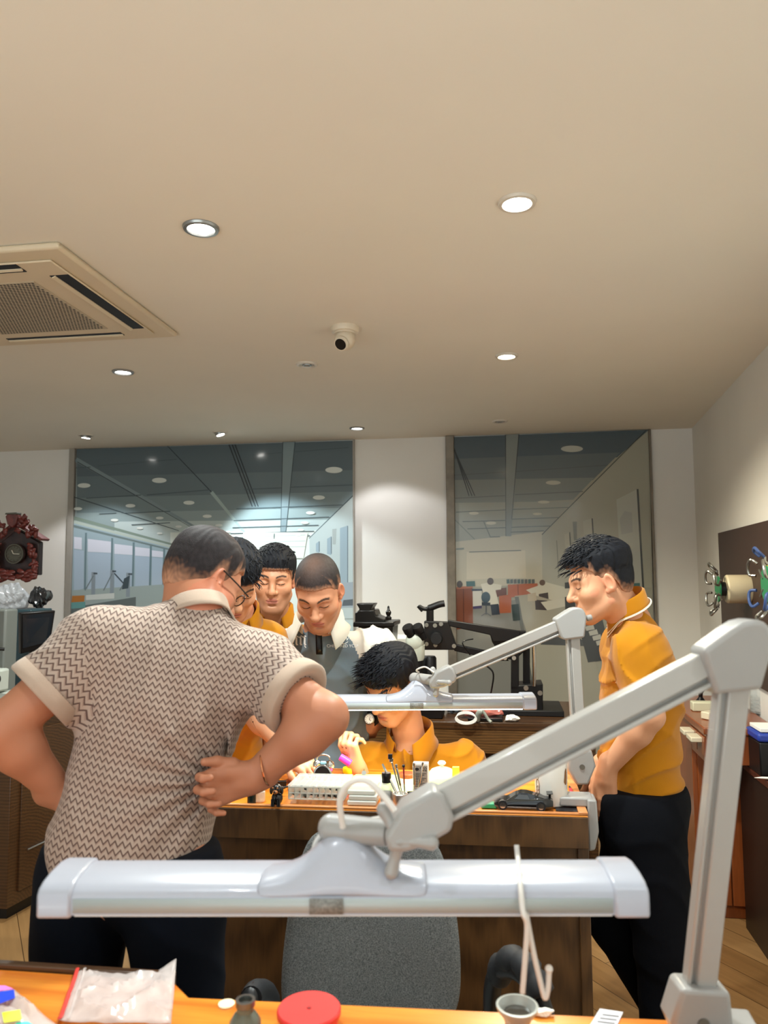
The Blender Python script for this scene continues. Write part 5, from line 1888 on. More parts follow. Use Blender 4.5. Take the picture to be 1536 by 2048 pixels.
# ---- man in the grey and cream polo, looking down
J = dict(pel=at(650, 1640, 2.93), che=at(648, 1420, 2.93), nek=at(640, 1262, 2.86),
         shL=at(752, 1302, 2.92), shR=at(533, 1300, 2.92),
         elL=at(790, 1420, 3.10), elR=at(500, 1420, 2.98), wrL=at(741, 1440, 2.92), wrR=at(545, 1485, 2.88))
J['wrL'] = at(741, 1452, 2.90)
legs_from(J, 0, (0, -1), .09)
H = head_frame(at(638, 1184, 2.74), 177, 38, -3, 1.05)
p4 = person('man in the grey and cream raglan polo with a shaved head, looking down', J)
def hdn(J, q, side, x=(0, -.5, -.8), z=(0, -.8, .5)):
    return lambda S: add_hand(S, J['wr' + q], x, z, side, [(20, 30, 20)] * 4, TH_OPEN)
body(p4, J, H, SKIN['a'], [('L', hdn(J, 'L', -1, (-.35, .75, -.6), (0, -.6, -.8))), ('R', hdn(J, 'R', 1))], h=.0065, stub=.15)
S, M4, up = shirt_sdf(J, g=.024, girth=.98, sleeve=.80, gs=.028, hem=A(J['pel']) - A((0, 0, .08)), amp=.008, ph=3, sl_flare=.016)
V, F = S.mesh(.006)
C = V[F].mean(1)
# raglan seam: from the neck to the armpit on each side
nk, chp = A(J['nek']), A(J['che'])
mi = np.zeros(len(F), int)
r4 = M4[:, 0]
for q, sg in (('L', -1), ('R', 1)):
    sh = A(J['sh' + q])
    a = nk + r4 * sg * .085 + A((0, 0, -.01))
    b = sh - r4 * sg * .030 + A((0, 0, -.125))
    lx = (C - nk) @ r4 * sg
    zz = C[:, 2]
    xa, za, xb, zb = (a - nk) @ r4 * sg, a[2], (b - nk) @ r4 * sg, b[2]
    t_ = np.clip((za - zz) / (za - zb), 0, 1)
    seam = xa + (xb - xa) * (t_ ** .5)
    m_ = (lx > seam) & (zz > zb - .001)
    m_ |= ((C - sh) @ nrm(A(J['el' + q]) - sh) > .0) & (lx > xb + .03) & (zz > A(J['el' + q])[2] - .1)
    mi[m_] = 1
m_greyc = cloth('slate_grey_knit', (100, 112, 120))
m_cream = cloth('cream_knit', (206, 198, 184))
so = np_object('polo_shirt', V, F, [m_greyc, m_cream], p4, midx=mi)
ax = nrm(hp(H, 0, -.028, -.035) - A(J['nek']))
collar('collar', p4, A(J['nek']) + A((0, -.012, .034)), A((0, -.25, 1)), (0, -1, 0), m_cream, r0=.082, r1=.138, hgt=.044, drop=.036, gap=36, point=.026)
# zip placket and chest lettering lie on the shirt front
bv = BVHTree.FromPolygons([tuple(v) for v in V], [tuple(int(i) for i in f) for f in F])
def on_shirt(px, py, lift=.002):
    o, dr = CAM, ray(px, py).normalized()
    hit = bv.ray_cast(o, dr)
    return hit[0] - dr * lift if hit[0] is not None else at(px, py, 2.75)
zp = MB()
k = 7
L_ = [on_shirt(630 + .4 * i, 1243 + 66 * i / (k - 1), .003) for i in range(k)]
R_ = [on_shirt(643 + .4 * i, 1243 + 66 * i / (k - 1), .003) for i in range(k)]
zp.add(L_ + R_, [(i, i + 1, k + i + 1, k + i) for i in range(k - 1)])
zp.build('zip_placket', m_black, so, solid=.002)
m_thread = mat('pale_embroidery', (226, 226, 222), .7)
def chest_text(txt, px, py, size_px, name='lettering', shear=0.0):
    vs, fs = text_mesh(txt, 1.0)
    MB().add([on_shirt(px + (v.x + shear * v.y) * size_px, py - v.y * size_px, .002) for v in vs], fs).build(name, m_thread, so, smooth=False)
chest_text('CHISEARED YCSP', 685, 1292, 8.2)
chest_text('PGW', 686, 1278, 10, shear=.2)
ov = MB()
for a0, a1 in ((.6, 2.6), (3.5, 5.9)):
    pts = [on_shirt(686 + 12 * math.cos(a0 + (a1 - a0) * i / 12), 1278 + 9.5 * math.sin(a0 + (a1 - a0) * i / 12), .002) for i in range(13)]
    ov.tube(pts, .0011, n=5)
ov.build('oval_emblem', m_thread, so)
# large blackletter m, drawn with strokes
bm_ = MB()
def stroke(pts, w0, w1=None):
    w1 = w0 if w1 is None else w1
    for (a, b) in zip(pts[:-1], pts[1:]):
        bm_.add([on_shirt(a[0] - w0, a[1]), on_shirt(a[0] + w0, a[1] - 1), on_shirt(b[0] + w1, b[1] - 1), on_shirt(b[0] - w1, b[1])], [(0, 1, 2, 3)])
for x in (592, 600.5, 608.5):
    stroke([(x - 1.5, 1274), (x + .8, 1277), (x + .8, 1288), (x + 2.6, 1291)], 1.7)
stroke([(590, 1277), (593, 1272), (597, 1275)], 1.0)
stroke([(598, 1276), (602, 1271.5), (606, 1275)], 1.0)
stroke([(606, 1275), (609, 1271.5), (612, 1274)], 1.0)
stroke([(588, 1292), (594, 1289)], .9)
stroke([(609, 1292), (612, 1296)], .8)
stroke([(585.5, 1289), (587.5, 1291)], 1.6)
bm_.build('blackletter_monogram', m_thread, so, smooth=False)
HL4 = [(-.13, -.03), (-.06, -.045), (-.03, -.03), (-.018, .0), (.0, .018), (.014, -.010), (.028, -.008), (.038, .035), (.052, .058), (.066, .066), (.1, .072)]
hair(H, p4, 'hair_shaved', (36, 33, 34), .0035, .0028, HL4, 0, fade=.06, top_thin=.18)
S = trousers_sdf(J, .02)
V, F = S.mesh(.010)
np_object('trousers', V, F, m_navy, p4)
shoes(p4, J)
# wrist watch with a white dial
wc = Vector(at(739, 1438, 2.84))
m_dial = mat('watch_white_dial', (236, 234, 226), .3)
wv = Vector(nrm(A(J['wrL']) - A(J['elL'])))
wt = MB().lathe([(.018, -.006), (.0205, -.002), (.0205, .004), (.017, .006)], wc, axis=(-.15, -1, .1), n=32).build('wrist_watch', mat('watch_steel', (150, 148, 142), .3, .9), p4, label='white-dialled watch on a black strap')
MB().lathe([(0, .0072), (.0165, .0072), (.0168, .0060)], wc, axis=(-.15, -1, .1), n=32).build('watch_dial', m_dial, wt)
hb = MB()
for a, l_ in ((.4, .009), (2.2, .013)):
    hb.box(wc + Vector((math.sin(a) * l_ / 2, -.0086, math.cos(a) * l_ / 2)), (.0016, .0008, l_), M=Matrix.Rotation(a, 3, 'Y'))
for k in range(12):
    a = k * math.pi / 6
    hb.box(wc + Vector((math.sin(a) * .0135, -.0086, math.cos(a) * .0135)), (.0014, .0006, .003), M=Matrix.Rotation(a, 3, 'Y'))
hb.build('watch_hands', m_black, wt)
bx, by, bz = frame_of(wv)
MB().lathe([(.030, -.010), (.0315, -.009), (.0315, .009), (.030, .010)], wc + Vector((.005, .030, -.002)), axis=tuple(wv), n=28, sx=.9).build('watch_strap', m_black, wt)

# ---- man with a full head of black hair behind him, in a mustard shirt
J = dict(pel=at(560, 1600, 3.36), che=at(556, 1400, 3.34), nek=at(550, 1243, 3.27),
         shL=at(640, 1290, 3.32), shR=at(462, 1288, 3.32),
         elL=at(660, 1420, 3.36), elR=at(440, 1420, 3.36), wrL=at(640, 1510, 3.22), wrR=at(462, 1510, 3.22))
legs_from(J, 0, (0, -1), .09)
H = head_frame(at(549, 1160, 3.15), 168, 12, 2, 1.06)
p3 = person('man with neat black hair and a mustard collar, behind the shaved-headed man', J)
body(p3, J, H, SKIN['c'], [('L', hdn(J, 'L', -1)), ('R', hdn(J, 'R', 1))], h=.007, stub=.3)
S, _, up = shirt_sdf(J, g=.022, girth=.96, hem=A(J['pel']) - A((0, 0, .08)), ph=5)
V, F = S.mesh(.008)
np_object('polo_shirt', V, F, m_must, p3)
collar('collar', p3, A(J['nek']) + A((0, -.01, .034)), A((0, -.2, 1)), (.2, -1, 0), m_must, r0=.074, r1=.11, hgt=.042, drop=.045, gap=26)
HL3 = [(-.13, -.045), (-.06, -.055), (-.03, -.035), (-.018, .0), (.0, .018), (.014, -.014), (.030, -.010), (.042, .030), (.056, .050), (.068, .056), (.1, .060)]
hair(H, p3, 'hair_black', (16, 18, 24), .017, .007, HL3, 160, lambda x, y, r: A((x * 4 + r.gauss(0, .2), .8, .0)), seed=6)
S = trousers_sdf(J, .02)
V, F = S.mesh(.010)
np_object('trousers', V, F, m_blk, p3)
shoes(p3, J)

# ---- man between them, bent low, mostly hidden by the zigzag shirt
J = dict(pel=at(452, 1590, 2.92), che=at(464, 1395, 2.80), nek=at(476, 1232, 2.66),
         shL=at(560, 1285, 2.66), shR=at(382, 1285, 2.82),
         elL=at(505, 1420, 2.62), elR=at(360, 1430, 2.86), wrL=at(575, 1500, 2.52), wrR=at(420, 1520, 2.66))
J['shL'] = at(530, 1290, 2.70)
legs_from(J, 0, (.35, -1), .09)
H = head_frame(at(466, 1164, 2.56), 146, 40, 0, 1.0)
p2 = person('bent-over black-haired man in mustard, mostly hidden behind the man in the zigzag shirt', J)
body(p2, J, H, SKIN['b'], [('L', hdn(J, 'L', -1, (.8, -.2, -.5), (.2, -.4, .8))), ('R', hdn(J, 'R', 1))], h=.0065)
S, _, up = shirt_sdf(J, g=.024, girth=.95, hem=A(J['pel']) - A((0, 0, .1)), sleeve=.78, ph=6)
V, F = S.mesh(.007)
np_object('polo_shirt', V, F, m_must, p2)
collar('collar', p2, A(J['nek']) + A((0.0, -.02, .008)), A((.15, -.45, 1)), (.5, -1, 0), m_must, r0=.072, r1=.10, hgt=.04, drop=.04, gap=28)
hair(H, p2, 'hair_black', (16, 18, 24), .022, .010, HL3, 240, lambda x, y, r: A((x * 3 + r.gauss(0, .25), .8, -.1)), seed=8)
S = trousers_sdf(J, .02)
V, F = S.mesh(.010)
np_object('trousers', V, F, m_blk, p2)
shoes(p2, J)

# ---- seated man working at the lit bench
J = dict(pel=at(845, 1720, 3.02), che=at(842, 1585, 2.93), nek=at(822, 1488, 2.86),
         shL=at(930, 1530, 2.90), shR=at(740, 1530, 2.86),
         elL=at(968, 1640, 2.80), elR=at(722, 1602, 2.80), wrL=at(880, 1640, 2.66), wrR=at(716, 1538, 2.60))
pel = A(J['pel'])
pel[2] = .58
J['pel'] = pel
for q, s_ in (('R', -1), ('L', 1)):
    J['hip' + q] = pel + A((s_ * .09, 0, -.03))
    J['kn' + q] = A((pel[0] + s_ * .12, pel[1] - .36, .53))
    J['an' + q] = A((pel[0] + s_ * .12, pel[1] - .30, .085))
    J['toe' + q] = J['an' + q] + A((0, -.14, -.052))
H = head_frame(at(786, 1372, 2.77), 216, 30, 6, 1.04)
p5 = person('seated man in a mustard polo shirt working under the lit bench lamp', J)
def h5R(S):
    add_hand(S, J['wrR'], (-.38, -.20, .9), (-.55, -.80, -.2), 1, [(42, 60, 34), (52, 70, 40), (56, 72, 40), (58, 70, 40)], [(.016, .016, -.012), (.040, .030, -.034), (.064, .026, -.052), (.084, .014, -.058)], 1.06, .12)
body(p5, J, H, SKIN['b'], [('R', h5R), ('L', hdn(J, 'L', -1, (-.8, -.5, -.1), (0, -.2, 1)))], h=.006, girth=.94)
S, M5, up = shirt_sdf(J, g=.022, girth=.93, sleeve=.85, gs=.026, hem=pel - A((0, 0, .08)), amp=.009, ph=7.5, fx=26, fz=24, sl_flare=.02, vneck=(A(J['nek']) + A((-.02, -.09, .03)), A(J['nek']) + A((-.035, -.15, -.055)), .045, .012))
V, F = S.mesh(.0055)
np_object('polo_shirt', V, F, m_must, p5)
ax = nrm(hp(H, 0, -.028, -.035) - A(J['nek']))
co = collar('collar', p5, A(J['nek']) + A((0, -.01, .032)), A((-.05, -.3, 1)), (-.25, -1, 0), m_must, r0=.080, r1=.118, hgt=.046, drop=.052, gap=24, point=.05)
pk = MB()
bv5 = BVHTree.FromPolygons([tuple(v) for v in V], [tuple(int(i) for i in f) for f in F])
HL5 = [(-.13, -.045), (-.06, -.055), (-.03, -.035), (-.018, .0), (.0, .012), (.014, -.018), (.030, -.008), (.042, .032), (.056, .050), (.068, .054), (.1, .056)]
hair(H, p5, 'hair_black', (16, 18, 24), .026, .010, HL5, 620, lambda x, y, r: A((x * 4 + r.gauss(0, .16) + .35, .8, -.05 + r.gauss(0, .08))), seed=9)
S = trousers_sdf(J, .02)
V, F = S.mesh(.010)
np_object('trousers', V, F, m_blk, p5)
shoes(p5, J)
# stool under him
st = thing('stool', 'dark work stool under the seated man behind the lit bench', 'stool', (pel[0], pel[1] + .02, 0))
MB().cyl((pel[0], pel[1] + .02, .36), (pel[0], pel[1] + .02, .415), .17, n=32).build('seat', m_blackp, st, bevel=.012)
MB().cyl((pel[0], pel[1] + .02, .03), (pel[0], pel[1] + .02, .37), .03).build('column', m_steel, st)
MB().cyl((pel[0], pel[1] + .02, 0), (pel[0], pel[1] + .02, .03), .2, .18, n=32).build('base', m_blackp, st, bevel=.006)
# the pink cap he holds
m_pink = mat('magenta_plastic', (240, 60, 220), .35)
pkc = at(693, 1521, 2.555)
MB().cyl(pkc + Vector((-.016, 0, .010)), pkc + Vector((.020, 0, -.012)), .010, .011, n=20)
tag(MB().cyl(pkc + Vector((-.022, .0, .012)), pkc + Vector((.014, 0, -.010)), .0115, .0125, n=20).build('cap', m_pink, loc=tuple(pkc), bevel=.002), 'bright magenta cap held in the seated man\'s fingers', 'cap')
# ------------------------------------------------------------------ things on the lit bench
def bp_(px, py, dz=0.0):
    return on_z(px, py, BENCH_Z + .0005 + dz)
m_clearp = mat('clear_plastic', (226, 232, 230), .08, spec=.6, alpha=.3, var=.02)
m_whitep = mat('translucent_white_plastic', (206, 210, 204), .25, alpha=.75, var=.02)
m_glasst = mat('clear_glass', (235, 245, 240), .03, trans=1.0, ior=1.45)
m_silver = mat('polished_metal', (190, 190, 186), .18, 1.0)
m_yellow = mat('yellow_plastic', (244, 226, 30), .35)
m_paper = mat('white_paper', (236, 234, 226), .8)
YD = ed, sd
def bx_at(c, ex_, ey_, w_, d_, z0, h_, mt, name, parent=None, bevel=.0, inset=0):
    """box on the bench axes, c is its near left bottom corner"""
    a = c + Vector((0, 0, z0))
    return MB().prism([a, a + ex_ * w_, a + ex_ * w_ + ey_ * d_, a + ey_ * d_], (0, 0, h_)).build(name, mt, parent, bevel=bevel)

# compartment organiser
c0 = bp_(577, 1607)
wS = (bp_(690, 1612) - c0).length * .97
org = thing('organizer_box', 'clear compartment box with a gridded side, right of the dog figurine', 'storage box', tuple(c0 + ed * wS / 2))
grid = MB()
dS, hS = .13, .040
def lattice(z0, h_, n, off):
    o = c0 + sd * off + Vector((0, 0, z0))
    for z in (0, h_ * .5, h_):
        grid.prism([o + Vector((0, 0, z - .0015)), o + ed * wS + Vector((0, 0, z - .0015)), o + ed * wS + sd * .003 + Vector((0, 0, z - .0015)), o + sd * .003 + Vector((0, 0, z - .0015))], (0, 0, .003))
    for i in range(n + 1):
        grid.prism([o + ed * (wS * i / n - .0012), o + ed * (wS * i / n + .0012), o + ed * (wS * i / n + .0012) + sd * .003, o + ed * (wS * i / n - .0012) + sd * .003], (0, 0, h_))
lattice(.014, .034, 9, 0)
lattice(.014, .034, 9, dS)
for i in range(10):
    grid.prism([c0 + ed * (wS * i / 9 - .0008) + Vector((0, 0, .014)), c0 + ed * (wS * i / 9 + .0008) + Vector((0, 0, .014)), c0 + ed * (wS * i / 9 + .0008) + sd * dS + Vector((0, 0, .014)), c0 + ed * (wS * i / 9 - .0008) + sd * dS + Vector((0, 0, .014))], (0, 0, .030))
grid.build('compartment_grid', m_whitep, org, smooth=False)
bx_at(c0 - ed * .003 - sd * .003, ed, sd, wS + .006, dS + .008, .049, .006, m_clearp, 'lid', org, .002)
bx_at(c0, ed, sd, wS, dS, .011, .003, m_clearp, 'tray_floor', org, .001)
for i, (u, v) in enumerate(((.08, .02), (.92, .02), (.08, .9), (.92, .9))):
    bx_at(c0 + ed * (wS * u - .008) + sd * (dS * v), ed, sd, .016, .010, 0, .012, m_clearp, 'foot', org)
bits = MB()
r5 = random.Random(5)
for i in range(9):
    q = c0 + ed * (wS * (i + .5) / 9) + sd * (.02 + r5.random() * .03)
    bits.box(q + Vector((0, 0, .018)), (.009, .02, .006), rz=r5.random())
    bits.box(q + Vector((0, 0, .035)) + sd * .01, (.008, .012, .005), rz=r5.random())
bits.build('small_parts', mat('dark_watch_parts', (70, 68, 64), .4, .6), org)
# stack of translucent trays
c1 = bp_(694, 1611)
wT = (bp_(752, 1613) - c1).length
for k in range(4):
    w0 = wT * (1 - .03 * k)
    o = bx_at(c1 + ed * (.004 * (k % 2)) + sd * (.003 * k), ed, sd, w0, .10, .0145 * k, .0135, m_whitep if k < 3 else m_clearp, 'plastic_tray', None, .003)
    # move origin to its base
    tag(o, ['lowest translucent white tray in the stack behind the lamp cable', 'second translucent tray from the bottom of the stack behind the lamp cable',
            'third translucent tray from the bottom of the stack behind the lamp cable', 'topmost clear tray of the stack behind the lamp cable'][k], 'tray', 'trays stacked on the bench')
c2 = bp_(706, 1588)
o = bx_at(c2, ed, sd, .10, .07, 0, .03, m_clearp, 'plastic_box', None, .003)
tag(o, 'low clear box just behind the tray stack', 'box')

# pale green mat
mg = mat('pale_green_mat', (176, 200, 128), .6, var=.06, vscale=14)
cm = bp_(676, 1583)
o = MB().prism([bp_(668, 1580), bp_(905, 1588), bp_(925, 1552), bp_(712, 1549)], (0, 0, .0018)).build('work_mat', mg, loc=tuple(bp_(800, 1570)), bevel=.0006)
tag(o, 'pale green mat lying on the lit bench behind the trays', 'mat')
# twin-bell alarm clock (seen from behind)
ca = bp_(644, 1574) + sd * .02
al = thing('alarm_clock', 'small twin-bell alarm clock with a black back, behind the gridded box', 'alarm clock', tuple(ca))
cz = ca + Vector((0, 0, .036))
MB().lathe([(0, -.014), (.027, -.014), (.031, -.010), (.031, .012), (.027, .014), (0, .014)], cz, axis=(0, -1, .05), n=32).build('case', m_silver, al)
MB().lathe([(0, .0145), (.026, .0145), (.027, .0125)], cz, axis=(0, -1, .05), n=32).build('back_plate', m_black, al)
for q in (-1, 1):
    MB().lathe([(0, .013), (.009, .011), (.0145, .004), (.0155, -.002), (.0145, -.002)], cz + Vector((q * .022, 0, .030)), axis=(q * .55, 0, 1), n=24).build('bell', m_silver, al)
    MB().cyl(cz + Vector((q * .018, 0, -.022)), cz + Vector((q * .024, 0, -.036)), .0035).build('foot', m_silver, al)
MB().tube(spline([cz + Vector((-.024, 0, .040)), cz + Vector((-.018, 0, .056)), cz + Vector((0, 0, .061)), cz + Vector((.018, 0, .056)), cz + Vector((.024, 0, .040))], 6), .0022).build('handle', m_silver, al)
MB().box(cz + Vector((0, -.004, .036)), (.018, .012, .010)).build('snooze_button', mat('pale_blue_plastic', (150, 210, 236), .3), al, bevel=.003)
# dog figurine
dgp = bp_(553, 1611)
m_dogb = mat('glossy_black_vinyl', (16, 15, 17), .25, coat=.3)
m_dogt = mat('tan_vinyl', (156, 96, 50), .35)
dg = thing('dog_figurine', 'tiny glossy black dog figurine with tan muzzle at the bench edge', 'figurine', tuple(dgp))
MB().ball(dgp + Vector((0, .006, .020)), (.017, .018, .020), 18, 12).build('body', m_dogb, dg)
MB().ball(dgp + Vector((0, -.002, .048)), (.017, .016, .016), 18, 12).build('head', m_dogb, dg)
MB().ball(dgp + Vector((.001, -.015, .043)), (.008, .009, .0065), 14, 10).build('muzzle', m_dogt, dg)
MB().ball(dgp + Vector((.001, -.0235, .0455)), .0026, 10, 8).build('nose', m_dogb, dg)
for q in (-1, 1):
    MB().ball(dgp + Vector((q * .0165, .0, .044)), (.0045, .008, .013), 12, 8).build('ear', m_dogb, dg)
    MB().ball(dgp + Vector((q * .007, -.0155, .054)), (.0028, .002, .0028), 10, 8).build('eye', m_dogt, dg)
    MB().cyl(dgp + Vector((q * .009, -.010, 0)), dgp + Vector((q * .009, -.008, .020)), .0055, .006).build('paw', m_dogb, dg)
# black clip and tools lying behind the figurine
o = MB().box(bp_(562, 1576) + Vector((0, 0, .012)), (.034, .012, .022), rz=.3).tube([bp_(545, 1580, .02), bp_(580, 1572, .03)], .003).build('binder_clip', m_black, loc=tuple(bp_(562, 1576)), bevel=.002)
tag(o, 'black clip standing behind the dog figurine', 'clip')
gcp = bp_(520, 1603)
gl_ = thing('glass_jar', 'small clear glass jar left of the dog figurine', 'jar', tuple(gcp))
MB().lathe([(0, .001), (.014, .001), (.016, .004), (.016, .030), (.013, .034), (.0115, .034), (.0145, .030), (.0145, .005), (0, .004)], gcp, n=24).build('jar_body', m_clearp, gl_)
MB().lathe([(.0, .034), (.014, .034), (.014, .042), (0, .042)], gcp, n=24).build('lid', mat('brass', (190, 150, 80), .3, .9), gl_)
drk = bp_(503, 1606)
o = MB().lathe([(0, 0), (.013, 0), (.013, .03), (.007, .036), (.007, .042), (0, .042)], drk, n=20).build('dark_bottle', mat('dark_green_glass', (24, 34, 30), .15), loc=tuple(drk))
tag(o, 'little dark bottle beside the clear jar, nearest the hand', 'bottle')
m_stick = mat('tool_handle_wood', (206, 140, 60), .4, var=.1, vscale=60)
for i, (a, b, r_) in enumerate((((575, 1577), (628, 1546), .0045), ((560, 1570), (600, 1545), .0045), ((588, 1562), (612, 1550), .0035))):
    pa_, pb_ = bp_(*a, r_), bp_(*b, r_)
    o = MB().tube([pa_, pa_ * .6 + pb_ * .4, pb_], [r_ * .7, r_, r_ * .8], n=10).build('wooden_tool', m_stick, loc=tuple(pa_))
    tag(o, ['longest thin wooden tool lying left of the alarm clock', 'wooden tool nearest the resting hand, left of the alarm clock', 'shortest wooden tool lying behind the longest one'][i], 'tool', 'wooden tools left of the clock')
tin = bp_(572, 1556)
# ink bottle
ib = bp_(773, 1607)
inkb = thing('ink_bottle', 'glass bottle of dark liquid with a black cap, left of the tool cup', 'bottle', tuple(ib))
MB().lathe([(0, .0), (.0185, .0), (.0195, .003), (.0195, .048), (.0165, .056), (.011, .060), (.011, .066), (.009, .066), (.009, .060), (.0145, .055), (.0175, .047), (.0175, .004), (0, .003)], ib, n=28).build('bottle_glass', m_clearp, inkb)
MB().lathe([(0, .0045), (.017, .0045), (.017, .034), (0, .034)], ib, n=28).build('liquid', mat('dark_liquid', (16, 20, 18), .1), inkb)
MB().lathe([(0, .062), (.0135, .062), (.014, .066), (.0135, .072), (.0145, .074), (.0145, .086), (.013, .090), (0, .090)], ib, n=28).build('cap', m_black, inkb)
# tool cups with tools
m_cup = mat('cup_brushed_aluminium', (196, 180, 168), .32, .85)
cp = bp_(800, 1612)
cup = thing('tool_cup', 'short round aluminium cup holding tools, beside the ink bottle', 'cup', tuple(cp))
MB().lathe([(0, 0), (.0225, 0), (.0235, .002), (.0235, .036), (.0225, .037), (.0205, .036), (.0205, .004), (0, .004)], cp, n=32).build('wall', m_cup, cup)
MB().lathe([(.004, .030), (.0205, .030), (.0205, .034), (.004, .034)], cp, n=32).build('insert', m_whitep, cup)
cpb = bp_(825, 1611)
cup2 = thing('tool_cup', 'second aluminium cup, half hidden by the boxed glue', 'cup', tuple(cpb))
MB().lathe([(0, 0), (.019, 0), (.020, .002), (.020, .036), (.018, .036), (.018, .004), (0, .004)], cpb, n=32).build('wall', m_silver, cup2)
def tool(name, base, tip, label, r_, kind, cat='screwdriver'):
    t = thing(name, label, cat, tuple(base))
    a, b = Vector(base), Vector(tip)
    d = b - a
    if kind == 'rod':
        MB().tube([a, a + d * .9, b], [r_, r_, r_ * .8], n=12).build('shaft', m_silver, t)
    elif kind == 'driver':
        MB().tube([a, a + d * .4], [r_ * .5, r_ * .5], n=10).build('shaft', m_silver, t)
        MB().lathe([(r_ * .6, 0), (r_, .004), (r_, d.length * .5 - .010), (r_ * .7, d.length * .5 - .006), (r_ * 1.2, d.length * .5 - .002), (r_ * 1.2, d.length * .5 + .004), (0, d.length * .5 + .006)], a + d * .4, axis=tuple(d), n=16).build('handle', m_silver, t)
    elif kind == 'brush':
        MB().tube([a, a + d * .86], [r_ * .7, r_], n=10).build('handle', m_silver, t)
        e = a + d * .86
        MB().box(e + d * .05, (r_ * 4, r_ * 2, d.length * .07), rz=.3).build('ferrule', m_silver, t)
        MB().box(e + d * .13, (r_ * 4.4, r_ * 2.2, d.length * .10), rz=.3).build('bristles', m_black, t)
    else:
        MB().tube([a, a + d * .5], [r_ * .7, r_], n=10).build('shaft', m_silver, t)
        MB().tube([a + d * .5, b], [r_, r_ * 1.1], n=10).build('handle', mat('red_handle', (150, 40, 40), .4), t)
        MB().ball(b, r_ * 2.0, 14, 10).build('knob', m_black, t)
    return t
cz_ = Vector((0, 0, .012))
tool('metal_rod', cp + cz_ + Vector((.002, 0, 0)), at(765, 1528, cp.y * 1.0), 'plain silver rod leaning left out of the aluminium cup', .0036, 'rod', 'tool')
dC = (cp - CAM).dot(Fv)
tool('brush', cp + cz_ + Vector((.008, .004, 0)), at(780, 1512, dC + .01), 'flat brush with dark bristles leaning in the aluminium cup', .0028, 'brush', 'brush')
tool('screwdriver', cp + cz_ + Vector((.012, -.002, 0)), at(791, 1524, dC - .005), 'silver screwdriver just right of the dark-bristled brush', .0034, 'driver')
tool('probe', cp + cz_ + Vector((.014, .005, 0)), at(807, 1532, dC + .005), 'probe with a round black knob in the aluminium cup', .0024, 'knob', 'tool')
tool('screwdriver', cpb + cz_ + Vector((.006, 0, 0)), at(828, 1521, dC), 'thin silver screwdriver rising just left above the boxed glue', .0030, 'driver')
tool('screwdriver', cpb + cz_ + Vector((.010, .006, 0)), at(847, 1519, dC + .02), 'thin silver screwdriver rising directly behind the boxed glue', .0030, 'driver')
# boxed glue
gb = bp_(826, 1601)
gw = .060
gbx = thing('glue_box', 'small upright white and grey box printed 502', 'box', tuple(gb + ed * gw / 2))
gq = (ed + sd * -.02).normalized()
bx_at(gb, gq, sd, gw * .78, .026, 0, .110, m_paper, 'carton', gbx, .001)
fo = gb - sd * .0006 + gq * .003
MB().prism([fo + Vector((0, 0, .004)), fo + gq * .041 + Vector((0, 0, .004)), fo + gq * .041 + Vector((0, 0, .104)), fo + Vector((0, 0, .104))], -sd * .0004).build('printed_panel', mat('grey_print', (150, 140, 128), .6, var=.12, vscale=300), gbx, label='grey-brown printed face')
def face_text(txt, o, ux, size, name, parent, mt, out):
    vs, fs = text_mesh(txt, size)
    MB().add([o + ux * v.x + Vector((0, 0, 1)) * v.y + out * .0008 for v in vs], fs).build(name, mt, parent, smooth=False)
m_inkp = mat('black_print', (22, 20, 20), .5)
face_text('502', fo + gq * .029 + Vector((0, 0, .093)), gq, .0155, 'lettering', gbx, m_inkp, -sd)
lines = MB()
for k in range(9):
    w_ = .034 - .006 * (k % 3)
    a = fo - sd * .0010 + gq * .004 + Vector((0, 0, .080 - .0048 * k))
    lines.add([a, a + gq * w_, a + gq * w_ + Vector((0, 0, .0016)), a + Vector((0, 0, .0016))], [(0, 1, 2, 3)])
for k in range(4):
    for j in range(4):
        a = fo - sd * .0010 + gq * (.004 + .009 * j) + Vector((0, 0, .010 + .007 * k))
        lines.add([a, a + gq * .006, a + gq * .006 + Vector((0, 0, .005)), a + Vector((0, 0, .005))], [(0, 1, 2, 3)])
ovl = [fo - sd * .0010 + gq * (.010 + .0065 * math.cos(t)) + Vector((0, 0, .093 + .0045 * math.sin(t))) for t in [k * math.pi / 9 for k in range(18)]]
lines.add(ovl, [tuple(range(18))])
lines.build('print_lines', m_inkp, gbx, smooth=False)
# bell glass
bg = bp_(884, 1566)
dome = thing('glass_dome', 'clear glass dust cover with a knob, right of the boxed glue', 'glass cover', tuple(bg))
MB().lathe([(.046, 0), (.046, .020), (.043, .034), (.034, .044), (.018, .050), (0, .052), (0, .050), (.017, .048), (.032, .042), (.041, .033), (.044, .02), (.044, 0)], bg, n=36).build('cover', m_clearp, dome)
MB().lathe([(.004, .051), (.005, .056), (.012, .060), (.014, .065), (.010, .070), (0, .071)], bg, n=24).build('knob', m_whitep, dome)
db = bp_(868, 1578)
yp = [bp_(902, 1560), bp_(916, 1560), bp_(914, 1554), bp_(898, 1554)]
o = MB().prism([bp_(905, 1575), bp_(918, 1575), bp_(919, 1572), bp_(906, 1572)], (0, 0, .062)).build('sticky_notes', mat('yellow_paper', (240, 226, 60), .7), loc=tuple(bp_(911, 1574)))
tag(o, 'yellow notepaper standing behind the glass dust cover', 'paper')
sm = bp_(895, 1584)
o = MB().lathe([(0, 0), (.022, 0), (.024, .008), (.018, .012), (.006, .014), (.004, .020), (.010, .024), (.009, .028), (0, .029)], sm, n=28).build('oil_pot', m_clearp, loc=tuple(sm))
tag(o, 'small clear lidded dish in front of the glass dust cover', 'dish')
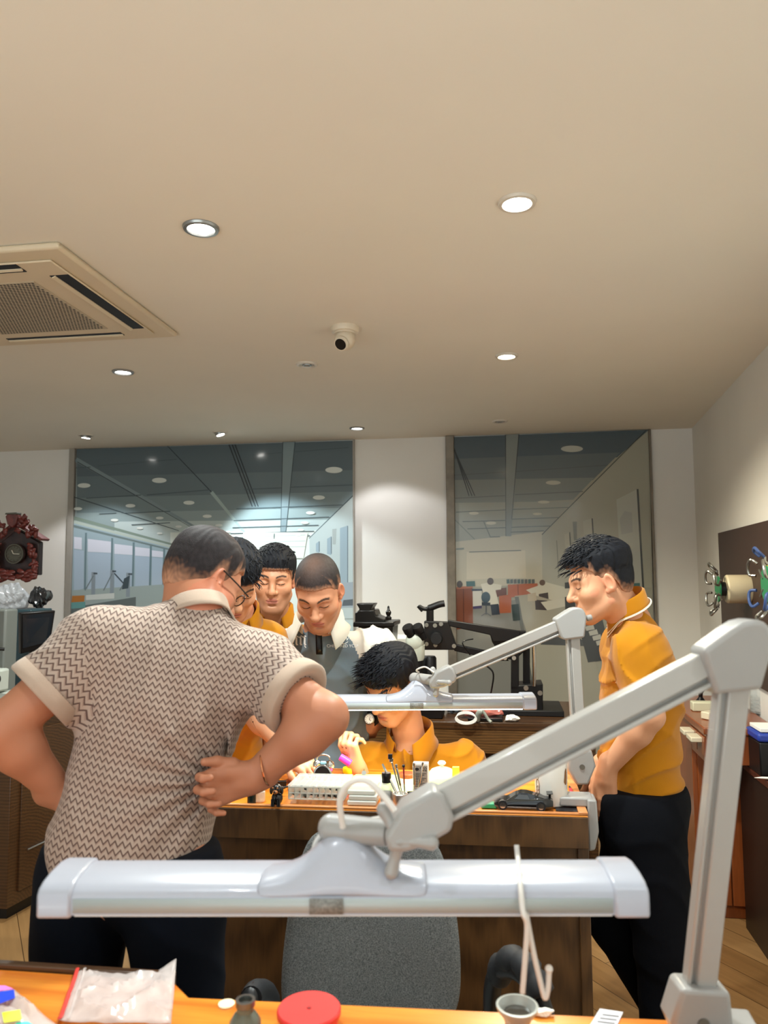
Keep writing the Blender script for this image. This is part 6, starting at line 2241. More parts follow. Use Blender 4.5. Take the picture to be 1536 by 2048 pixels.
# yellow lid, yellow sachet, red tin
yl = bp_(698, 1545)
o = MB().lathe([(0, 0), (.0215, 0), (.022, .002), (.022, .015), (.0205, .0175), (0, .0175)], yl, n=32).build('jar_lid', m_yellow, loc=tuple(yl))
tag(o, 'round yellow lid in front of the raised hand', 'lid')
ys = bp_(628, 1541)
crumple('sachet', ys, (.055, .028, .016), m_yellow, 12, .2, label='yellow plastic sachet near the far edge of the lit bench', cat='sachet')
crumple('plastic_bag', bp_(612, 1552), (.05, .03, .010), m_clear, 14, .3, label='clear flat plastic bag beside the yellow sachet', cat='bag')
rt = bp_(814, 1555)
o = MB().lathe([(0, 0), (.026, 0), (.027, .003), (.027, .014), (.023, .016), (0, .016)], rt, n=30).build('tin', mat('red_brown_tin', (150, 70, 44), .35, .3), loc=tuple(rt))
tag(o, 'round reddish tin in front of the seated man\'s chest', 'tin')
mv = bp_(728, 1551)
wch = thing('watch_part', 'tiny metal watch movement standing on the bench right of the yellow lid', 'watch part', tuple(mv))
MB().lathe([(0, -.002), (.008, -.002), (.008, .002), (0, .002)], mv + Vector((0, 0, .0085)), axis=(.2, -1, .3), n=20).build('movement', m_silver, wch)
MB().cyl(mv + Vector((0, 0, .016)), mv + Vector((.001, 0, .022)), .0015).build('stem', m_screw, wch)
tw = MB().tube([bp_(752, 1562, .004), bp_(774, 1570, .003)], [.002, .0025], n=8).tube([bp_(754, 1565, .004), bp_(774, 1570, .003)], [.0015, .0025], n=8).build('tweezers', m_silver, loc=tuple(bp_(763, 1567)))
tag(tw, 'small metal tweezers lying on the pale green mat', 'tweezers')
# green and white papers to the right
for i, (poly, rgb, lab) in enumerate((([(1032, 1570), (1052, 1562), (1030, 1558), (1018, 1566)], (60, 120, 70), 'green card lying on the bench left of the mug'),
                                      ([(925, 1592), (1000, 1590), (995, 1570), (935, 1570)], (226, 230, 200), 'pale sheet of paper lying left of the toy car'))):
    o = MB().prism([bp_(*q, .0004) for q in poly], (0, 0, .0015)).build('card' if i == 0 else 'paper_sheet', mat('card_tint_%s' % 'ab'[i], rgb, .6), loc=tuple(bp_(*poly[0])))
    tag(o, lab, 'card' if i == 0 else 'paper')
gbk = bp_(962, 1617)
o = MB().prism([gbk, gbk + ed * .045, gbk + ed * .045 + sd * .03, gbk + sd * .03], (0, 0, .014)).build('eraser', mat('green_rubber', (30, 140, 96), .4), loc=tuple(gbk), bevel=.003)
tag(o, 'green plastic block at the bench edge by the toy car\'s nose', 'block')
# mug
mgp = bp_(1103, 1607)
mug = thing('mug', 'large white mug with small brown drawings on the bench corner', 'mug', tuple(mgp))
mh = .128
MB().lathe([(0, 0), (.040, 0), (.045, .004), (.0475, .02), (.0485, mh - .003), (.0475, mh), (.0455, mh), (.0445, mh - .004), (.0435, .01), (0, .008)], mgp, n=44).build('cup_body', mat('white_glazed_ceramic', (214, 210, 202), .18, coat=.4), mug)
m_brown = mat('brown_drawing', (128, 88, 50), .4)
def on_mug(a, z, lift=.0006):
    r_ = .0475 + .001 * (z - .02) / .1 + lift
    return mgp + Vector((r_ * math.cos(a), r_ * math.sin(a), z))
dr = MB()
a0 = math.atan2(-1, .55) - .0
blob = [(.0, .0), (.05, .012), (.10, .030), (.20, .038), (.30, .034), (.34, .012), (.28, -.008), (.14, -.010)]
dr.add([on_mug(a0 + .30 + q, .072 + w_) for q, w_ in blob], [tuple(range(8))])
dr.build('drawing', m_brown, mug, smooth=False)
d2 = MB()
a1 = math.atan2(-1, -.9)
for cx_, cz_2, s_ in ((0, .060, 1.0), (.02, .045, .8), (-.03, .085, .7)):
    pts = [on_mug(a1 - .25 + cx_ + s_ * .16 * math.cos(t), cz_2 + s_ * .016 * math.sin(t), .0008) for t in [k * math.pi / 10 for k in range(21)]]
    d2.tube(pts, .0007, n=5)
d2.build('line_drawing', m_brown, mug)
hn = (Vector((.35, .9, 0))).normalized()
MB().tube(spline([mgp + hn * .044 + Vector((0, 0, .100)), mgp + hn * .07 + Vector((0, 0, .104)), mgp + hn * .082 + Vector((0, 0, .07)), mgp + hn * .068 + Vector((0, 0, .034)), mgp + hn * .044 + Vector((0, 0, .030))], 6), .006, n=12).build('handle', MATS['white_glazed_ceramic'], mug)
# toy sports car
tc0, tc1 = bp_(985, 1619), bp_(1107, 1624)
cl_ = (tc1 - tc0).length
car = thing('toy_car', 'black toy sports car with a rear wing parked along the bench edge', 'toy car', tuple((tc0 + tc1) / 2))
m_carb = mat('black_car_paint', (10, 11, 13), .15, coat=.5)
m_carg = mat('car_window_tint', (60, 66, 72), .05, spec=.9)
cw = .058
ex_c = (tc1 - tc0).normalized()
ey_c = Vector((-ex_c.y, ex_c.x, 0))
st_ = [(0, .006, .010, .40), (.03, .006, .017, .80), (.10, .005, .022, .94), (.22, .005, .027, 1.0), (.36, .005, .030, 1.0), (.50, .005, .031, 1.0), (.66, .005, .032, 1.0), (.80, .005, .034, 1.0), (.93, .006, .034, .96), (1.0, .008, .028, .88)]
cb_ = MB()
ring = []
for u, z0, z1, wf in st_:
    hw = cw / 2 * wf
    o_ = tc0 + ex_c * (u * cl_) + ey_c * (cw / 2)
    for y, z in ((-hw * .86, z0), (-hw, z0 + .006), (-hw, z0 * .4 + z1 * .6), (-hw * .84, z1), (hw * .84, z1), (hw, z0 * .4 + z1 * .6), (hw, z0 + .006), (hw * .86, z0)):
        ring.append(o_ + ey_c * y + Vector((0, 0, z)))
cb_.add(ring, [(i * 8 + j, i * 8 + (j + 1) % 8, (i + 1) * 8 + (j + 1) % 8, (i + 1) * 8 + j) for i in range(len(st_) - 1) for j in range(8)] + [tuple(range(8)), tuple(range(len(ring) - 8, len(ring)))])
cb_.build('body_shell', m_carb, car, ang=28, bevel=.001)
cab = MB()
ring = []
for u, z1, wf in ((.24, .027, .80), (.38, .041, .70), (.48, .0475, .62), (.58, .047, .62), (.72, .041, .64), (.88, .033, .70)):
    o_ = tc0 + ex_c * (u * cl_) + ey_c * (cw / 2)
    for y, z in ((-cw / 2 * (wf + .16), .026), (-cw / 2 * wf, z1), (cw / 2 * wf, z1), (cw / 2 * (wf + .16), .026)):
        ring.append(o_ + ey_c * y + Vector((0, 0, z)))
cab.add(ring, [(i * 4 + j, i * 4 + (j + 1) % 4, (i + 1) * 4 + (j + 1) % 4, (i + 1) * 4 + j) for i in range(5) for j in range(4)] + [(0, 1, 2, 3), (20, 21, 22, 23)])
cab.build('cabin', m_carb, car, ang=28, bevel=.001)
def carp(u, y, z):
    return tc0 + ex_c * (u * cl_) + ey_c * y + Vector((0, 0, z))
for y, s_ in ((.0015, 1), (cw - .0015, -1)):
    MB().prism([carp(.36, y + s_ * .0015, .031), carp(.62, y + s_ * .0015, .031), carp(.58, y + s_ * .0075, .0425), carp(.45, y + s_ * .0075, .0425)], ey_c * (-.0012 * s_)).build('side_window', m_carg, car)
for u in (.17, .80):
    for y in (.004, cw - .004):
        rw = .0135
        wh = MB().lathe([(0, -.006), (rw, -.006), (rw, .006), (0, .006)], carp(u, y, rw), axis=tuple(ey_c), n=24).build('wheel', m_blackp, car)
        MB().lathe([(0, .0066), (rw * .62, .0066), (rw * .66, -.0066), (0, -.0066)], carp(u, y, rw), axis=tuple(ey_c), n=10).build('rim', m_silver, wh)
wg = MB()
wg.prism([carp(.90, .003, .046), carp(1.0, .003, .048), carp(1.0, cw - .003, .048), carp(.90, cw - .003, .046)], (0, 0, .002))
for y in (.014, cw - .014):
    wg.prism([carp(.93, y, .032), carp(.97, y, .032), carp(.97, y + .002, .032), carp(.93, y + .002, .032)], (0, 0, .015))
wg.build('rear_wing', m_carb, car, bevel=.0006)
# red lighter and striped card near the clamp
lp0, lp1 = bp_(1149, 1600, .006), bp_(1139, 1574, .006)
lt = thing('lighter', 'red pocket lighter lying behind the bench corner, right of the mug', 'lighter', tuple(lp0 - Vector((0, 0, .006))))
MB().tube([lp0 * .75 + lp1 * .25, lp1 * .8 + lp0 * .2], [.006, .006], n=14).build('body', mat('red_plastic', (220, 60, 70), .3), lt, bevel=.001)
MB().tube([lp0, lp0 * .75 + lp1 * .25], [.0048, .0055], n=12).build('metal_top', m_silver, lt)
MB().tube([lp1 * .8 + lp0 * .2, lp1], [.0055, .004], n=12).build('base_cap', m_silver, lt)
o = MB().prism([bp_(1112, 1622), bp_(1156, 1624), bp_(1153, 1612), bp_(1110, 1611)], (0, 0, .0012)).build('card', mat('black_striped_card', (40, 38, 40), .4, var=.8, vscale=30, stretch=(1, .05, 1)), loc=tuple(bp_(1130, 1618)))
tag(o, 'dark striped card lying at the bench corner beside the toy car\'s tail', 'card')

# ------------------------------------------------------------------ things on the nearest bench
crumple_seed = 3
zb_ = thing('zip_bag', 'crinkled clear zip bag with a red seal strip on the nearest bench', 'bag', tuple(bp_(240, 2000)))
gx, gy = 22, 16
qs = [bp_(118, 2050), bp_(342, 2052), bp_(352, 1948), bp_(155, 1946)]
zv, zf = [], []
r9 = random.Random(9)
for i in range(gx + 1):
    for j in range(gy + 1):
        u, v = i / gx, j / gy
        q = (qs[0] * (1 - u) + qs[1] * u) * (1 - v) + (qs[3] * (1 - u) + qs[2] * u) * v
        hgt = .003 + .010 * (1 - abs(math.sin(5.1 * u + 4 * v + 1.2 * math.sin(6 * v)))) ** 2 + .009 * (1 - abs(math.sin(6.3 * v - 3.4 * u + math.sin(5 * u)))) ** 3 + .004 * r9.random()
        edge_ = min(u, 1 - u, v, 1 - v)
        hgt *= min(1, .25 + edge_ * 5)
        if u > .8 and v > .6:
            hgt += .035 * (u - .8) * (v - .6) * 8
        zv.append(q + Vector((0, 0, .002 + hgt)))
zf = [(i * (gy + 1) + j, (i + 1) * (gy + 1) + j, (i + 1) * (gy + 1) + j + 1, i * (gy + 1) + j + 1) for i in range(gx) for j in range(gy)]
m_filmw = mat('milky_clear_film', (230, 222, 220), .16, spec=.8, alpha=.5, var=.12, vscale=30)
MB().add(zv, zf).build('film', m_filmw, zb_, ang=25, solid=.0006)
MB().tube([v + Vector((0, 0, .002)) for v in zv[0:gy + 1]], .0032, n=6, flat=.5).build('seal_strip', mat('red_seal', (226, 70, 64), .4), zb_)
MB().tube([v + Vector((0.006, 0, .002)) for v in zv[gy + 1:2 * (gy + 1)]], .0025, n=6).build('seal_ridge', m_filmw, zb_)
pb2 = thing('plastic_bag', 'clear plastic bag with coloured stickers at the bottom left corner', 'bag', tuple(bp_(50, 2040)))
qs = [bp_(-60, 2080), bp_(128, 2070), bp_(30, 1986), bp_(-60, 1990)]
zv = []
for i in range(15):
    for j in range(11):
        u, v = i / 14, j / 10
        q = (qs[0] * (1 - u) + qs[1] * u) * (1 - v) + (qs[3] * (1 - u) + qs[2] * u) * v
        edge_ = min(u, 1 - u, v, 1 - v)
        zv.append(q + Vector((0, 0, .002 + (.004 + .016 * abs(math.sin(7 * u + 5 * v) * math.cos(5 * v - 3 * u)) + .004 * r9.random()) * min(1, .2 + edge_ * 5))))
MB().add(zv, [(i * 11 + j, (i + 1) * 11 + j, (i + 1) * 11 + j + 1, i * 11 + j + 1) for i in range(14) for j in range(10)]).build('film', m_filmw, pb2, ang=25, solid=.0006)
for nm, poly, rgb, z in (('blue_sticker', [(-12, 2012), (30, 1996), (28, 1980), (-12, 1986)], (30, 70, 225), .022), ('pink_sticker', [(-14, 1984), (26, 1978), (10, 1972), (-14, 1972)], (240, 130, 225), .021),
                         ('yellow_sticker', [(8, 2046), (44, 2040), (40, 2020), (4, 2026)], (214, 240, 50), .024), ('teal_sticker', [(28, 2052), (66, 2050), (56, 2044), (34, 2045)], (70, 205, 200), .020)):
    MB().prism([bp_(x, y, z) for x, y in poly], (0, 0, .0008)).build(nm, mat(nm, rgb, .4), pb2)
o = MB().lathe([(0, 0), (.013, 0), (.013, .002), (0, .002)], bp_(453, 2009), n=24).build('round_sticker', mat('cream_paper', (244, 230, 190), .6), loc=tuple(bp_(453, 2009)))
tag(o, 'small white round disc on the nearest bench, left of the small bottle', 'disc')
sb = bp_(490, 2085)
m_gg = mat('smoky_green_glass', (96, 112, 104), .1, alpha=.85, spec=.7)
sbt = thing('small_bottle', 'small smoky glass bottle with a metal neck at the bottom edge', 'bottle', tuple(sb))
MB().lathe([(0, 0), (.022, 0), (.023, .004), (.023, .030), (.016, .040), (.0125, .044), (.0125, .052), (0, .052)], sb, n=26).build('bottle_glass', m_gg, sbt)
MB().lathe([(.0125, .050), (.0145, .052), (.0145, .060), (.010, .060), (.009, .054), (0, .054)], sb, n=26).build('neck_ring', mat('grey_metal_ring', (120, 124, 122), .25, .8), sbt)
rl = bp_(618, 2052)
red = thing('round_container', 'round red lidded pot at the bottom edge of the frame', 'pot', tuple(rl))
m_redl = mat('red_soft_plastic', (226, 62, 60), .4)
MB().lathe([(0, 0), (.040, 0), (.044, .004), (.044, .016), (0, .016)], rl, n=40).build('pot', m_redl, red)
MB().lathe([(0, .0165), (.047, .0165), (.0485, .018), (.0485, .024), (.0465, .0265), (.004, .0262), (.003, .0245), (0, .0245)], rl, n=44).build('lid', m_redl, red)
MB().lathe([(0, .0266), (.0032, .0266), (.0030, .0255)], rl, n=16).build('lid_hole', mat('dark_red', (140, 20, 24), .5), red)
lp = bp_(1036, 2092)
lup = thing('loupe', 'grey metal eyeglass loupe standing on the nearest bench, below the wire tails', 'loupe', tuple(lp))
m_lou = mat('dull_grey_metal', (168, 174, 172), .35, .4)
MB().lathe([(.014, 0), (.017, .001), (.0185, .034), (.021, .040), (.030, .052), (.0305, .056), (.027, .0565), (.024, .052), (.017, .042), (.0155, .03), (.013, .002)], lp, n=36).build('barrel', m_lou, lup)
MB().lathe([(0, .046), (.012, .0475), (.0205, .046)], lp, n=30).build('lens', mat('loupe_glass', (60, 58, 54), .05, spec=.8), lup)
crumple('paper_scrap', bp_(1084, 2030), (.024, .014, .006), m_paper, 21, .3, label='crumpled white paper scrap right of the loupe', cat='paper')
ca0 = thing('printed_card', 'white printed card lying on the nearest bench, left of the lamp foot', 'card', tuple(bp_(1215, 2040)))
MB().prism([bp_(1180, 2052), bp_(1234, 2052), bp_(1246, 2026), bp_(1200, 2019)], (0, 0, .0014)).build('card_sheet', mat('pale_lilac_card', (214, 216, 226), .5), ca0)
cl2 = MB()
for k in range(3):
    a, b = bp_(1205 - 5 * k, 2030 + 7 * k, .0018), bp_(1238 - 4 * k, 2034 + 7 * k, .0018)
    dv2 = Vector((.0, .003, 0))
    cl2.add([a, b, b + dv2, a + dv2], [(0, 1, 2, 3)])
cl2.build('printing', m_inkp, ca0, smooth=False)

# ------------------------------------------------------------------ things on the counter behind
def cp_(px, d, z=BENCH_Z):
    q = at(px, 1300, d)
    return Vector((q.x, q.y, z))
m_iron = mat('matt_black_metal', (17, 17, 19), .45, .2)
m_bolt = mat('bolt_steel', (150, 148, 140), .3, .9)
m_mcream = mat('microscope_cream', (196, 202, 188), .35)
MD_ = 3.62
def mp(px, py, d=MD_):
    return at(px, py, d)
ms = thing('microscope_stand', 'black jointed boom stand with a stereo microscope on the back counter', 'microscope', (mp(1060, 1440).x, mp(1060, 1440).y, BENCH_Z))
def plate(pts, th, name, d=MD_, mt=m_iron, parent=ms, bv_=.004):
    return MB().prism([mp(x, y, d) for x, y in pts], (0, th, 0)).build(name, mt, parent, bevel=bv_)
def bolts(lst, parent, d=MD_, r_=.010):
    b_ = MB()
    for x, y in lst:
        q = mp(x, y, d)
        b_.cyl(q + Vector((0, -.004, 0)), q + Vector((0, .006, 0)), r_, n=14)
    b_.build('bolts', m_bolt, parent)
bs_b = mp(1060, 1447)
plate([(1022, 1372), (1086, 1368), (1086, 1427), (1030, 1427), (1022, 1418)], .16, 'base_block')
MB().box((bs_b.x - .02, bs_b.y + .12, BENCH_Z + .014), (.36, .30, .028)).build('base_plate', m_iron, ms, bevel=.004)
plate([(1022, 1302), (1038, 1302), (1038, 1380), (1022, 1380)], .03, 'column_bar')
plate([(1046, 1296), (1060, 1296), (1060, 1380), (1046, 1380)], .03, 'column_bar', MD_ + .06)
MB().cyl(mp(1068, 1275), mp(1068, 1372), .009).build('chrome_rod', m_silver, ms)
plate([(896, 1240), (1040, 1262), (1040, 1282), (986, 1284), (980, 1270), (896, 1252)], .03, 'upper_arm')
plate([(908, 1288), (1004, 1308), (1018, 1322), (1000, 1322), (908, 1302)], .03, 'lower_arm', MD_ + .03)
plate([(978, 1262), (1052, 1262), (1052, 1300), (1030, 1320), (1006, 1318), (984, 1284)], .05, 'hinge_plate', MD_ + .02)
plate([(848, 1242), (896, 1244), (912, 1290), (908, 1300), (848, 1300)], .05, 'head_plate', MD_ - .02)
bolts([(853, 1250), (870, 1251), (882, 1248), (853, 1288), (871, 1290), (908, 1292), (1010, 1316), (1028, 1316)], ms, MD_ - .022)
bolts([(1052, 1376), (1080, 1386), (1062, 1428), (1080, 1426)], ms, MD_, .012)
MB().lathe([(0, .05), (.026, .05), (.030, .03), (.026, 0), (.026, -.01)], mp(874, 1276, MD_ - .03), axis=(0, -1, 0), n=24).build('focus_knob', m_iron, ms)
MB().tube([mp(860, 1244, MD_), mp(860, 1220, MD_)], .018).build('post', m_iron, ms)
MB().tube(spline([mp(838, 1213), mp(850, 1218), mp(862, 1215), mp(878, 1209), mp(889, 1207)], 6), [.010] * 10 + [.016] * 15, n=12).build('grip', m_iron, ms, ang=70)
MB().tube([mp(836, 1212), mp(845, 1222)], .008).build('lever', m_iron, ms)
MB().ball(mp(830, 1282, MD_ - .05), (.045, .05, .055), 22, 14).build('prism_housing', m_mcream, ms)
MB().lathe([(.042, 0), (.040, .06), (.034, .075), (0, .075)], mp(832, 1290, MD_ - .05), axis=(.0, .1, -1), n=28).build('objective_tube', m_mcream, ms)
MB().lathe([(.036, .07), (.033, .13), (0, .13)], mp(832, 1290, MD_ - .05), axis=(.0, .1, -1), n=28).build('lens_ring', m_iron, ms)
for px, py in ((823, 1263), (842, 1262)):
    q = mp(px, py + 8, MD_ - .07)
    MB().lathe([(.022, -.02), (.022, .018), (.026, .022), (.027, .05), (.024, .055), (0, .052)], q, axis=(-.30, -.45, .75), n=24).build('eyepiece', m_iron, ms)
MB().lathe([(.03, 0), (.036, .01), (.036, .11), (.028, .12), (0, .12)], mp(858, 1312, MD_ + .02), axis=(0, 0, -1), n=24).build('illuminator', m_iron, ms)
MB().tube(spline([mp(972, 1300), mp(968, 1325, MD_ - .05), mp(986, 1345, MD_ - .06), mp(984, 1375, MD_ - .04), mp(978, 1400)], 7), .004).build('power_cable', m_black, ms)
MB().tube(spline([mp(940, 1310), mp(925, 1285, MD_ - .03), mp(946, 1278)], 7), .003).build('power_cable', m_black, ms)
# dark ornate mantel clock seen from behind
m_clkb = mat('black_lacquer', (10, 10, 12), .3)
ma = thing('mantel_clock', 'black silhouette of an ornate mantel clock behind the grey-and-cream polo', 'clock', (at(752, 1300, 3.72).x, at(752, 1300, 3.72).y + .05, BENCH_Z))
def mk(pts, th, name, d=3.72, dy=0.0):
    MB().prism([at(x, y, d) + Vector((0, dy, 0)) for x, y in pts], (0, th, 0)).build(name, m_clkb, ma, bevel=.005)
mk([(716, 1244), (786, 1244), (784, 1285), (780, 1290), (780, 1422), (718, 1422), (718, 1285)], .20, 'case')
mk([(706, 1244), (788, 1244), (788, 1254), (706, 1254)], .24, 'cornice', 3.70)
mk([(710, 1226), (718, 1220), (748, 1220), (752, 1232), (770, 1240), (770, 1246), (710, 1246)], .16, 'pediment')
mk([(712, 1207), (748, 1207), (742, 1217), (742, 1223), (718, 1223), (718, 1217)], .12, 'crown')
fq = at(777, 1240, 3.73)
MB().lathe([(.014, 0), (.016, .012), (.008, .020), (.013, .030), (.014, .040), (.006, .052), (.005, .066), (0, .072)], fq, n=20).build('finial', m_clkb, ma)
# pale device behind the microscope
pw = at(806, 1300, 4.1)
o = MB().box((pw.x, pw.y + .1, BENCH_Z + .17), (.20, .2, .34)).build('white_device', mat('pale_grey_casing', (206, 206, 200), .45), loc=(pw.x, pw.y + .1, BENCH_Z), bevel=.01)
tag(o, 'pale grey box against the pillar, left of the microscope', 'box')
# counter clutter
rb_ = cp_(955, 3.60)
crumple('plastic_bag', rb_ + Vector((-.01, -.01, 0)), (.10, .06, .05), mat('red_tinted_film', (196, 110, 98), .18, spec=.8, var=.3, vscale=30, alpha=.9), 31, .4, label='clear bag of reddish packaging on the back counter beneath the microscope arm', cat='bag')
crumple('plastic_bag', cp_(905, 3.62) + Vector((.0, 0.12, 0)), (.075, .06, .05), mat('bluish_film', (110, 124, 136), .2, alpha=.85, var=.3, vscale=30), 33, .4, label='bluish crumpled bag on the back counter beside the seated man\'s head', cat='bag')
q = cp_(930, 3.46, BENCH_Z + .03)
cab_ = MB()
for k in range(3):
    cab_.tube([q + Vector(((.042 + .003 * k) * math.cos(t), -.004 * k + .010 * math.sin(t), .022 * math.sin(t) - .004 * k)) for t in [j * math.pi / 14 for j in range(29)]], .003, n=6)
tag(cab_.build('coiled_cable', m_cable, loc=(q.x, q.y, BENCH_Z)), 'coil of white cable on the back counter', 'cable')
q = cp_(965, 3.47)
o = MB().tube(spline([q + Vector((-.03, .02, .01)), q + Vector((-.02, .0, .045)), q + Vector((.0, -.01, .05)), q + Vector((.02, -.01, .02)), q + Vector((.035, -.02, .008))], 6), [.014] * 12 + [.007] * 13, n=12).build('hand_tool', mat('grey_green_plastic', (150, 156, 146), .4), loc=tuple(q))
tag(o, 'grey-green curved hand tool on the back counter, right of the cable coil', 'tool')
q = cp_(990, 3.52)
o = MB().box((q.x - .05, q.y + .02, BENCH_Z + .008), (.16, .10, .016)).build('tablet', m_black, loc=(q.x - .05, q.y + .02, BENCH_Z), bevel=.003)
tag(o, 'flat black slab under the reddish bag on the back counter', 'tablet')
o = crumple('paper_scrap', cp_(1020, 3.50), (.045, .03, .02), m_paper, 41, .3, label='crumpled white tissue on the back counter beside the stand\'s base', cat='paper')
q = cp_(868, 3.60)
o = MB().box((q.x - .03, q.y + .04, BENCH_Z + .045), (.14, .14, .09)).build('black_box', m_black, loc=(q.x - .03, q.y + .04, BENCH_Z), bevel=.006)
tag(o, 'black box on the back counter directly behind the seated man\'s collar', 'box')

# ------------------------------------------------------------------ right-hand wall
def on_wall(px, py, off=0.0):
    r = ray(px, py)
    o_ = rw_far - nv * off
    t = (o_ - CAM).dot(nv) / r.dot(nv)
    return CAM + r * t
wdir = Vector((dirR.x, dirR.y, 0)).normalized()      # along the wall towards the viewer
m_board = mat('brown_wall_board', (62, 44, 36), .45, var=.1, vscale=6)
g0 = on_wall(1443, 1066)
g1 = on_wall(1456, 1335)
bd_len = 1.5
zt_, zb2 = g0.z, g1.z
o = MB().prism([Vector((g0.x, g0.y, zb2)), Vector((g0.x, g0.y, zt_)), Vector((g0.x, g0.y, zt_)) + wdir * bd_len, Vector((g0.x, g0.y, zb2)) + wdir * bd_len], -nv * .02).build('wall_board', m_board, loc=tuple(g0), bevel=.002)
tag(o, 'brown wooden board mounted on the right-hand wall', 'board')
# watch winders on it
m_wcase = mat('cream_machine_case', (206, 192, 160), .45)
m_green = mat('green_disc', (40, 120, 76), .45)
m_blue = mat('blue_clamp', (52, 74, 120), .45)
def winder(px, py, label, L, R, face2, cl_m, seed):
    c = on_wall(px, py, .02)
    ax = -nv
    t = thing('watch_winder', label, 'watch winder', tuple(c), 'watch test drums on the wall board')
    MB().lathe([(R * .96, 0), (R, .006), (R, L * .8), (R * .92, L * .86), (0, L * .86)], c, axis=tuple(ax), n=36).build('drum', m_wcase, t)
    hb_ = c + ax * (L * .86)
    MB().lathe([(R * .5, 0), (R * .5, .03), (0, .03)], hb_, axis=tuple(ax), n=24).build('hub', m_iron, t)
    if face2:
        MB().lathe([(R * 1.0, .016), (R * 1.0, .022), (0, .022)], hb_, axis=tuple(ax), n=36).build('inner_disc', m_yellow, t)
    MB().lathe([(R * .9, .03), (R * .9, .038), (0, .038)], hb_, axis=tuple(ax), n=36).build('disc', m_green, t)
    r_ = random.Random(seed)
    for k in range(6):
        a = k * math.pi / 3 + .5
        v = wdir * math.cos(a) + Vector((0, 0, 1)) * math.sin(a)
        w2 = ax.cross(v)
        b0 = hb_ + ax * .036 + v * R * .5
        b1_ = hb_ + ax * .036 + v * R * 1.35
        arm_ = MB().tube([b0, b1_], .005).build('clamp_arm', m_bolt, t)
        MB().tube(spline([b1_ - w2 * .028 + ax * .01, b1_ - w2 * .034 + v * .02 + ax * .03, b1_ + v * .034 + ax * .035, b1_ + w2 * .034 + v * .02 + ax * .03, b1_ + w2 * .028 + ax * .01], 5), .006, n=8, flat=1.0).build('clamp_hook', cl_m if k % 2 else m_bolt, arm_)
    return t
winder(1500, 1178, 'cream watch-testing drum with a green disc and hooks, left one on the brown board', .13, .070, False, m_bolt, 1)
winder(1612, 1168, 'watch-testing drum with yellow and green discs and blue clamps, at the right frame edge', .12, .078, True, m_blue, 2)

# tall red-brown cabinet along the wall
rc = on_z(1381, 1430, BENCH_Z)
fwd_ = wdir
def rw_x(y):
    return wall_right_x(y)
n0 = rc
n1_ = rc + Vector((-.02, -1, 0)).normalized() * .30
nb = rc + Vector((.0, .62, 0))
xrb = rw_x(nb.y) - .02
rcab = thing('cabinet', 'red-brown wooden cabinet along the right wall behind the man in profile', 'cabinet', (rc.x + .25, rc.y - .3, 0))
xr0, xr1 = rw_x(n0.y) - .02, rw_x(n1_.y) - .02
MB().prism([Vector((n0.x, n0.y, .0)), Vector((xr0, n0.y, .0)), Vector((xrb, nb.y, .0)), Vector((nb.x, nb.y, .0))], (0, 0, .90)).build('body', w_red, rcab, bevel=.003)
MB().prism([Vector((n0.x, n0.y - .002, .77)), Vector((xr0, n0.y - .002, .77)), Vector((xr1, n1_.y, .77)), Vector((n1_.x, n1_.y, .77))], (0, 0, .13)).build('drawer_frame', w_red, rcab, bevel=.003)
for k in range(2):
    xa, xb = n0.x + .02 + (xr0 - n0.x - .04) * k / 2, n0.x + .02 + (xr0 - n0.x - .04) * (k + 1) / 2 - .006
    MB().box(((xa + xb) / 2, n0.y - .006, .41), (xb - xa, .014, .70)).build('door', w_red, rcab, bevel=.003)
MB().prism([Vector((nb.x - .012, nb.y, .90)), Vector((xrb, nb.y, .90)), Vector((xr1, n1_.y - .01, .90)), Vector((n1_.x - .012, n1_.y - .01, .90))], (0, 0, .03)).build('worktop', w_red, rcab, bevel=.004)
m_pull = mat('cream_pull', (214, 204, 178), .4)
for k, (u0, u1) in enumerate(((.01, .145), (.155, .29))):
    a, b = n0.lerp(n1_, u0 / .30), n0.lerp(n1_, u1 / .30)
    dr_ = MB().prism([Vector((a.x - .008, a.y, .80)), Vector((b.x - .008, b.y, .80)), Vector((b.x - .008, b.y, .885)), Vector((a.x - .008, a.y, .885))], (.016, 0, 0)).build('drawer', w_red, rcab, bevel=.002)
    m_ = (a + b) / 2
    MB().box((m_.x - .03, m_.y + .02, .865), (.05, .10, .022), rz=-.02).build('pull', m_pull, dr_, bevel=.004)
# things on that cabinet
def rp(px, py, z=BENCH_Z + .0005):
    return on_z(px, py, z)
m_creamb = mat('cream_plastic', (206, 204, 176), .45)
for i, (px, py, sz, mt_, lab) in enumerate(((1400, 1424, (.10, .06, .045), m_creamb, 'cream flat box on the red-brown cabinet, nearest its far corner'),
                                           (1412, 1418, (.13, .07, .030), mat('olive_box', (160, 160, 120), .5), 'olive-grey box behind the cream flat box on the red-brown cabinet'),
                                           (1424, 1440, (.12, .05, .035), m_pull, 'pale cream block in front on the red-brown cabinet'),
                                           (1452, 1452, (.10, .08, .05), m_creamb, 'cream block beside the lamp upright on the red-brown cabinet'))):
    q = rp(px, py)
    o = MB().box((q.x + .02, q.y + .04, q.z + sz[2] / 2), sz, rz=.3 * i).build('small_box', mt_, loc=(q.x + .02, q.y + .04, q.z), bevel=.005)
    tag(o, lab, 'box', 'small boxes on the right cabinet')
q = rp(1436, 1424) + Vector((.08, .02, 0))
st2 = thing('bench_press', 'small metal watch press standing on the red-brown cabinet below the drums', 'press', tuple(q))
MB().box(q + Vector((0, 0, .02)), (.09, .11, .04)).build('base', m_machd, st2, bevel=.006)
MB().cyl(q + Vector((0, .02, .04)), q + Vector((0, .02, .26)), .014).build('column', m_bolt, st2)
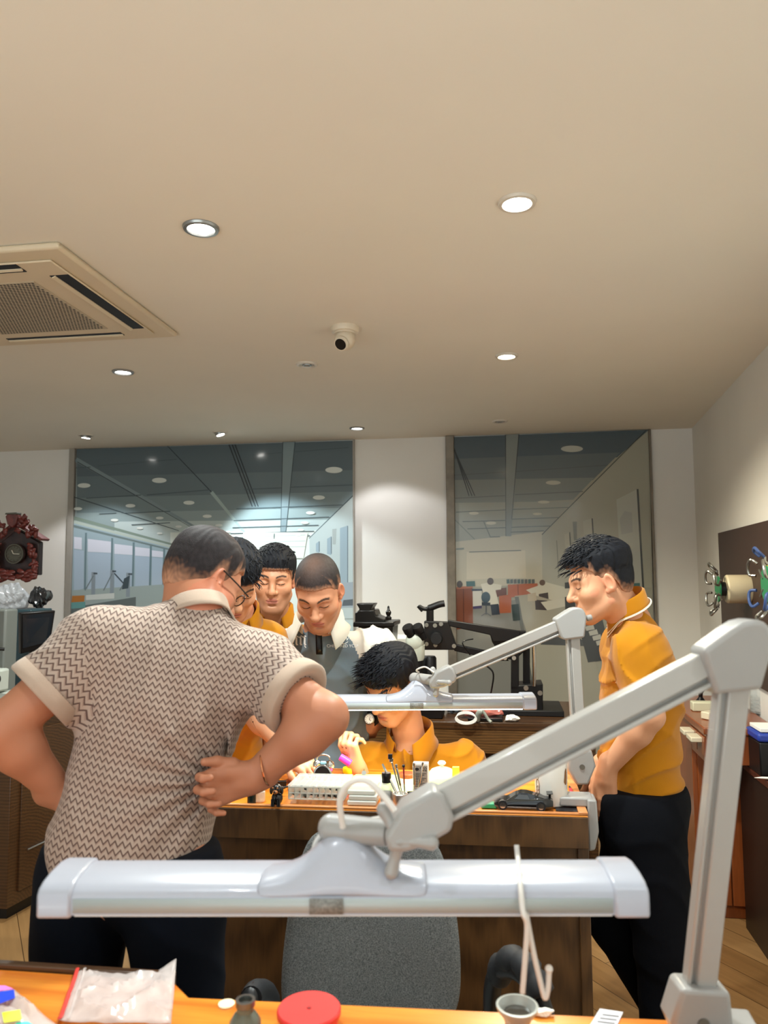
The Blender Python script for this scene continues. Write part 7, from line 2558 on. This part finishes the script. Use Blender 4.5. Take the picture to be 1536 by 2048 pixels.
MB().box(q + Vector((-.01, .0, .24)), (.08, .07, .06)).build('head', m_creamb, st2, bevel=.006)
MB().cyl(q + Vector((-.01, -.02, .09)), q + Vector((-.01, -.02, .22)), .010).build('plunger', m_bolt, st2)
MB().lathe([(.0, 0), (.022, .004), (.024, .014), (.012, .024), (0, .026)], q + Vector((-.01, -.02, .07)), n=20).build('die', m_bolt, st2)
q = rp(1412, 1412) + Vector((.0, .10, 0))
o = MB().lathe([(.026, 0), (.028, .006), (.010, .03), (.012, .05), (.034, .085), (.030, .085), (0, .05)], q, n=24).build('funnel', m_black, loc=tuple(q))
tag(o, 'black funnel-shaped holder on the red-brown cabinet', 'holder')
jr = rp(1524, 1425) + Vector((.0, .0, 0))
jar = thing('glass_jar', 'tall clear glass jar on the right cabinet at the frame edge', 'jar', tuple(jr))
MB().lathe([(0, 0), (.05, 0), (.054, .006), (.054, .20), (.048, .22), (.046, .22), (.051, .20), (.051, .01), (0, .008)], jr, n=32).build('jar_body', m_clearp, jar)
MB().lathe([(.05, .21), (.053, .215), (.053, .24), (0, .24)], jr, n=32).build('lid', m_clearp, jar)
for k in range(4):
    MB().lathe([(.03, 0), (.048, .002), (.048, .012), (.03, .014)], jr + Vector((0, 0, .012 + .018 * k)), n=28).build('ring', m_silver, jar)
# the nearer dark side table
e0 = on_z(1472, 1513, .76)
e1 = on_z(1566, 1588, .76)
tb_ = thing('side_table', 'dark red-topped side table at the right edge of the frame', 'table', (e0.x + .35, (e0.y + e1.y) / 2, 0))
xr0, xr1 = rw_x(e0.y) - .03, rw_x(e1.y) - .03
w_mah = wood('mahogany_top', (60, 30, 22), (92, 48, 34), (2, 12, 12), .25, 4, .3)
MB().prism([Vector((e0.x, e0.y, .73)), Vector((xr0, e0.y, .73)), Vector((xr1, e1.y, .73)), Vector((e1.x, e1.y, .73))], (0, 0, .03)).build('tabletop', w_mah, tb_, bevel=.003)
MB().prism([Vector((e0.x + .01, e0.y - .005, 0)), Vector((e1.x + .01, e1.y + .005, 0)), Vector((e1.x + .03, e1.y + .005, 0)), Vector((e0.x + .03, e0.y - .005, 0))], (0, 0, .73)).build('side_panel', mat('black_stained_wood', (26, 18, 15), .4), tb_)
MB().prism([Vector((e0.x + .06, e0.y - .08, .50)), Vector((xr0, e0.y - .08, .50)), Vector((xr1, e1.y + .02, .50)), Vector((e1.x + .06, e1.y + .02, .50))], (0, 0, .225)).build('drawer_unit', w_front, tb_, bevel=.003)
MB().prism([Vector((xr1 - .03, e1.y + .04, 0)), Vector((xr1, e1.y + .04, 0)), Vector((xr1, e1.y + .01, 0)), Vector((xr1 - .03, e1.y + .01, 0))], (0, 0, .73)).build('side_panel', MATS['black_stained_wood'], tb_)
pq = on_z(1528, 1845, .45)
MB().box((e1.x + .075, e1.y + .005, .62), (.05, .03, .014)).build('pull', m_pull, tb_, bevel=.003)
zt2 = .7605
# black computer box on the floor
fq0 = Vector((e1.x - .06, e1.y, 0))
comp = thing('power_supply', 'black electrical box on the floor at the right edge', 'electrical box', (fq0.x + .15, e1.y + .12, 0))
MB().box((e1.x + .035, e1.y + .12, .22), (.07, .16, .44)).build('casing', m_black, comp, bevel=.006)
sk = MB()
for k in range(2):
    sk.box((e1.x + .03, e1.y + .038, .20 - .07 * k), (.04, .004, .04))
sk.build('socket', m_machd, comp)
MB().tube(spline([Vector((e1.x + .04, e1.y + .036, .15)), Vector((e1.x + .03, e1.y - .03, .05)), Vector((e1.x + .0, e1.y - .08, .008)), Vector((e1.x + .0, e1.y - .2, .008)), Vector((fq0.x + .2, fq0.y - .6, .008))], 7), .005).build('power_cable', m_black, comp)
# things on the dark table
def sp_(px, py):
    return on_z(px, py, zt2)
q = sp_(1560, 1545)
q0 = sp_(1507, 1546) + Vector((.075, -.03, 0))
o = MB().box(q0 + Vector((.0, .05, .07)), (.13, .16, .14)).build('black_box', m_black, loc=tuple(q0), bevel=.006)
tag(o, 'black box on the dark side table under the blue folder', 'box')
o = MB().box(q0 + Vector((.0, .05, .14 + .019)), (.14, .17, .036)).build('blue_folder', mat('blue_folder', (40, 62, 150), .4), loc=tuple(q0 + Vector((0, 0, .141))), bevel=.010)
tag(o, 'dark blue folder stacked on the black box at the right edge', 'folder')
o = MB().box(q0 + Vector((.005, .05, .178 + .010)), (.12, .14, .016)).build('paper_stack', m_paper, loc=tuple(q0 + Vector((0, 0, .179))), bevel=.002)
tag(o, 'white papers on top of the blue folder', 'paper')
q = sp_(1524, 1560)
kn_ = thing('craft_knife', 'white-handled pointed tool lying on the dark side table', 'tool', tuple(q))
MB().tube([q + Vector((-.03, 0, .008)), q + Vector((.0, 0, .009)), q + Vector((.06, -.01, .010))], [.001, .007, .009], n=10, flat=.6).build('blade', m_paper, kn_)
MB().tube([q + Vector((.06, -.01, .010)), q + Vector((.10, -.015, .010))], [.010, .011], n=12).build('handle', m_green, kn_)
# skirting along the back wall and right wall
struct(MB().box(((XL + rw_far.x) / 2, YB - .008, .05), (rw_far.x - XL - .02, .012, .10)).build('baseboard_back', w_dark, loc=(0, YB, 0))) if False else None
